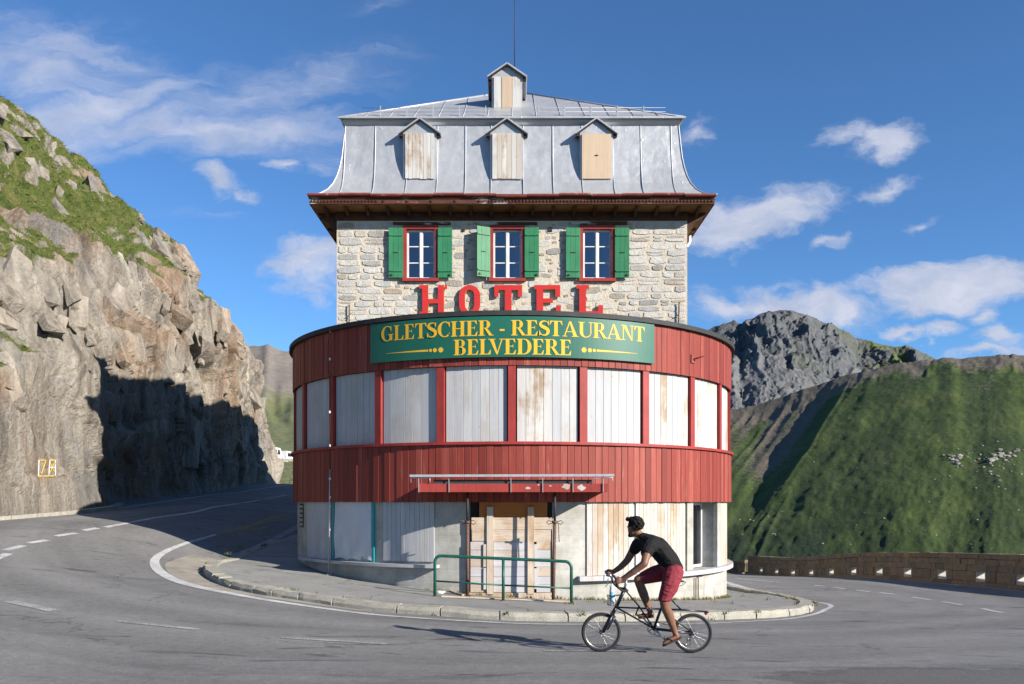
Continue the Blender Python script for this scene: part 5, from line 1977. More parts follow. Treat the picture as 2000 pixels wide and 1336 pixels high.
# deep window beside the right jamb
rgw = RG - .32
tm = (tw0 + tw1) / 2
mb = MB(); arcbox(mb, tw0 + .002, tw1 - .002, rgw - .05, rgw, -1.50, -1.44, 3); arcbox(mb, tw0 + .002, tw1 - .002, rgw - .05, rgw, -.08, -.021, 3)
arcbox(mb, tw0 + .002, tw0 + .012, rgw - .05, rgw, -1.44, -.08, 1); arcbox(mb, tw1 - .014, tw1 - .002, rgw - .05, rgw, -1.44, -.08, 1)
dw = part(mb, 'window', 'white_paint')
mb = MB(); mb.add([cyl(tw0 + .012, rgw - .02, -1.44), cyl(tw1 - .014, rgw - .02, -1.44), cyl(tw1 - .014, rgw - .02, -.08), cyl(tw0 + .012, rgw - .02, -.08)], [(0, 1, 2, 3)])
mb.build('pane', MATS['pane_glass'], dw)
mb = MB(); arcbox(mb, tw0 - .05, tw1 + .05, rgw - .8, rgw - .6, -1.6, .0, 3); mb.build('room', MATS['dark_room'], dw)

# torn white sheet with teal battens, hung over an opening
t0, t1 = theta(653, RG + .03), theta(728, RG + .03)
nI, nJ = 40, 46
g = np.zeros((nI, nJ, 3))
for i in range(nI):
    for j in range(nJ):
        u, v = i / (nI - 1), j / (nJ - 1)
        zz = -1.26 + (1.255) * v
        if v < .12: zz += .05 * abs(math.sin(u * 9)) * (1 - v / .12)
        r_ = RG + .030 + .012 * math.sin(u * 7 + v * 5) + .010 * math.sin(u * 23 + 9 * v * (1 - v)) * (1 - v) + .02 * math.sin((u - v * .6) * 15) * (1 - v) ** 2
        tt = t0 + (t1 - t0) * (u * (1 - .03 * (1 - v)) + .015 * (1 - v))
        g[i, j] = cyl(tt, r_, zz)
hp(link('plastic_sheet', grid_mesh('plastic_sheet', g, MATS['sheet_white'])))
for p0, p1 in ((651.5, 654.5), (727.5, 732.5)):
    mb = MB(); arcbox(mb, theta(p0, RG), theta(p1, RG), RG - .01, RG + .04, -1.27, -.008, 1); part(mb, 'teal_strip', 'teal_plastic')
# slotted vent and the twin pipe
mb = MB(); arcbox(mb, theta(586, RG), theta(593, RG), RG - .01, RG + .012, -.60, -.05, 1); v_ = part(mb, 'slot_vent', 'dark_room')
for k in range(5):
    mb = MB(); arcbox(mb, theta(587, RG), theta(592.4, RG), RG + .0125, RG + .02, -.57 + k * .105, -.50 + k * .105, 1); mb.build('slat', MATS['concrete'], v_)
mb = MB()
for p in (1355, 1361):
    t = theta(p, RG)
    mb.tube([cyl(t, RG + .035, -2.45), cyl(t, RG + .035, -1.72 if p < 1358 else -1.66), cyl(t + (.0 if p < 1358 else .02), RG + .035, -1.68 if p < 1358 else -1.64)], .014, 6)
mb.tube([cyl(theta(1361, RG), RG + .035, -1.65), cyl(theta(1372, RG), RG + .035, -1.65)], .014, 6)
part(mb, 'standpipe', 'rust')

# conduit down the left of the wing with white clips
tcd = theta(646, RW + .03)
mb = MB()
pts = [cyl(theta(649, RW + .05), RW + .12, 3.72), cyl(theta(644, RW), RW + .04, 3.4), cyl(theta(643, RW), RW + .03, 2.9), cyl(tcd, RW + .03, 2.4), cyl(tcd, RW + .07, 1.1), cyl(tcd, RW + .04, .6)]
mb.tube(pts, .008, 5)
part(mb, 'cable', 'dark_steel')
mb = MB()
tz = float(SIDE(np.array([cyl(tcd, RW + .05, 0)[0]]), np.array([cyl(tcd, RW + .05, 0)[1]]))[0])
mb.tube([cyl(tcd, RW + .05, .7), cyl(tcd, RW + .06, 0), cyl(tcd, RW + .08, tz - .02)], .014, 6)
mb.lathe([(0, .0), (.07, .0), (.07, .02), (0, .02)], (cyl(tcd, RW + .08, tz)[0], cyl(tcd, RW + .08, tz)[1], tz + .005), 'Z', 10)
cnd = part(mb, 'conduit', 'galvanised')
for zz in (3.70, 3.1, 1.95, 1.22, .5, .1, -.1, -.6):
    mb = MB(); c_ = cyl(tcd, RW + .05, zz); mb.box(c_, (.035, .035, .05)); mb.build('clip', MATS['white_plastic'], cnd)

# bracket of a lost lamp on the upper band
tl = theta(1352, RW)
mb = MB(); mb.box2((-.07, -RW - .03, 3.02), (.07, -RW - .002, 3.20)); mb.tube([(.01, -RW - .03, 3.10), (.10, -RW - .25, 3.16)], .016, 6)
o = hp(mb.build('lamp_bracket', MATS['gutter_red'])); o.location = Vector((0, 22.9, 0)) - HO; o.rotation_euler = (0, 0, tl)

# ---- boarded door
dz_ = lambda py: (HOR - py) * 17.33 / F
dx_ = lambda px: (px - 1000) * 17.33 / F
YD = 22.9 - RG - .06
mb = MB(); mb.box2((dx_(918), YD + .045, -2.2), (dx_(1079), YD + .40, -.006)); door = part(mb, 'door', 'dark_room')


def dpl(p0, p1, q0, q1, yy, mat, name='plank', th=.025, rot=0):
    x0, x1, z0, z1 = dx_(p0), dx_(p1), dz_(q1), dz_(q0)
    mb = MB(); mb.box2((-(z1 - z0) / 2, -th / 2, -(x1 - x0) / 2), ((z1 - z0) / 2, th / 2, (x1 - x0) / 2))
    o = mb.build(name, MATS[mat], door)
    o.location = ((x0 + x1) / 2, yy, (z0 + z1) / 2)
    o.rotation_euler = (0, R(90) + rot, 0)


dpl(936, 1069, 981, 1010, YD + .02, 'brown_panel', 'panel')
dpl(921, 1078, 1010.5, 1034, YD + .005, 'raw_plank'); dpl(922, 1076, 1034.5, 1058, YD + .008, 'raw_plank', rot=.006)
for k, (a, b) in enumerate(((1058.6, 1074), (1074.6, 1090), (1090.6, 1107), (1107.6, 1126), (1126.6, 1142), (1142.6, 1157))):
    dpl(919, 949, a, b, YD + .012, 'white_plank'); dpl(964, 1030, a, b, YD + .01, 'white_plank'); dpl(1048, 1075, a, b, YD + .012, 'white_plank' if k % 3 else 'raw_plank')
for p0, p1 in ((951, 963.5), (1030.5, 1043)):
    x0, x1 = dx_(p0), dx_(p1)
    mb = MB(); mb.box2((-(x1 - x0) / 2, -.02, -(dz_(990) - dz_(1160)) / 2), ((x1 - x0) / 2, .02, (dz_(990) - dz_(1160)) / 2))
    o = mb.build('batten', MATS['raw_plank'], door); o.location = ((x0 + x1) / 2, YD - .028, (dz_(990) + dz_(1160)) / 2)
for p0, p1, q0, q1 in ((944, 950.5, 1063, 1107), (1043.5, 1050, 1063, 1107), (944.5, 950.5, 1109, 1151), (1043.5, 1050, 1110, 1150)):
    x0, x1, z0, z1 = dx_(p0), dx_(p1), dz_(q1), dz_(q0)
    mb = MB(); mb.box2((-(x1 - x0) / 2, -.015, -(z1 - z0) / 2), ((x1 - x0) / 2, .015, (z1 - z0) / 2))
    o = mb.build('batten', MATS['white_plank'], door); o.location = ((x0 + x1) / 2, YD - .022, (z0 + z1) / 2)
mb = MB(); mb.box2((dx_(917), YD - .03, -2.05), (dx_(1080), YD + .05, dz_(1158))); mb.build('threshold', MATS['raw_plank'], door)

# ---- canopy over the door
CY = 16.66
ck = CY / F
cx0, cx1 = (816 - 1000) * ck, (1187 - 1000) * ck
cz0, cz1 = (HOR - 961) * ck, (HOR - 944.5) * ck
mb = MB(); mb.box2((cx0, CY, cz0), (cx1, CY + .03, cz1)); mb.box2((cx0, CY + .031, cz0), (cx0 + .03, 17.7, cz1)); mb.box2((cx1 - .03, CY + .031, cz0), (cx1, 17.7, cz1))
mb.box2((cx0 + .031, CY + .031, cz0 + .01), (cx1 - .031, 17.55, cz0 + .05))
canopy = part(mb, 'canopy', 'canopy_red')
mb = MB(); mb.box2((cx0 + .3, CY + .05, cz1 - .02), (cx1 - .3, CY + .2, cz1 + .075)); mb.build('felt_roll', MATS['roof_felt'], canopy)
px0, px1, pz = (801 - 1000) * ck, (1199 - 1000) * ck, (HOR - 929.5) * ck
mb = MB(); mb.bar((px0, CY - .05, pz), (px1, CY - .05, pz + .012), .04, .045); mb.build('rail', MATS['galvanised'], canopy)
for p in (818, 877, 998, 1060, 1119, 1178):
    x = (p - 1000) * ck
    mb = MB(); mb.bar((x, CY - .02, pz - .01), (x, CY - .02, cz0 - .005), .022, .012); mb.build('strap', MATS['galvanised'], canopy)
for p0, p1 in ((803, 840), (1160, 1196)):
    mb = MB()
    a, b = (p0 - 1000) * ck, (p1 - 1000) * ck
    mb.tube([(a, CY - .03, pz - .13), (a, CY - .03, pz - .035), (b, CY - .03, pz - .035), (b, CY - .03, pz - .13)], .013, 6)
    mb.build('bracket', MATS['galvanised'], canopy)
for k, (px, py, s) in enumerate(((1031, 953, .05), (1106, 950, .10), (1135, 952, .09), (1075, 949, .03), (1052, 947, .025))):
    x, z_ = (px - 1000) * ck, (HOR - py) * ck
    rgp = random.Random(k)
    mb = MB(); pl = []
    for q in range(9):
        a = q / 9 * 6.283; pl.append((x + s * math.cos(a) * rgp.uniform(.6, 1.1), max(cz0 + .004, min(cz1 - .004, z_ + s * .7 * math.sin(a) * rgp.uniform(.5, 1.1)))))
    mb.prism(pl, CY - .003, CY - .001, 'XZ'); mb.build('bare_patch', MATS['white_plank'], canopy)
for x in (-1.25, 1.2):
    mb = MB(); mb.bar((x, CY + .1, cz0 + .02), (x, 17.40, cz0 + .02), .05, .03); mb.build('bearer', MATS['dark_steel'], canopy)
# ------------------------------------------------------------------ HOTEL in cut-out letters
hs = empty('hotel_letters', (0, YF - .12, 4.58))
tag(hs, 'red cut-out letters spelling HOTEL fixed to the stone wall', 'sign')
ZB, ZT = fz(617.5), fz(558.5)
HH = ZT - ZB


def letter_slab(name_polys, x0):
    mb = MB()
    for k, pl in enumerate(name_polys):
        e = .0006 * k
        mb.prism([(x0 + p[0] * HH, ZB + p[1] * HH) for p in pl], YF - .095 - e, YF - .045 + e, 'XZ', 0, 1)
    o = mb.build('letter', [MATS['letter_red'], MATS['letter_edge']], hs)
    o.location = -Vector(hs.location)
    return o


def rc(x0, y0, x1, y1): return [(x0, y0), (x1, y0), (x1, y1), (x0, y1)]


S = .20
letter_slab([rc(.10, 0, .10 + S, 1), rc(.62, 0, .62 + S, 1), rc(.10 + S, .40, .62, .54), rc(0, .88, .10, 1), rc(.84, .88, .92, 1), rc(0, 0, .10, .12), rc(.84, 0, .92, .12)], fx(819.5))
# O: rounded arch-like ring
outer = []; inn = []
for k in range(25):
    a = math.pi * k / 24
    outer.append((.35 + .35 * math.cos(a), .65 + .35 * math.sin(a))); inn.append((.35 + .15 * math.cos(a), .66 + .19 * math.sin(a)))
polys = [[outer[k], outer[k + 1], inn[k + 1], inn[k]] for k in range(24)]
polys += [[(.70 - q[0], 1 - q[1]) for q in p] for p in polys]
polys += [rc(0, .35, .20, .65), rc(.50, .35, .70, .65)]
mbo = MB()
for pl in polys:
    mbo.prism([(fx(897) + p[0] * HH, ZB + p[1] * HH) for p in pl], YF - .095, YF - .045, 'XZ', 0, 1)
o = mbo.build('letter', [MATS['letter_red'], MATS['letter_edge']], hs); o.location = -Vector(hs.location)
letter_slab([rc(.35, 0, .57, 1), rc(0, .84, .35, 1), rc(.57, .84, .92, 1), rc(0, .62, .14, .84), rc(.78, .62, .92, .84), rc(.25, 0, .35, .12), rc(.57, 0, .67, .12)], fx(965.5))
letter_slab([rc(.08, 0, .30, 1), rc(.30, .86, .86, 1), rc(.70, .62, .86, .86), rc(.30, .42, .62, .56), rc(.30, 0, .88, .14), rc(.72, .14, .88, .32), rc(0, .86, .08, 1), rc(0, 0, .08, .12)], fx(1043))
letter_slab([rc(.10, 0, .32, 1), rc(0, .88, .10, 1), rc(.32, .88, .42, 1), rc(.32, 0, .88, .14), rc(.72, .14, .88, .34), rc(0, 0, .10, .12)], fx(1125))

# ------------------------------------------------------------------ green signboard
RS = RW + .075
sign = empty('restaurant_sign', (0, 22.9 - RS, 3.28))
tag(sign, 'curved green signboard reading GLETSCHER - RESTAURANT BELVEDERE in yellow', 'sign')
SO = -Vector(sign.location)


def sp(mb, name, mat, parent=sign):
    o = mb.build(name, MATS[mat], parent)
    o.location = SO
    return o


ts0, ts1 = theta(723.5, RS), theta(1278, RS)
tmid = theta(1000, RS)
for a, b in ((ts0, tmid - .0004), (tmid + .0004, ts1)):
    mb = MB(); arcbox(mb, a, b, RS - .04, RS, 2.875, 3.685, 30); sp(mb, 'board', 'sign_green')

TH, TN, SF = .20, .055, .045       # thick stem, thin stroke, serif height


def rib(pts, ws):
    """variable-width stroke as quads"""
    p = np.array(pts, float); d = np.gradient(p, axis=0); d /= np.linalg.norm(d, axis=1)[:, None] + 1e-9
    nr = np.stack([-d[:, 1], d[:, 0]], 1); w = np.array(ws)[:, None] / 2
    a = p + nr * w; b = p - nr * w
    return [[tuple(a[i]), tuple(b[i]), tuple(b[i + 1]), tuple(a[i + 1])] for i in range(len(p) - 1)]


def ell(cx, cy, rx, ry, a0, a1, thick, thin=TN, n=22, power=1.5):
    t = np.linspace(R(a0), R(a1), n)
    w = thin + (thick - thin) * np.abs(np.cos(t)) ** power
    return rib(np.stack([cx + (rx - w / 2) * np.cos(t), cy + (ry - w / 2) * np.sin(t)], 1), w)


def stem(x, w=TH, e=.085, top=True, bot=True):
    r = [rc(x, 0, x + w, 1)]
    for on, y0, y1, y2 in ((top, 1 - SF, 1, 1 - SF - .04), (bot, 0, SF, SF + .04)):
        if on:
            r += [rc(x - e, y0, x, y1), rc(x + w, y0, x + w + e, y1)]
            r += [[(x - e * .5, y0 if y0 > .5 else y1), (x, y0 if y0 > .5 else y1), (x, y2)], [(x + w, y0 if y0 > .5 else y1), (x + w + e * .5, y0 if y0 > .5 else y1), (x + w, y2)]]
    return r


def glyph(c):
    if c == 'L': return stem(.09) + [rc(.29, 0, .62, SF + .01), [(.50, SF + .01), (.62, SF + .01), (.66, .30), (.63, .30)], [(.62, 0), (.64, 0), (.66, .30), (.62, SF)]], .70
    if c in 'EF':
        g = stem(.09) + [rc(.29, 1 - SF - .01, .60, 1), [(.48, 1 - SF - .01), (.60, 1 - SF - .01), (.62, .74), (.60, .74)], rc(.29, .50, .47, .50 + SF), [(.44, .525), (.50, .66), (.50, .39)],
                         rc(.29, 0, .62, SF + .01), [(.50, SF + .01), (.62, SF + .01), (.66, .29), (.63, .29)]]
        return g, .70
    if c == 'T': return stem(.27, e=.09, top=False) + [rc(.02, 1 - SF - .01, .72, 1), [(.02, 1 - SF - .01), (.13, 1 - SF - .01), (.025, .72), (0, .72)], [(.61, 1 - SF - .01), (.72, 1 - SF - .01), (.74, .72), (.715, .72)]], .75
    if c == 'H': return stem(.09) + stem(.58) + [rc(.29, .48, .58, .48 + SF + .01)], .90
    if c == 'R':
        return stem(.09) + [rc(.29, 1 - SF, .42, 1), rc(.29, .47, .42, .47 + SF)] + ell(.42, .735, .26, .265, -90, 90, TH * 1.02) + [[(.36, .47), (.52, .47), (.80, SF), (.60, SF)], rc(.60, 0, .88, SF)], .86
    if c == 'B':
        return stem(.09) + [rc(.29, 1 - SF, .40, 1), rc(.29, .50, .42, .50 + SF), rc(.29, 0, .42, SF)] + ell(.40, .755, .25, .245, -90, 90, TH * .95) + ell(.42, .265, .29, .265, -90, 90, TH * 1.05), .76
    if c == 'D':
        return stem(.09) + [rc(.29, 1 - SF, .40, 1), rc(.29, 0, .40, SF)] + ell(.40, .50, .42, .50, -90, 90, TH * 1.08), .86
    if c == 'C':
        return ell(.46, .50, .43, .52, 55, 305, TH * 1.08) + [[(.66, .97), (.76, .97), (.76, .64), (.73, .64), (.66, .86)], [(.68, .14), (.77, .26), (.75, .29), (.62, .08)]], .82
    if c == 'G':
        return ell(.46, .50, .43, .52, 55, 300, TH * 1.08) + [[(.66, .97), (.76, .97), (.76, .66), (.73, .66), (.66, .86)], rc(.62, .04, .82, .40), rc(.54, .40, .90, .40 + SF)], .92
    if c == 'S':
        pts = [(.54, .83), (.44, .94), (.31, .965), (.17, .90), (.115, .78), (.16, .655), (.30, .56), (.43, .48), (.535, .37), (.54, .22), (.46, .09), (.32, .035), (.18, .07), (.08, .18)]
        ws = [.05, .06, .07, .12, .17, .20, .215, .215, .20, .175, .12, .07, .06, .05]
        q, _ = polyline(pts, .03); s_ = np.linspace(0, 1, len(q)); w = np.interp(s_, np.linspace(0, 1, 14), ws)
        return rib(q, w) + [[(.54, .98), (.58, .98), (.58, .68), (.555, .68), (.50, .86)], [(.04, .02), (.08, .02), (.13, .14), (.07, .33), (.04, .33)]], .64
    if c == 'A':
        return [[(.40, 1), (.50, 1), (.86, SF), (.64, SF)], [(.40, 1), (.45, .93), (.15, SF), (.09, SF)], rc(.235, .30, .62, .30 + SF), rc(0, 0, .27, SF), rc(.54, 0, .95, SF)], .93
    if c == 'V':
        return [[(.10, 1 - SF), (.32, 1 - SF), (.53, .12), (.47, 0)], [(.74, 1 - SF), (.80, 1 - SF), (.53, 0), (.47, 0)], rc(.0, 1 - SF, .42, 1), rc(.63, 1 - SF, .92, 1)], .90
    if c == 'U':
        t = np.linspace(R(180), R(360), 22)
        w = TN + (TH - TN) * np.clip(-np.cos(t), 0, 1) ** 1.2
        u = rib(np.stack([.44 + (.35 - w / 2) * np.cos(t), .33 + (.35 - w / 2) * np.sin(t)], 1), w)
        return [rc(.09, .33, .29, 1 - SF), rc(.735, .33, .79, 1 - SF), rc(0, 1 - SF, .38, 1), rc(.63, 1 - SF, .89, 1)] + u, .90
    if c == 'N':
        return [rc(.12, 0, .175, 1 - SF), rc(.71, .0, .765, 1 - SF), [(.12, 1 - SF), (.34, 1 - SF), (.765, .0), (.70, .0)], rc(0, 1 - SF, .34, 1), rc(.02, 0, .28, SF), rc(.60, 1 - SF, .88, 1)], .90
    if c == '-': return [rc(.08, .30, .36, .42)], .44
    return [], .28


def set_text(txt, t0, t1, z0, z1, squeeze=1.0):
    g = [glyph(c) for c in txt]
    tot = sum(q[1] for q in g) - (.20 if 'LV' in txt else 0)
    u = (t1 - t0) * RS / tot
    x = t0 * RS
    h = z1 - z0
    g = [(a, b - (.20 if c == 'L' and txt[i + 1:i + 2] == 'V' else 0)) for i, (c, (a, b)) in enumerate(zip(txt, g))]
    for c, (polys, adv) in zip(txt, g):
        if polys:
            mb = MB()
            for k, pl in enumerate(polys):
                rr = RS + .0035 + .00022 * k
                vs = [cyl((x + p[0] * u) / RS, rr, z0 + p[1] * h) for p in pl]
                mb.add(vs, [tuple(range(len(pl)))])
            o = link('letter', mb.mesh('letter', MATS['sign_yellow'], fix=False), sign)
            o.location = SO
        x += adv * u


set_text('GLETSCHER - RESTAURANT', theta(744, RS), theta(1259, RS), 3.300, 3.605)
set_text('BELVEDERE', theta(886, RS), theta(1117, RS), 2.925, 3.235)
for s in (-1, 1):
    for px, r_ in ((861, .052), (849.5, .043), (841, .033), (834.5, .024)):
        t_ = theta(1000 + s * (1000 - px) + (1.5 if s > 0 else 0), RS)
        mb = MB(); mb.add([cyl(t_ + r_ * math.cos(a) / RS, RS + .004, 3.045 + r_ * math.sin(a)) for a in np.linspace(0, 6.283, 17)[:-1]], [tuple(range(16))])
        o = link('dot', mb.mesh('dot', MATS['sign_yellow'], fix=False), sign); o.location = SO
    ta, tb = theta(1000 + s * 168, RS), theta(1000 + s * 246, RS)
    mb = MB(); n = 14; vs = []
    for i in range(n + 1):
        u_ = i / n; hh = .019 * (1 - u_) + .002
        vs += [cyl(ta + (tb - ta) * u_, RS + .004, 3.045 - hh), cyl(ta + (tb - ta) * u_, RS + .004, 3.045 + hh)]
    mb.add(vs, [(2 * i, 2 * i + 1, 2 * i + 3, 2 * i + 2) for i in range(n)])
    o = link('flourish', mb.mesh('flourish', MATS['sign_yellow'], fix=False), sign); o.location = SO
# ------------------------------------------------------------------ parapet walls along the downhill road
PAR = [(15.6, 13.0), (15.0, 17.5), (14.0, 23.7), (13.62, 28), (13.2, 32.8), (12.86, 39), (12.5, 46)]


def parapet(path, label, holes, height=.95, name='parapet_wall'):
    p, L = polyline(path, .1)
    s_ = np.linspace(0, L, len(p))
    d = np.gradient(p, axis=0); d /= np.linalg.norm(d, axis=1)[:, None]
    zr = ROAD(p[:, 0], p[:, 1])

    def W(s, off, h):
        x = np.interp(s, s_, p[:, 0]); y = np.interp(s, s_, p[:, 1])
        dx = np.interp(s, s_, d[:, 0]); dy = np.interp(s, s_, d[:, 1])
        return Vector((x + dy * off, y - dx * off, float(np.interp(s, s_, zr)) + h))       # off > 0: away from the road

    def block(mb, s0, s1, o0, o1, h0, h1, jit=0.0, org=Vector((0, 0, 0)), n=1):
        j = lambda: random.uniform(-jit, jit)
        for k in range(n):
            a, b = s0 + (s1 - s0) * k / n, s0 + (s1 - s0) * (k + 1) / n
            vs = [W(a + j(), o0 + j(), h0 + j()) - org, W(b + j(), o0 + j(), h0 + j()) - org, W(b, o1, h0) - org, W(a, o1, h0) - org,
                  W(a + j(), o0 + j(), h1 + j()) - org, W(b + j(), o0 + j(), h1 + j()) - org, W(b, o1, h1) - org, W(a, o1, h1) - org]
            mb.add(vs, [(0, 3, 2, 1), (4, 5, 6, 7), (0, 1, 5, 4), (1, 2, 6, 5), (2, 3, 7, 6), (3, 0, 4, 7)])

    TOP = height - .16
    core = MB(); jams = []
    hs_ = sorted(holes)
    hw_, hb, ht = .25, .125, .42
    cuts = [0.0] + [v for h in hs_ for v in (h - hw_, h + hw_)] + [L]
    for i in range(len(cuts) - 1):
        a, b = cuts[i], cuts[i + 1]
        if b - a < .02: continue
        n = max(1, int((b - a) / .8))
        if i % 2 == 0:
            block(core, a, b, .03, .36, -.6, TOP, n=n)
        else:
            block(core, a, b, .03, .36, ht, TOP); block(core, a, b, .03, .36, -.6, hb - .01)
            jams.append((a, b))
    root = core.build(name, MATS['wall_joint'])
    tag(root, label, 'wall', kind='thing')
    rg = random.Random(len(path) * 7 + 1)

    def stone(s0, s1, o0, o1, h0, h1, nm, jit=.008):
        c = W((s0 + s1) / 2, 0, h0)
        mb = MB(); block(mb, s0, s1, o0, o1, h0, h1, jit, c)
        o = mb.build(nm, MATS['wall_stone'], root); o.location = c

    # coping, plinth
    s = 0.0
    while s < L - .1:
        e = min(L, s + rg.uniform(.42, .62)); stone(s + .006, e - .006, -.03, .40, TOP + .004, height, 'coping_stone'); s = e
    s = 0.0
    while s < L - .1:
        e = min(L, s + rg.uniform(.7, 1.1)); stone(s + .006, e - .006, -.16, .028, -.2, .118, 'plinth_stone', .006); s = e
    # face courses
    for ci, (h0, h1) in enumerate(((.124, .42), (.426, .61), (.616, TOP - .004))):
        s = 0.0
        while s < L - .05:
            e = min(L, s + rg.uniform(.34, .70))
            a, b = s + .007, e - .007
            if ci == 0:
                for h in hs_:
                    if a < h + hw_ and b > h - hw_:
                        if a < h - hw_ - .05: b = h - hw_ - .005
                        elif b > h + hw_ + .05: a = h + hw_ + .005
                        else: a = b
            if b - a > .06: stone(a, b, rg.uniform(-.012, .004), .029, h0, h1, 'stone', .010)
            s = e
    # cheeks, sills and wedges of the drain openings, coloured pale to look sunlit
    for a, b in jams:
        for s0, s1 in ((a, a + .05), (b - .05, b)):
            c = W((s0 + s1) / 2, .2, hb); mb = MB(); block(mb, s0, s1, .006, .37, hb - .008, ht - .002, .006, c)
            o = mb.build('drain_stone', MATS['sunlit_drain_rock'], root); o.location = c
        c = W((a + b) / 2, .2, hb); mb = MB(); block(mb, a + .05, b - .05, -.02, .37, hb - .03, hb + .012, .003, c)
        vs = [W(a + .06, .0, hb) - c, W(b - .055, -.01, hb) - c, W(b - .055, .35, hb) - c, W(a + .06, .35, hb) - c, W(a + .10, .05, hb + .03) - c, W(b - .055, .03, hb + .10) - c, W(b - .055, .33, hb + .10) - c, W(a + .10, .33, hb + .03) - c]
        mb.add(vs, [(0, 3, 2, 1), (4, 5, 6, 7), (0, 1, 5, 4), (1, 2, 6, 5), (2, 3, 7, 6), (3, 0, 4, 7)])
        o = mb.build('drain_stone', MATS['sunlit_drain_rock'], root); o.location = c
    for h in []:
        c = W(h, .2, hb)
        mb = MB()
        g = random.Random(int(h * 10))
        vs = []
        for k in range(8):
            a = k / 8 * 6.283
            vs.append((g.uniform(.8, 1.1) * .17 * math.cos(a), g.uniform(.8, 1.1) * .21 * math.sin(a), -.02))
        for k in range(8):
            a = k / 8 * 6.283
            vs.append((g.uniform(.6, .9) * .15 * math.cos(a), g.uniform(.6, .9) * .18 * math.sin(a), g.uniform(.03, .12) + (.05 if math.sin(a) > 0 else 0)))
        mb.add(vs, [(k, (k + 1) % 8, 8 + (k + 1) % 8, 8 + k) for k in range(8)] + [tuple(range(8, 16))])
        o = mb.build('drain_stone', MATS['sunlit_drain_rock'], root); o.location = c
    return root


def path_len_at(path, px):
    p, L = polyline(path, .1)
    u = p[:, 0] / p[:, 1] * F + 1000
    i = np.argmin(np.abs(u - px))
    return L * i / (len(p) - 1)


holes = [path_len_at(PAR, q) for q in (1487, 1517, 1549, 1584, 1623, 1668, 1718, 1774, 1839, 1914, 1997, 2100, 2220)]
parapet(PAR, 'long brown stone parapet with drain openings along the downhill road', holes)
parapet([(12.75, 47.4), (12.62, 50), (12.4, 54)], 'short far length of stone parapet just right of the hotel', [5.5], .80)

# ------------------------------------------------------------------ green tube railing in front of the door
A_ = Vector(pix(849.5, 1168, 16.3)); B_ = Vector(pix(983, 1173, 16.2)); C_ = Vector(pix(1116, 1179, 16.1))
for q in (A_, B_, C_): q.z = float(SIDE(np.array([q.x]), np.array([q.y]))[0])
rail = empty('railing', (A_ + C_) / 2)
tag(rail, 'green tubular handrail standing before the boarded door', 'railing')
rO = -Vector(rail.location)
ta, tb, tc_ = pix(849.5, 1085, 16.3)[2], pix(983, 1091, 16.2)[2], pix(1116, 1097, 16.1)[2]
aT, cT = Vector((A_.x, A_.y, ta)), Vector((C_.x, C_.y, tc_))
dirx = (cT - aT).normalized()
mb = MB()
pts = [A_ - Vector((0, 0, .03)), aT - Vector((0, 0, .14))]
for k in range(1, 7):
    a = math.pi / 2 * k / 6
    pts.append(aT + dirx * .12 * (1 - math.cos(a)) + Vector((0, 0, -.12 * (1 - math.sin(a)))))
pts += [aT + dirx * .7, (aT + cT) / 2, cT - dirx * .7]
for k in range(0, 7):
    a = math.pi / 2 * k / 6
    pts.append(cT - dirx * .12 * (1 - math.sin(a)) + Vector((0, 0, -.12 * (1 - math.cos(a)))))
pts += [C_ - Vector((0, 0, .03))]
mb.tube(pts, .030, 10)
o = mb.build('top_rail', MATS['rail_green'], rail); o.location = rO
mb = MB(); mb.tube([B_ - Vector((0, 0, .03)), Vector((B_.x, B_.y, tb - .01))], .029, 10); o = mb.build('post', MATS['rail_green'], rail); o.location = rO
for q0, q1 in ((A_, B_), (B_, C_)):
    z0, z1 = q0.z + .29, q1.z + .29
    mb = MB(); mb.tube([(q0.x, q0.y, z0), (q1.x, q1.y, z1)], .016, 8); o = mb.build('mid_rail', MATS['rail_green'], rail); o.location = rO
for q in (A_, B_, C_):
    mb = MB(); mb.lathe([(0, .012), (.055, .012), (.06, 0)], q, 'Z', 12); o = mb.build('foot', MATS['rust'], rail); o.location = rO

# ------------------------------------------------------------------ steel props under the canopy
def prop(px, yy, label, lean=0.0):
    x = (px - 1000) * yy / F
    gz = float(SIDE(np.array([x]), np.array([yy]))[0])
    r = empty('steel_prop', (x, yy, gz))
    tag(r, label, 'prop')
    zt = cz0 + .008 - gz
    mid = -.42 - gz
    mb = MB(); mb.tube([(0, 0, 0), (lean, 0, mid)], .034, 10); mb.build('outer_tube', MATS['rust'], r)
    mb = MB(); mb.tube([(lean, 0, mid - .02), (lean, 0, zt)], .025, 10); mb.build('inner_tube', MATS['dark_steel'], r)
    mb = MB(); mb.lathe([(.03, 0), (.055, 0), (.055, .05), (.03, .05)], (lean, 0, mid), 'Z', 12)
    for s in (-1, 1):
        mb.tube([(lean + s * .04, -.02, mid + .03), (lean + s * .12, -.05, mid + .06), (lean + s * .16, -.02, mid + .02), (lean + s * .12, .02, mid - .02), (lean + s * .04, .01, mid + .01)], .008, 5)
    mb.tube([(lean + .07, 0, mid), (lean + .085, 0, mid - .36)], .008, 5)
    mb.build('collar', MATS['rust'], r)
    mb = MB(); mb.box((0, 0, .006), (.12, .12, .012)); mb.build('base_plate', MATS['rust'], r)
    mb = MB(); mb.box((lean, 0, zt - .004), (.12, .12, .008)); mb.build('head_plate', MATS['rust'], r)


prop(913, 16.85, 'rusty steel prop left of the boarded door, under the canopy')
prop(1080.5, 16.80, 'rusty steel prop right of the boarded door, under the canopy', .03)

# ------------------------------------------------------------------ litter on the pavement
def on_walk(px, py):
    x, y = ground_hit(px, py, SIDE, 10, 22)
    return Vector((x, y, float(SIDE(np.array([x]), np.array([y]))[0])))


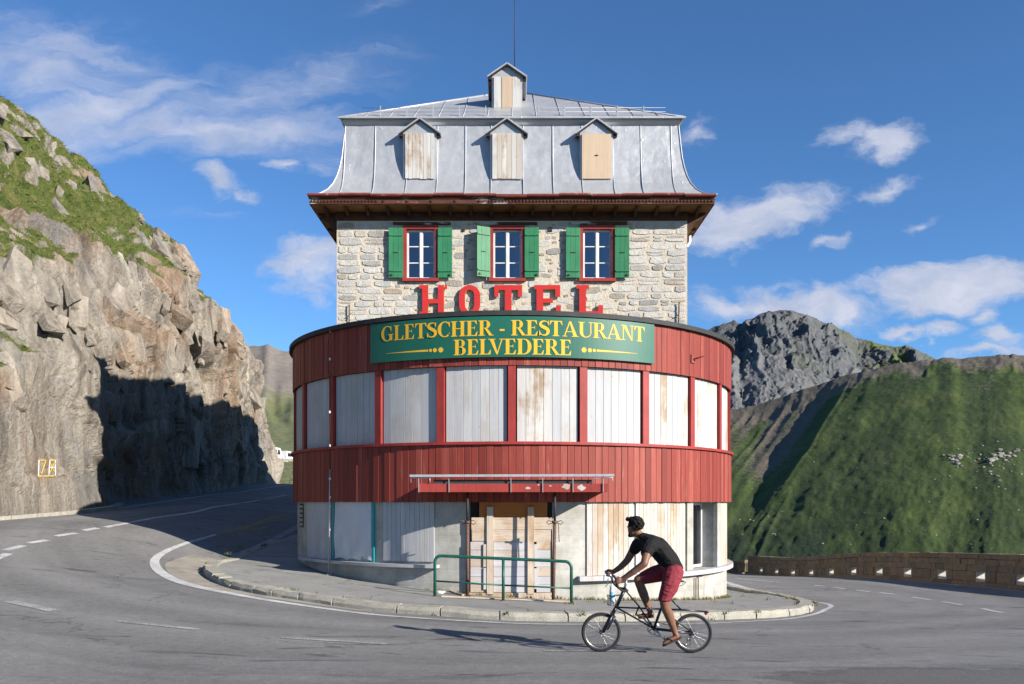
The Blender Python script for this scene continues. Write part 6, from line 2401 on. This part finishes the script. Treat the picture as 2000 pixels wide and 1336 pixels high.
q = on_walk(765, 1137)
me = boulder_mesh(4); me.materials.append(MATS['raw_plank'])
o = link('loose_stone', me); o.location = q + Vector((0, 0, .03)); o.scale = (.10, .07, .06)
plain('stone_pink', (0.42, 0.33, 0.27), 0.9, 0, 0.25, 14); me.materials.clear(); me.materials.append(MATS['stone_pink'])
tag(o, 'small pinkish stone lying on the pavement by the wall', 'stone')


def slat_on_ground(pa, pb, w, th, mat, label):
    a, b = on_walk(*pa), on_walk(*pb)
    m_ = (a + b) / 2
    mb = MB(); mb.bar(a - m_ + Vector((0, 0, th / 2 + .004)), b - m_ + Vector((0, 0, th / 2 + .004)), w, th)
    o = mb.build('loose_board', MATS[mat]); o.location = m_
    tag(o, label, 'board', 'loose boards in front of the door')


slat_on_ground((862, 1166), (1112, 1176), .10, .02, 'bare_board', 'long brown board lying flat under the green railing')
slat_on_ground((868, 1152), (905, 1164), .06, .025, 'raw_plank', 'short split board beside the left steel prop')
slat_on_ground((1060, 1166), (1108, 1161), .09, .03, 'white_plank', 'short white board lying at the right of the doorstep')
q = on_walk(856, 1160)
mb = MB()
gg = random.Random(3)
bm = bmesh.new(); bmesh.ops.create_icosphere(bm, subdivisions=2, radius=1)
for v in bm.verts: v.co *= gg.uniform(.6, 1.15)
me = bpy.data.meshes.new('rag'); bm.to_mesh(me); bm.free(); me.materials.append(MATS['sheet_white'])
o = link('rag', me); o.location = q + Vector((.04, .0, .03)); o.scale = (.10, .06, .04)
tag(o, 'crumpled white rag at the foot of the railing', 'rag')
plain('dry_weed', (0.30, 0.22, 0.07), 0.9, 0, 0.4, 20)


def weeds(name, spots, mat, label, h=(.03, .09), per=14):
    V = []; Fc = []
    g = random.Random(8)
    for x, y, z in spots:
        for _ in range(per):
            a = g.uniform(0, 6.28); r = g.uniform(0, .09); hh = g.uniform(*h)
            bx, by = x + r * math.cos(a), y + r * math.sin(a) * .5
            w = g.uniform(.004, .010)
            b = g.uniform(0, 6.28)
            i = len(V)
            V += [(bx - w * math.cos(b), by - w * math.sin(b), z - .01), (bx + w * math.cos(b), by + w * math.sin(b), z - .01), (bx + g.uniform(-.04, .04), by + g.uniform(-.04, .04), z + hh)]
            Fc.append((i, i + 1, i + 2))
    me = bpy.data.meshes.new(name); me.from_pydata(V, [], Fc); me.materials.append(MATS[mat])
    tag(link(name, me), label, 'weeds', kind='stuff')


g = random.Random(17)
sp_g = []; sp_d = []
for _ in range(70):
    i = g.randrange(30, len(kerb_path) - 20)
    c_ = offset_path(kerb_path, KS * g.choice([.30, .29, -.02]))[i]
    sp_g.append((c_[0], c_[1], float(ROAD(c_[0:1], c_[1:2])[0]) + (.11 if g.random() < .6 else .0)))
for _ in range(130):
    t_ = g.uniform(R(-20), R(70)); r_ = RG + g.uniform(.03, .14)
    x, y, _z = cyl(t_, r_, 0)
    (sp_d if g.random() < .6 else sp_g).append((x, y, float(SIDE(np.array([x]), np.array([y]))[0])))
for px, py in ((1112, 1178), (1105, 1180), (1118, 1181), (1180, 1178), (1150, 1176), (1395, 1176), (1430, 1180), (1450, 1165), (1500, 1172), (1540, 1170)):
    q = on_walk(px, py); (sp_d if g.random() < .6 else sp_g).append(tuple(q))
weeds('weeds', sp_g, 'grass', 'small green weeds in the kerb joints and along the wall')
weeds('dry_weeds', sp_d, 'dry_weed', 'dry straw-coloured weeds along the foot of the wall')

# ------------------------------------------------------------------ things far up the road on the left
def van(loc, rz, label, s=1.0):
    r = empty('parked_van', loc); r.rotation_euler = (0, 0, rz)
    tag(r, label, 'van', 'vehicles parked up the road')
    mb = MB(); mb.prism([(-2.4, .35), (2.3, .35), (2.4, .9), (2.05, 1.15), (1.35, 1.95), (-2.35, 2.05), (-2.45, 1.2)], -.9, .9, 'XZ'); mb.build('body', MATS['white_plastic'], r)
    for x0, x1 in ((.75, 1.45), (-.6, .55), (-2.0, -.8)):
        for y in (-.905, .905):
            mb = MB(); mb.add([(x0, y, 1.2), (x1, y, 1.2), (x1 - (.25 if x0 > .7 else 0), y, 1.75), (x0, y, 1.75)], [(0, 1, 2, 3)]); mb.build('window', MATS['dark_room'], r)
    mb = MB(); mb.add([(2.06, -.75, 1.2), (2.06, .75, 1.2), (1.42, .72, 1.9), (1.42, -.72, 1.9)], [(0, 1, 2, 3)]); mb.build('windscreen', MATS['dark_room'], r)
    for x in (-1.5, 1.5):
        for y in (-.85, .85):
            mb = MB(); mb.lathe([(0, -.1), (.33, -.1), (.33, .1), (0, .1)], (x, y, .33), 'Y', 16); mb.build('wheel', MATS['dark_steel'], r)
    r.scale = (s, s, s)


van(pix(522, 908, 80), R(78), 'white van parked behind the end of the rock face', .82)
van(pix(562, 908, 84), R(80), 'white van parked nearer the hotel wall, behind the wooden fence', .62)
fr = empty('wooden_fence', pix(560, 925, 70))
tag(fr, 'grey wooden rail fence far up the road beside the hotel', 'fence')
fo = -Vector(fr.location)
for k in range(5):
    a = Vector(pix(552 + k * 24, 924, 70)); mb = MB(); mb.bar(a, a + Vector((0, 0, 1.25)), .14); o = mb.build('post', MATS['bare_board'], fr); o.location = fo
for h in (.45, 1.05):
    a, b = Vector(pix(550, 924, 70)), Vector(pix(652, 924, 70)); mb = MB(); mb.bar(a + Vector((0, -.1, h)), b + Vector((0, -.1, h)), .06, .2); o = mb.build('rail', MATS['bare_board'], fr); o.location = fo

# ------------------------------------------------------------------ bicycle
plain('bike_navy', (0.006, 0.007, 0.018), 0.32, 0.1, 0.1, spec=0.5)
plain('rubber', (0.022, 0.021, 0.02), 0.75, 0, 0.2)
plain('alloy', (0.45, 0.46, 0.48), 0.32, 0.9, 0.05)
plain('saddle_leather', (0.06, 0.032, 0.02), 0.5, 0, 0.2)
plain('bar_tape', (0.02, 0.02, 0.022), 0.7, 0, 0.1)
plain('bottle_blue', (0.30, 0.52, 0.68), 0.35, 0, 0.25, 30)
plain('bottle_white', (0.72, 0.75, 0.78), 0.35, 0, 0.05)
YB = 10.0


def bq(px, py, dy=0.0):
    return Vector(((px - 1000) * YB / F, YB + dy, (HOR - py) * YB / F))


fw, rw = bq(1174, 1234.5), bq(1352.5, 1236.3)
RWH = .2275
bike = empty('bicycle', bq(1263, 1273))
tag(bike, 'dark blue small-wheeled bicycle with a truss frame, ridden across the road', 'bicycle')
bO = -Vector(bike.location)


def bpart(mb, name, mat, par=bike):
    o = mb.build(name, MATS[mat], par)
    o.location = bO if par is bike else (0, 0, 0)
    return o


for c in (fw, rw):
    mb = MB(); n = 40
    mb.tube([c + Vector((math.cos(a), 0, math.sin(a))) * (RWH - .019) for a in np.linspace(0, 2 * math.pi, n, endpoint=False)], .019, 8, closed=True)
    wh = bpart(mb, 'wheel', 'rubber')
    mb = MB()
    vs = []
    for k in range(n):
        a = 2 * math.pi * k / n
        for rr, yy in ((.193, -.009), (.193, .009), (.183, .009), (.183, -.009)):
            vs.append(c + Vector((math.cos(a) * rr, yy, math.sin(a) * rr)))
    mb.add(vs, [(k * 4 + j, k * 4 + (j + 1) % 4, ((k + 1) % n) * 4 + (j + 1) % 4, ((k + 1) % n) * 4 + j) for k in range(n) for j in range(4)], True)
    bpart(mb, 'rim', 'alloy', wh)
    mb = MB(); mb.lathe([(0, -.05), (.012, -.05), (.012, -.03), (.024, -.028), (.012, -.02), (.012, .02), (.024, .028), (.012, .03), (.012, .05), (0, .05)], c, 'Y', 12); bpart(mb, 'hub', 'alloy', wh)
    mb = MB()
    for k in range(20):
        a = 2 * math.pi * k / 20 + .1
        b = a + (.5 if k % 2 else -.5)
        yy = .028 if k % 4 < 2 else -.028
        mb.tube([c + Vector((math.cos(b) * .022, yy, math.sin(b) * .022)), c + Vector((math.cos(a) * .18, 0, math.sin(a) * .18))], .0016, 4, caps=False)
    bpart(mb, 'spokes', 'alloy', wh)
mb = MB(); mb.lathe([(0, .03), (.045, .03), (.045, .045), (.03, .06), (0, .06)], rw, 'Y', 18); bpart(mb, 'cassette', 'dark_steel')
BB = bq(1277.5, 1228)
mb = MB()
HT, HB = bq(1219.5, 1151), bq(1203.5, 1186)
mb.tube([HT + (HT - HB) * .1, HB], .021, 10)                                     # head tube
for s in (-1, 1):
    dy = Vector((0, .022 * s, 0)); dz = Vector((0, .035 * s, 0))
    mb.tube([HT + dy * .8, bq(1248, 1184, .022 * s), BB + dy], .0085, 6)
    mb.tube([HB + dy * .8, bq(1289, 1189.5, .03 * s)], .0085, 6)
    mb.tube([bq(1289, 1189.5, .03 * s), bq(1330, 1191, .035 * s), bq(1381, 1195, .035 * s)], .008, 6)
    mb.tube([HB + dy * .8, BB + dy], .0105, 6)
    mb.tube([bq(1248, 1184, .02 * s), bq(1241, 1202, .02 * s)], .005, 5)
    mb.tube([bq(1306, 1166, .02 * s), bq(1330, 1190.5, .035 * s)], .0075, 6)
    mb.tube([BB + dz, rw + Vector((0, .055 * s, 0))], .0115, 8)
    mb.tube([bq(1302, 1200, .03 * s), bq(1318, 1210, .045 * s), rw + Vector((0, .055 * s, 0))], .008, 6)
mb.tube([BB, bq(1290, 1191), bq(1306, 1166), bq(1321, 1146)], .016, 10)          # seat tube
mb.lathe([(0, -.045), (.022, -.045), (.022, .045), (0, .045)], BB, 'Y', 12)
mb.bar(bq(1381, 1195, -.05), bq(1381, 1195, .05), .014)
bpart(mb, 'frame', 'bike_navy')
mb = MB()
cr = bq(1196, 1199)
mb.tube([HB, cr], .022, 10)
mb.bar(cr + Vector((0, -.055, 0)), cr + Vector((0, .055, 0)), .04, .05)
for s in (-1, 1):
    dy = Vector((0, .055 * s, 0))
    mb.tube([cr + dy, fw + dy + Vector((.02, 0, .0))], [.016, .013], 8)
    mb.tube([cr + dy + Vector((.03, 0, -.02)), bq(1185, 1229, .055 * s)], .009, 6)
bpart(mb, 'fork', 'bike_navy')
mb = MB(); mb.tube([HT, bq(1224, 1131)], .014, 8); mb.tube([HT, bq(1223, 1152), bq(1224, 1152)], .012, 8); bpart(mb, 'stem', 'alloy')
hb = MB()
hb.tube([bq(1223, 1152, -.10), bq(1223, 1152, .10)], .013, 8)
for s in (-1, 1):
    hb.tube([bq(1223, 1152, .05 * s), bq(1221, 1152, .14 * s), bq(1212, 1151, .19 * s), bq(1204, 1145, .205 * s), bq(1200, 1137, .21 * s), bq(1199, 1129, .21 * s), bq(1196, 1123, .21 * s), bq(1190, 1120, .21 * s)], .0135, 8)
bar_ob = bpart(hb, 'handlebar', 'bar_tape')
for s in (-1, 1):
    mb = MB()
    mb.tube([bq(1192, 1126, .21 * s), bq(1187, 1120, .21 * s), bq(1186, 1117, .21 * s)], [.014, .017, .012], 8)
    mb.tube([bq(1187, 1121, .21 * s), bq(1183, 1130, .21 * s), bq(1183, 1137, .21 * s), bq(1179, 1143, .21 * s)], [.007, .006, .005, .004], 6)
    bpart(mb, 'brake_lever', 'alloy', bar_ob)
mb = MB()
c0 = BB + Vector((0, .055, 0))
for rr in (.072, .058):
    mb.tube([c0 + Vector((math.cos(a) * rr, 0, math.sin(a) * rr)) for a in np.linspace(0, 6.283, 36, endpoint=False)], .0045, 5, closed=True)
for k in range(5):
    a = k * 1.2566
    mb.tube([c0, c0 + Vector((math.cos(a) * .07, 0, math.sin(a) * .07))], .006, 5)
chain = bpart(mb, 'chainring', 'alloy')
mb = MB()
for s in (-1, 1):
    t_ = Vector((rw.x, rw.y + .05, rw.z)) + Vector((0, 0, s * .040)); b_ = c0 + Vector((0, 0, s * .072))
    if s < 0: mb.tube([b_, bq(1345, 1262, .05), bq(1350, 1262, .05), bq(1349, 1250, .05), t_ + Vector((0, 0, .01))], .004, 5)
    else: mb.tube([b_, t_], .004, 5)
bpart(mb, 'chain', 'dark_steel')
mb = MB()
PN, PF = bq(1300, 1251), bq(1255, 1206)
mb.tube([BB + Vector((0, -.06, 0)), PN + Vector((0, -.07, 0))], [.012, .009], 8); mb.tube([BB + Vector((0, .065, 0)), PF + Vector((0, .075, 0))], [.012, .009], 8); bpart(mb, 'crank', 'alloy')
for p_, s in ((PN, -1), (PF, 1)):
    mb = MB(); mb.box((p_.x, p_.y + s * .12, p_.z), (.075, .085, .018)); bpart(mb, 'pedal', 'dark_steel')
mb = MB()
vs = []
prof = [(1338, 1136, .075), (1333, 1133.5, .072), (1327, 1134.5, .045), (1320, 1137, .022), (1313, 1139, .014)]
mb2 = []
for px, py, w in prof:
    c = bq(px, py)
    for k in range(9):
        a = math.pi * k / 8
        vs.append((c.x, c.y - w * math.cos(a), c.z + .012 * math.sin(a) - .010))
mb.add(vs, [(i * 9 + k, i * 9 + k + 1, (i + 1) * 9 + k + 1, (i + 1) * 9 + k) for i in range(4) for k in range(8)] + [tuple(i * 9 for i in range(5)) + tuple(i * 9 + 8 for i in range(4, -1, -1))], True)
sad = bpart(mb, 'saddle', 'saddle_leather')
mb = MB()
for s in (-1, 1): mb.tube([bq(1314, 1140, .012 * s), bq(1322, 1144, .02 * s), bq(1331, 1143, .03 * s), bq(1337, 1138, .05 * s)], .004, 5)
mb.tube([bq(1322, 1144), bq(1321, 1147)], .014, 6)
bpart(mb, 'saddle_rail', 'alloy', sad)
mb = MB()
for s in (-1, 1):
    mb.tube([HB + Vector((-.02, .03 * s, .05)), bq(1187, 1162, .06 * s), bq(1187, 1180, .06 * s)], .004, 5)
    mb.tube([bq(1186, 1165, .06 * s), bq(1206, 1187, .02 * s)], .004, 5)
for py in (1163, 1181): mb.tube([bq(1187, py, -.06), bq(1187, py, .06), bq(1203, py, .05), bq(1218, py - 2, .0) if py < 1170 else bq(1204, py, 0), bq(1203, py, -.05)], .004, 5, closed=True)
bpart(mb, 'front_carrier', 'dark_steel')
mb = MB()
mb.tube([bq(1378, 1196), bq(1380, 1200)], .02, 8)
bpart(mb, 'rear_lamp', 'letter_red')
mb = MB()
for py in (1203, 1205): pass
mb.tube([rw + Vector((0, .05, 0)), bq(1347, 1250, .06), bq(1341, 1261, .06)], .006, 6)
for a_, b_ in ((1346, 1250), (1341, 1261)): mb.lathe([(0, -.008), (.017, -.008), (.017, .008), (0, .008)], bq(a_, b_, .06), 'Y', 12)
bpart(mb, 'derailleur', 'alloy')

bt = empty('drink_bottle', bq(1195.5, 1182)); tag(bt, 'pale blue drink bottle standing upright on the bicycle front carrier', 'bottle')
mb = MB(); mb.lathe([(0, 0), (.029, 0), (.031, .01), (.031, .17), (.026, .195), (.026, .2)], (0, 0, 0), 'Z', 18); mb.build('body', MATS['bottle_white'], bt)
mb = MB(); mb.lathe([(.0315, .05), (.0315, .155)], (0, 0, 0), 'Z', 18); mb.build('print', MATS['bottle_blue'], bt)
mb = MB(); mb.lathe([(.027, .2), (.027, .222), (.012, .226), (.011, .245), (0, .245)], (0, 0, 0), 'Z', 14); mb.build('cap', MATS['bottle_white'], bt)

# ------------------------------------------------------------------ the rider
def skin_mat():
    def fn(t, pos, rnd, obj, geo):
        n = t.noise(pos, 14, 5, 0.6)
        return dict(color=t.ramp(n, [(0.3, (0.17, 0.078, 0.045)), (0.7, (0.26, 0.125, 0.075))]), rough=0.5)
    mk('skin', fn)


skin_mat()


def f_cloth(col):
    def fn(t, pos, rnd, obj, geo):
        n = t.noise(pos, 9, 5, 0.6)
        w = t.noise(t.mapping(pos, (1, 1, 2.2), rot=(0, R(35), 0)), 6, 2, 0.5, 1.2)
        return dict(color=t.mix(1.0, col, t.ramp(n, [(0.3, .8), (0.7, 1.15)]), 'MULTIPLY'), rough=0.85, bump=(w, 0.7, 0.05))
    return fn


mk('shirt_black', f_cloth((0.0055, 0.0055, 0.006)))
mk('shorts_red', f_cloth((0.235, 0.027, 0.040)))
plain('hair_black', (0.010, 0.008, 0.0065), 0.8, 0, 0.4, 40, spec=0.2)
plain('sandal', (0.05, 0.03, 0.025), 0.7, 0, 0.2)
plain('eye_white', (0.7, 0.7, 0.68), 0.3, 0, 0.02)
person = empty('person', bq(1290, 1273))
tag(person, 'cyclist in black T-shirt, red shorts and flip-flops looking back at the hotel', 'person')
pO = -Vector(person.location)


def caps(bm, pts):
    """chain of tapered capsules: (px, py, dy, r) or (.., (rx, ry, rz))"""
    prev = None
    for q in pts:
        c = bq(q[0], q[1], q[2]); r = q[3]
        r = (r, r, r) if not hasattr(r, '__len__') else r
        if prev is not None:
            tmp = bmesh.new()
            for cc, rr in (prev, (c, r)):
                s = bmesh.ops.create_icosphere(tmp, subdivisions=2, radius=1)
                for v in s['verts']:
                    v.co = Vector((v.co.x * rr[0], v.co.y * rr[1], v.co.z * rr[2])) + cc
            bmesh.ops.convex_hull(tmp, input=tmp.verts)
            loose = [v for v in tmp.verts if not v.link_faces]
            bmesh.ops.delete(tmp, geom=loose, context='VERTS')
            m_ = bpy.data.meshes.new('t'); tmp.to_mesh(m_); tmp.free()
            bm.from_mesh(m_); bpy.data.meshes.remove(m_)
        prev = (c, r)


def fuse(name, bm, mat, voxel=.007, smooth=5):
    me = bpy.data.meshes.new(name); bm.to_mesh(me); bm.free()
    o = bpy.data.objects.new(name, me); COL.objects.link(o)
    m1 = o.modifiers.new('r', 'REMESH'); m1.mode = 'VOXEL'; m1.voxel_size = voxel; m1.use_smooth_shade = True
    m2 = o.modifiers.new('s', 'SMOOTH'); m2.factor = .5; m2.iterations = smooth
    dg = bpy.context.evaluated_depsgraph_get()
    res = bpy.data.meshes.new_from_object(o.evaluated_get(dg))
    bpy.data.objects.remove(o)
    res.materials.clear(); res.materials.append(MATS[mat])
    res.polygons.foreach_set('use_smooth', [True] * len(res.polygons))
    ob = link(name, res, person); ob.location = pO
    return ob


FACE = Vector((-.62, .78, -.06)).normalized()        # where he looks
LEFT = Vector((0, 0, 1)).cross(FACE).normalized()
HC = bq(1240, 1030)
bm = bmesh.new()
# torso and neck under the shirt
caps(bm, [(1313, 1113, 0, (.11, .14, .10)), (1300, 1090, 0, (.10, .135, .10)), (1283, 1069, 0, (.095, .145, .085)), (1269, 1061, 0, (.065, .12, .05)), (1256, 1052, .0, (.052, .056, .045)), (1245, 1041, .005, .052)])
# arms
caps(bm, [(1268, 1064, -.14, .060), (1261, 1068, -.20, .062), (1255, 1083, -.27, .050), (1250.5, 1097, -.31, .044), (1232, 1112, -.27, .040), (1214, 1125.5, -.225, .030), (1208, 1129, -.215, (.030, .020, .032))])
caps(bm, [(1258, 1064, .14, .060), (1248, 1068, .20, .060), (1240, 1082, .26, .048), (1231, 1098, .27, .043), (1218, 1110, .245, .038), (1203, 1119.5, .215, .029), (1197, 1121, .21, (.030, .020, .030))])
# legs
caps(bm, [(1313, 1116, -.08, .10), (1303, 1142, -.16, .080), (1292, 1171, -.20, .058), (1293, 1180, -.195, .054), (1302, 1199, -.165, .056), (1309, 1217, -.14, .042), (1314, 1231, -.125, .033)])
caps(bm, [(1314, 1231, -.125, .033), (1318, 1239, -.125, .032)]); caps(bm, [(1318, 1240, -.125, (.034, .032, .026)), (1306, 1245, -.125, (.034, .040, .022)), (1296, 1250.5, -.128, (.030, .042, .016))])
caps(bm, [(1309, 1115, .08, .10), (1280, 1123, .10, .085), (1250, 1134, .11, .058), (1252, 1142, .11, .054), (1260, 1163, .105, .055), (1267, 1182, .105, .041), (1272, 1195, .105, .032), (1274, 1200, .105, .032)])
caps(bm, [(1276, 1202, .105, (.032, .030, .024)), (1264, 1203, .105, (.034, .038, .020)), (1253, 1204, .108, (.028, .040, .015))])
# toes
for c_, yy in (((1296, 1250.5), -.128), ((1253, 1204), .108)):
    for k in range(5):
        dy = yy - .032 + k * .016
        L_ = 5.5 - abs(k - (1 if yy < 0 else 3)) * .8
        caps(bm, [(c_[0], c_[1] + .5, dy, .010), (c_[0] - L_, c_[1] + (2.2 if yy < 0 else .8), dy, .0085)])
# hands closed on the bar: four fingers round it, thumb along the inside
for hx, hy, yy, s in ((1203.5, 1131, -.212, -1), (1194, 1122, .212, 1)):
    caps(bm, [(hx + 5, hy - 2, yy + s * .010, (.026, .020, .030)), (hx + .5, hy - 1.5, yy + s * .020, (.024, .016, .034))])
    for k in range(4):
        zz = hy - 5.0 + k * 3.2
        L_ = (1.0, 1.1, 1.0, .85)[k]
        caps(bm, [(hx + 1, zz, yy + s * .030, .0105), (hx - 4.0 * L_, zz + .6, yy + s * .026, .0100), (hx - 5.6 * L_, zz + 1.0, yy + s * .002, .0095), (hx - 3.6 * L_, zz + 1.2, yy - s * .018, .009), (hx - .8, zz + 1.2, yy - s * .020, .0085)])
    caps(bm, [(hx + 4, hy - 4, yy - s * .012, .013), (hx - .5, hy - 6.5, yy - s * .026, .0115), (hx - 4.5, hy - 6.5, yy - s * .018, .0095)])


# head
def hd(f, l, u): return HC + FACE * f + LEFT * l + Vector((0, 0, u))


def ball(bm, c, rf, rl, ru):
    tmp = bmesh.new(); bmesh.ops.create_icosphere(tmp, subdivisions=3, radius=1)
    for v in tmp.verts:
        q = v.co.copy(); v.co = c + FACE * (q.x * rf) + LEFT * (q.y * rl) + Vector((0, 0, q.z * ru))
    m_ = bpy.data.meshes.new('t'); tmp.to_mesh(m_); tmp.free(); bm.from_mesh(m_); bpy.data.meshes.remove(m_)


ball(bm, hd(-.004, 0, .028), .094, .074, .082)        # skull
ball(bm, hd(.030, 0, -.030), .060, .058, .075)        # face
ball(bm, hd(.052, 0, -.088), .026, .026, .020)        # chin
ball(bm, hd(.093, 0, -.018), .020, .012, .022)        # nose
ball(bm, hd(.088, 0, .014), .014, .040, .010)         # brow
ball(bm, hd(.080, 0, -.060), .014, .024, .010)        # lips
for s in (-1, 1):
    ball(bm, hd(-.006, s * .076, -.010), .018, .008, .030)
fuse('body', bm, 'skin', .0062, 4)
for s in (-1, 1):
    mb = MB(); c = hd(.079, s * .030, .002)
    mb.lathe([(0, -.011), (.008, -.008), (.011, 0), (.008, .008), (0, .011)], c, 'Y', 10); o = mb.build('eye', MATS['eye_white'], person); o.location = pO
# hair: curls over crown and back, short beard along the jaw
bm = bmesh.new()
ball(bm, hd(-.012, 0, .034), .094, .078, .082)
g = random.Random(2)
for _ in range(520):
    a = g.uniform(0, 6.283); e = g.uniform(-.75, 1.57)
    f_, l_, u_ = math.cos(e) * math.cos(a), math.cos(e) * math.sin(a), math.sin(e)
    if f_ > .45 and u_ < .50: continue
    if u_ < -.35 and f_ > -.25: continue
    k = g.uniform(.92, 1.06)
    ball_r = g.uniform(.006, .013)
    tmp = bmesh.new(); bmesh.ops.create_icosphere(tmp, subdivisions=1, radius=ball_r)
    c = hd(-.012 + f_ * .100 * k, l_ * .083 * k, .034 + u_ * .088 * k)
    for v in tmp.verts: v.co += c
    m_ = bpy.data.meshes.new('t'); tmp.to_mesh(m_); tmp.free(); bm.from_mesh(m_); bpy.data.meshes.remove(m_)
for k in range(9):
    ball(bm, hd(.075 + g.uniform(0, .03), g.uniform(-.05, .05), .090 + g.uniform(-.01, .03)), .022, .018, .016)
fuse('hair', bm, 'hair_black', .0045, 1)
bm = bmesh.new()
for k in range(26):
    a = -1.45 + 2.9 * k / 25
    ball(bm, hd(.010 + .058 * math.cos(a), .062 * math.sin(a), -.072 - .022 * math.cos(a)), .014, .013, .022)
ball(bm, hd(.060, 0, -.098), .022, .028, .014)
fuse('beard', bm, 'hair_black', .0055, 2)
# clothes
bm = bmesh.new()
caps(bm, [(1315, 1109, 0, (.118, .158, .075)), (1303, 1091, 0, (.128, .160, .11)), (1284, 1068, 0, (.130, .175, .115)), (1268, 1057, 0, (.105, .165, .085)), (1257, 1049.5, 0, (.066, .085, .055)), (1251, 1045, 0, (.055, .064, .032))])
caps(bm, [(1272, 1062, -.12, .095), (1263, 1066, -.185, .082), (1257, 1077, -.235, .072)])
caps(bm, [(1264, 1060, .12, .092), (1251, 1065, .185, .080), (1245, 1075, .23, .068)])
fuse('t_shirt', bm, 'shirt_black', .007, 6)
bm = bmesh.new()
caps(bm, [(1311, 1108, 0, (.118, .155, .06)), (1313, 1116, 0, (.128, .165, .085))])
caps(bm, [(1313, 1117, -.085, .118), (1303, 1143, -.165, .102), (1293.5, 1163, -.195, (.080, .080, .05)), (1292, 1167.5, -.20, (.078, .078, .03))])
caps(bm, [(1308, 1116, .085, .115), (1281, 1123, .10, .100), (1261, 1130, .108, .078)])
fuse('shorts', bm, 'shorts_red', .007, 6)
for c, yy, tilt in (((1308, 1249.5), -.127, 1), ((1264, 1208.3), .106, 0)):
    mb = MB()
    dx = 19 if tilt else 16
    a, b = (bq(c[0] + dx, c[1] - (8.0 if tilt else 1.5), yy), bq(c[0] - dx + 1, c[1] + (8.0 if tilt else .5), yy))
    ax = (b - a); up_ = Vector((0, 1, 0)).cross(ax).normalized()
    if up_.z < 0: up_ = -up_
    vs = []
    ol = [(0, .022), (.08, .034), (.3, .036), (.6, .044), (.85, .045), (.97, .030), (1.0, .012)]
    for h in (-.010, .006):
        for t_, w in ol: vs.append(a + ax * t_ + Vector((0, w, 0)) + up_ * h)
        for t_, w in reversed(ol): vs.append(a + ax * t_ - Vector((0, w, 0)) + up_ * h)
    n = len(ol) * 2
    mb.add(vs, [tuple(range(n)), tuple(range(n, 2 * n))] + [(k, (k + 1) % n, n + (k + 1) % n, n + k) for k in range(n)])
    o = mb.build('flip_flop', MATS['sandal'], person); o.location = pO
    mb = MB()
    for s in (-1, 1):
        p0 = a + ax * .80 + up_ * .035; p1 = a + ax * .42 + Vector((0, s * .040, 0)) + up_ * .010
        mb.tube([a + ax * .84 + up_ * .008, p0, (p0 + p1) / 2 + Vector((0, s * .022, 0)) + up_ * .028, p1], .006, 6)
    st_ = mb.build('strap', MATS['sandal'], o)
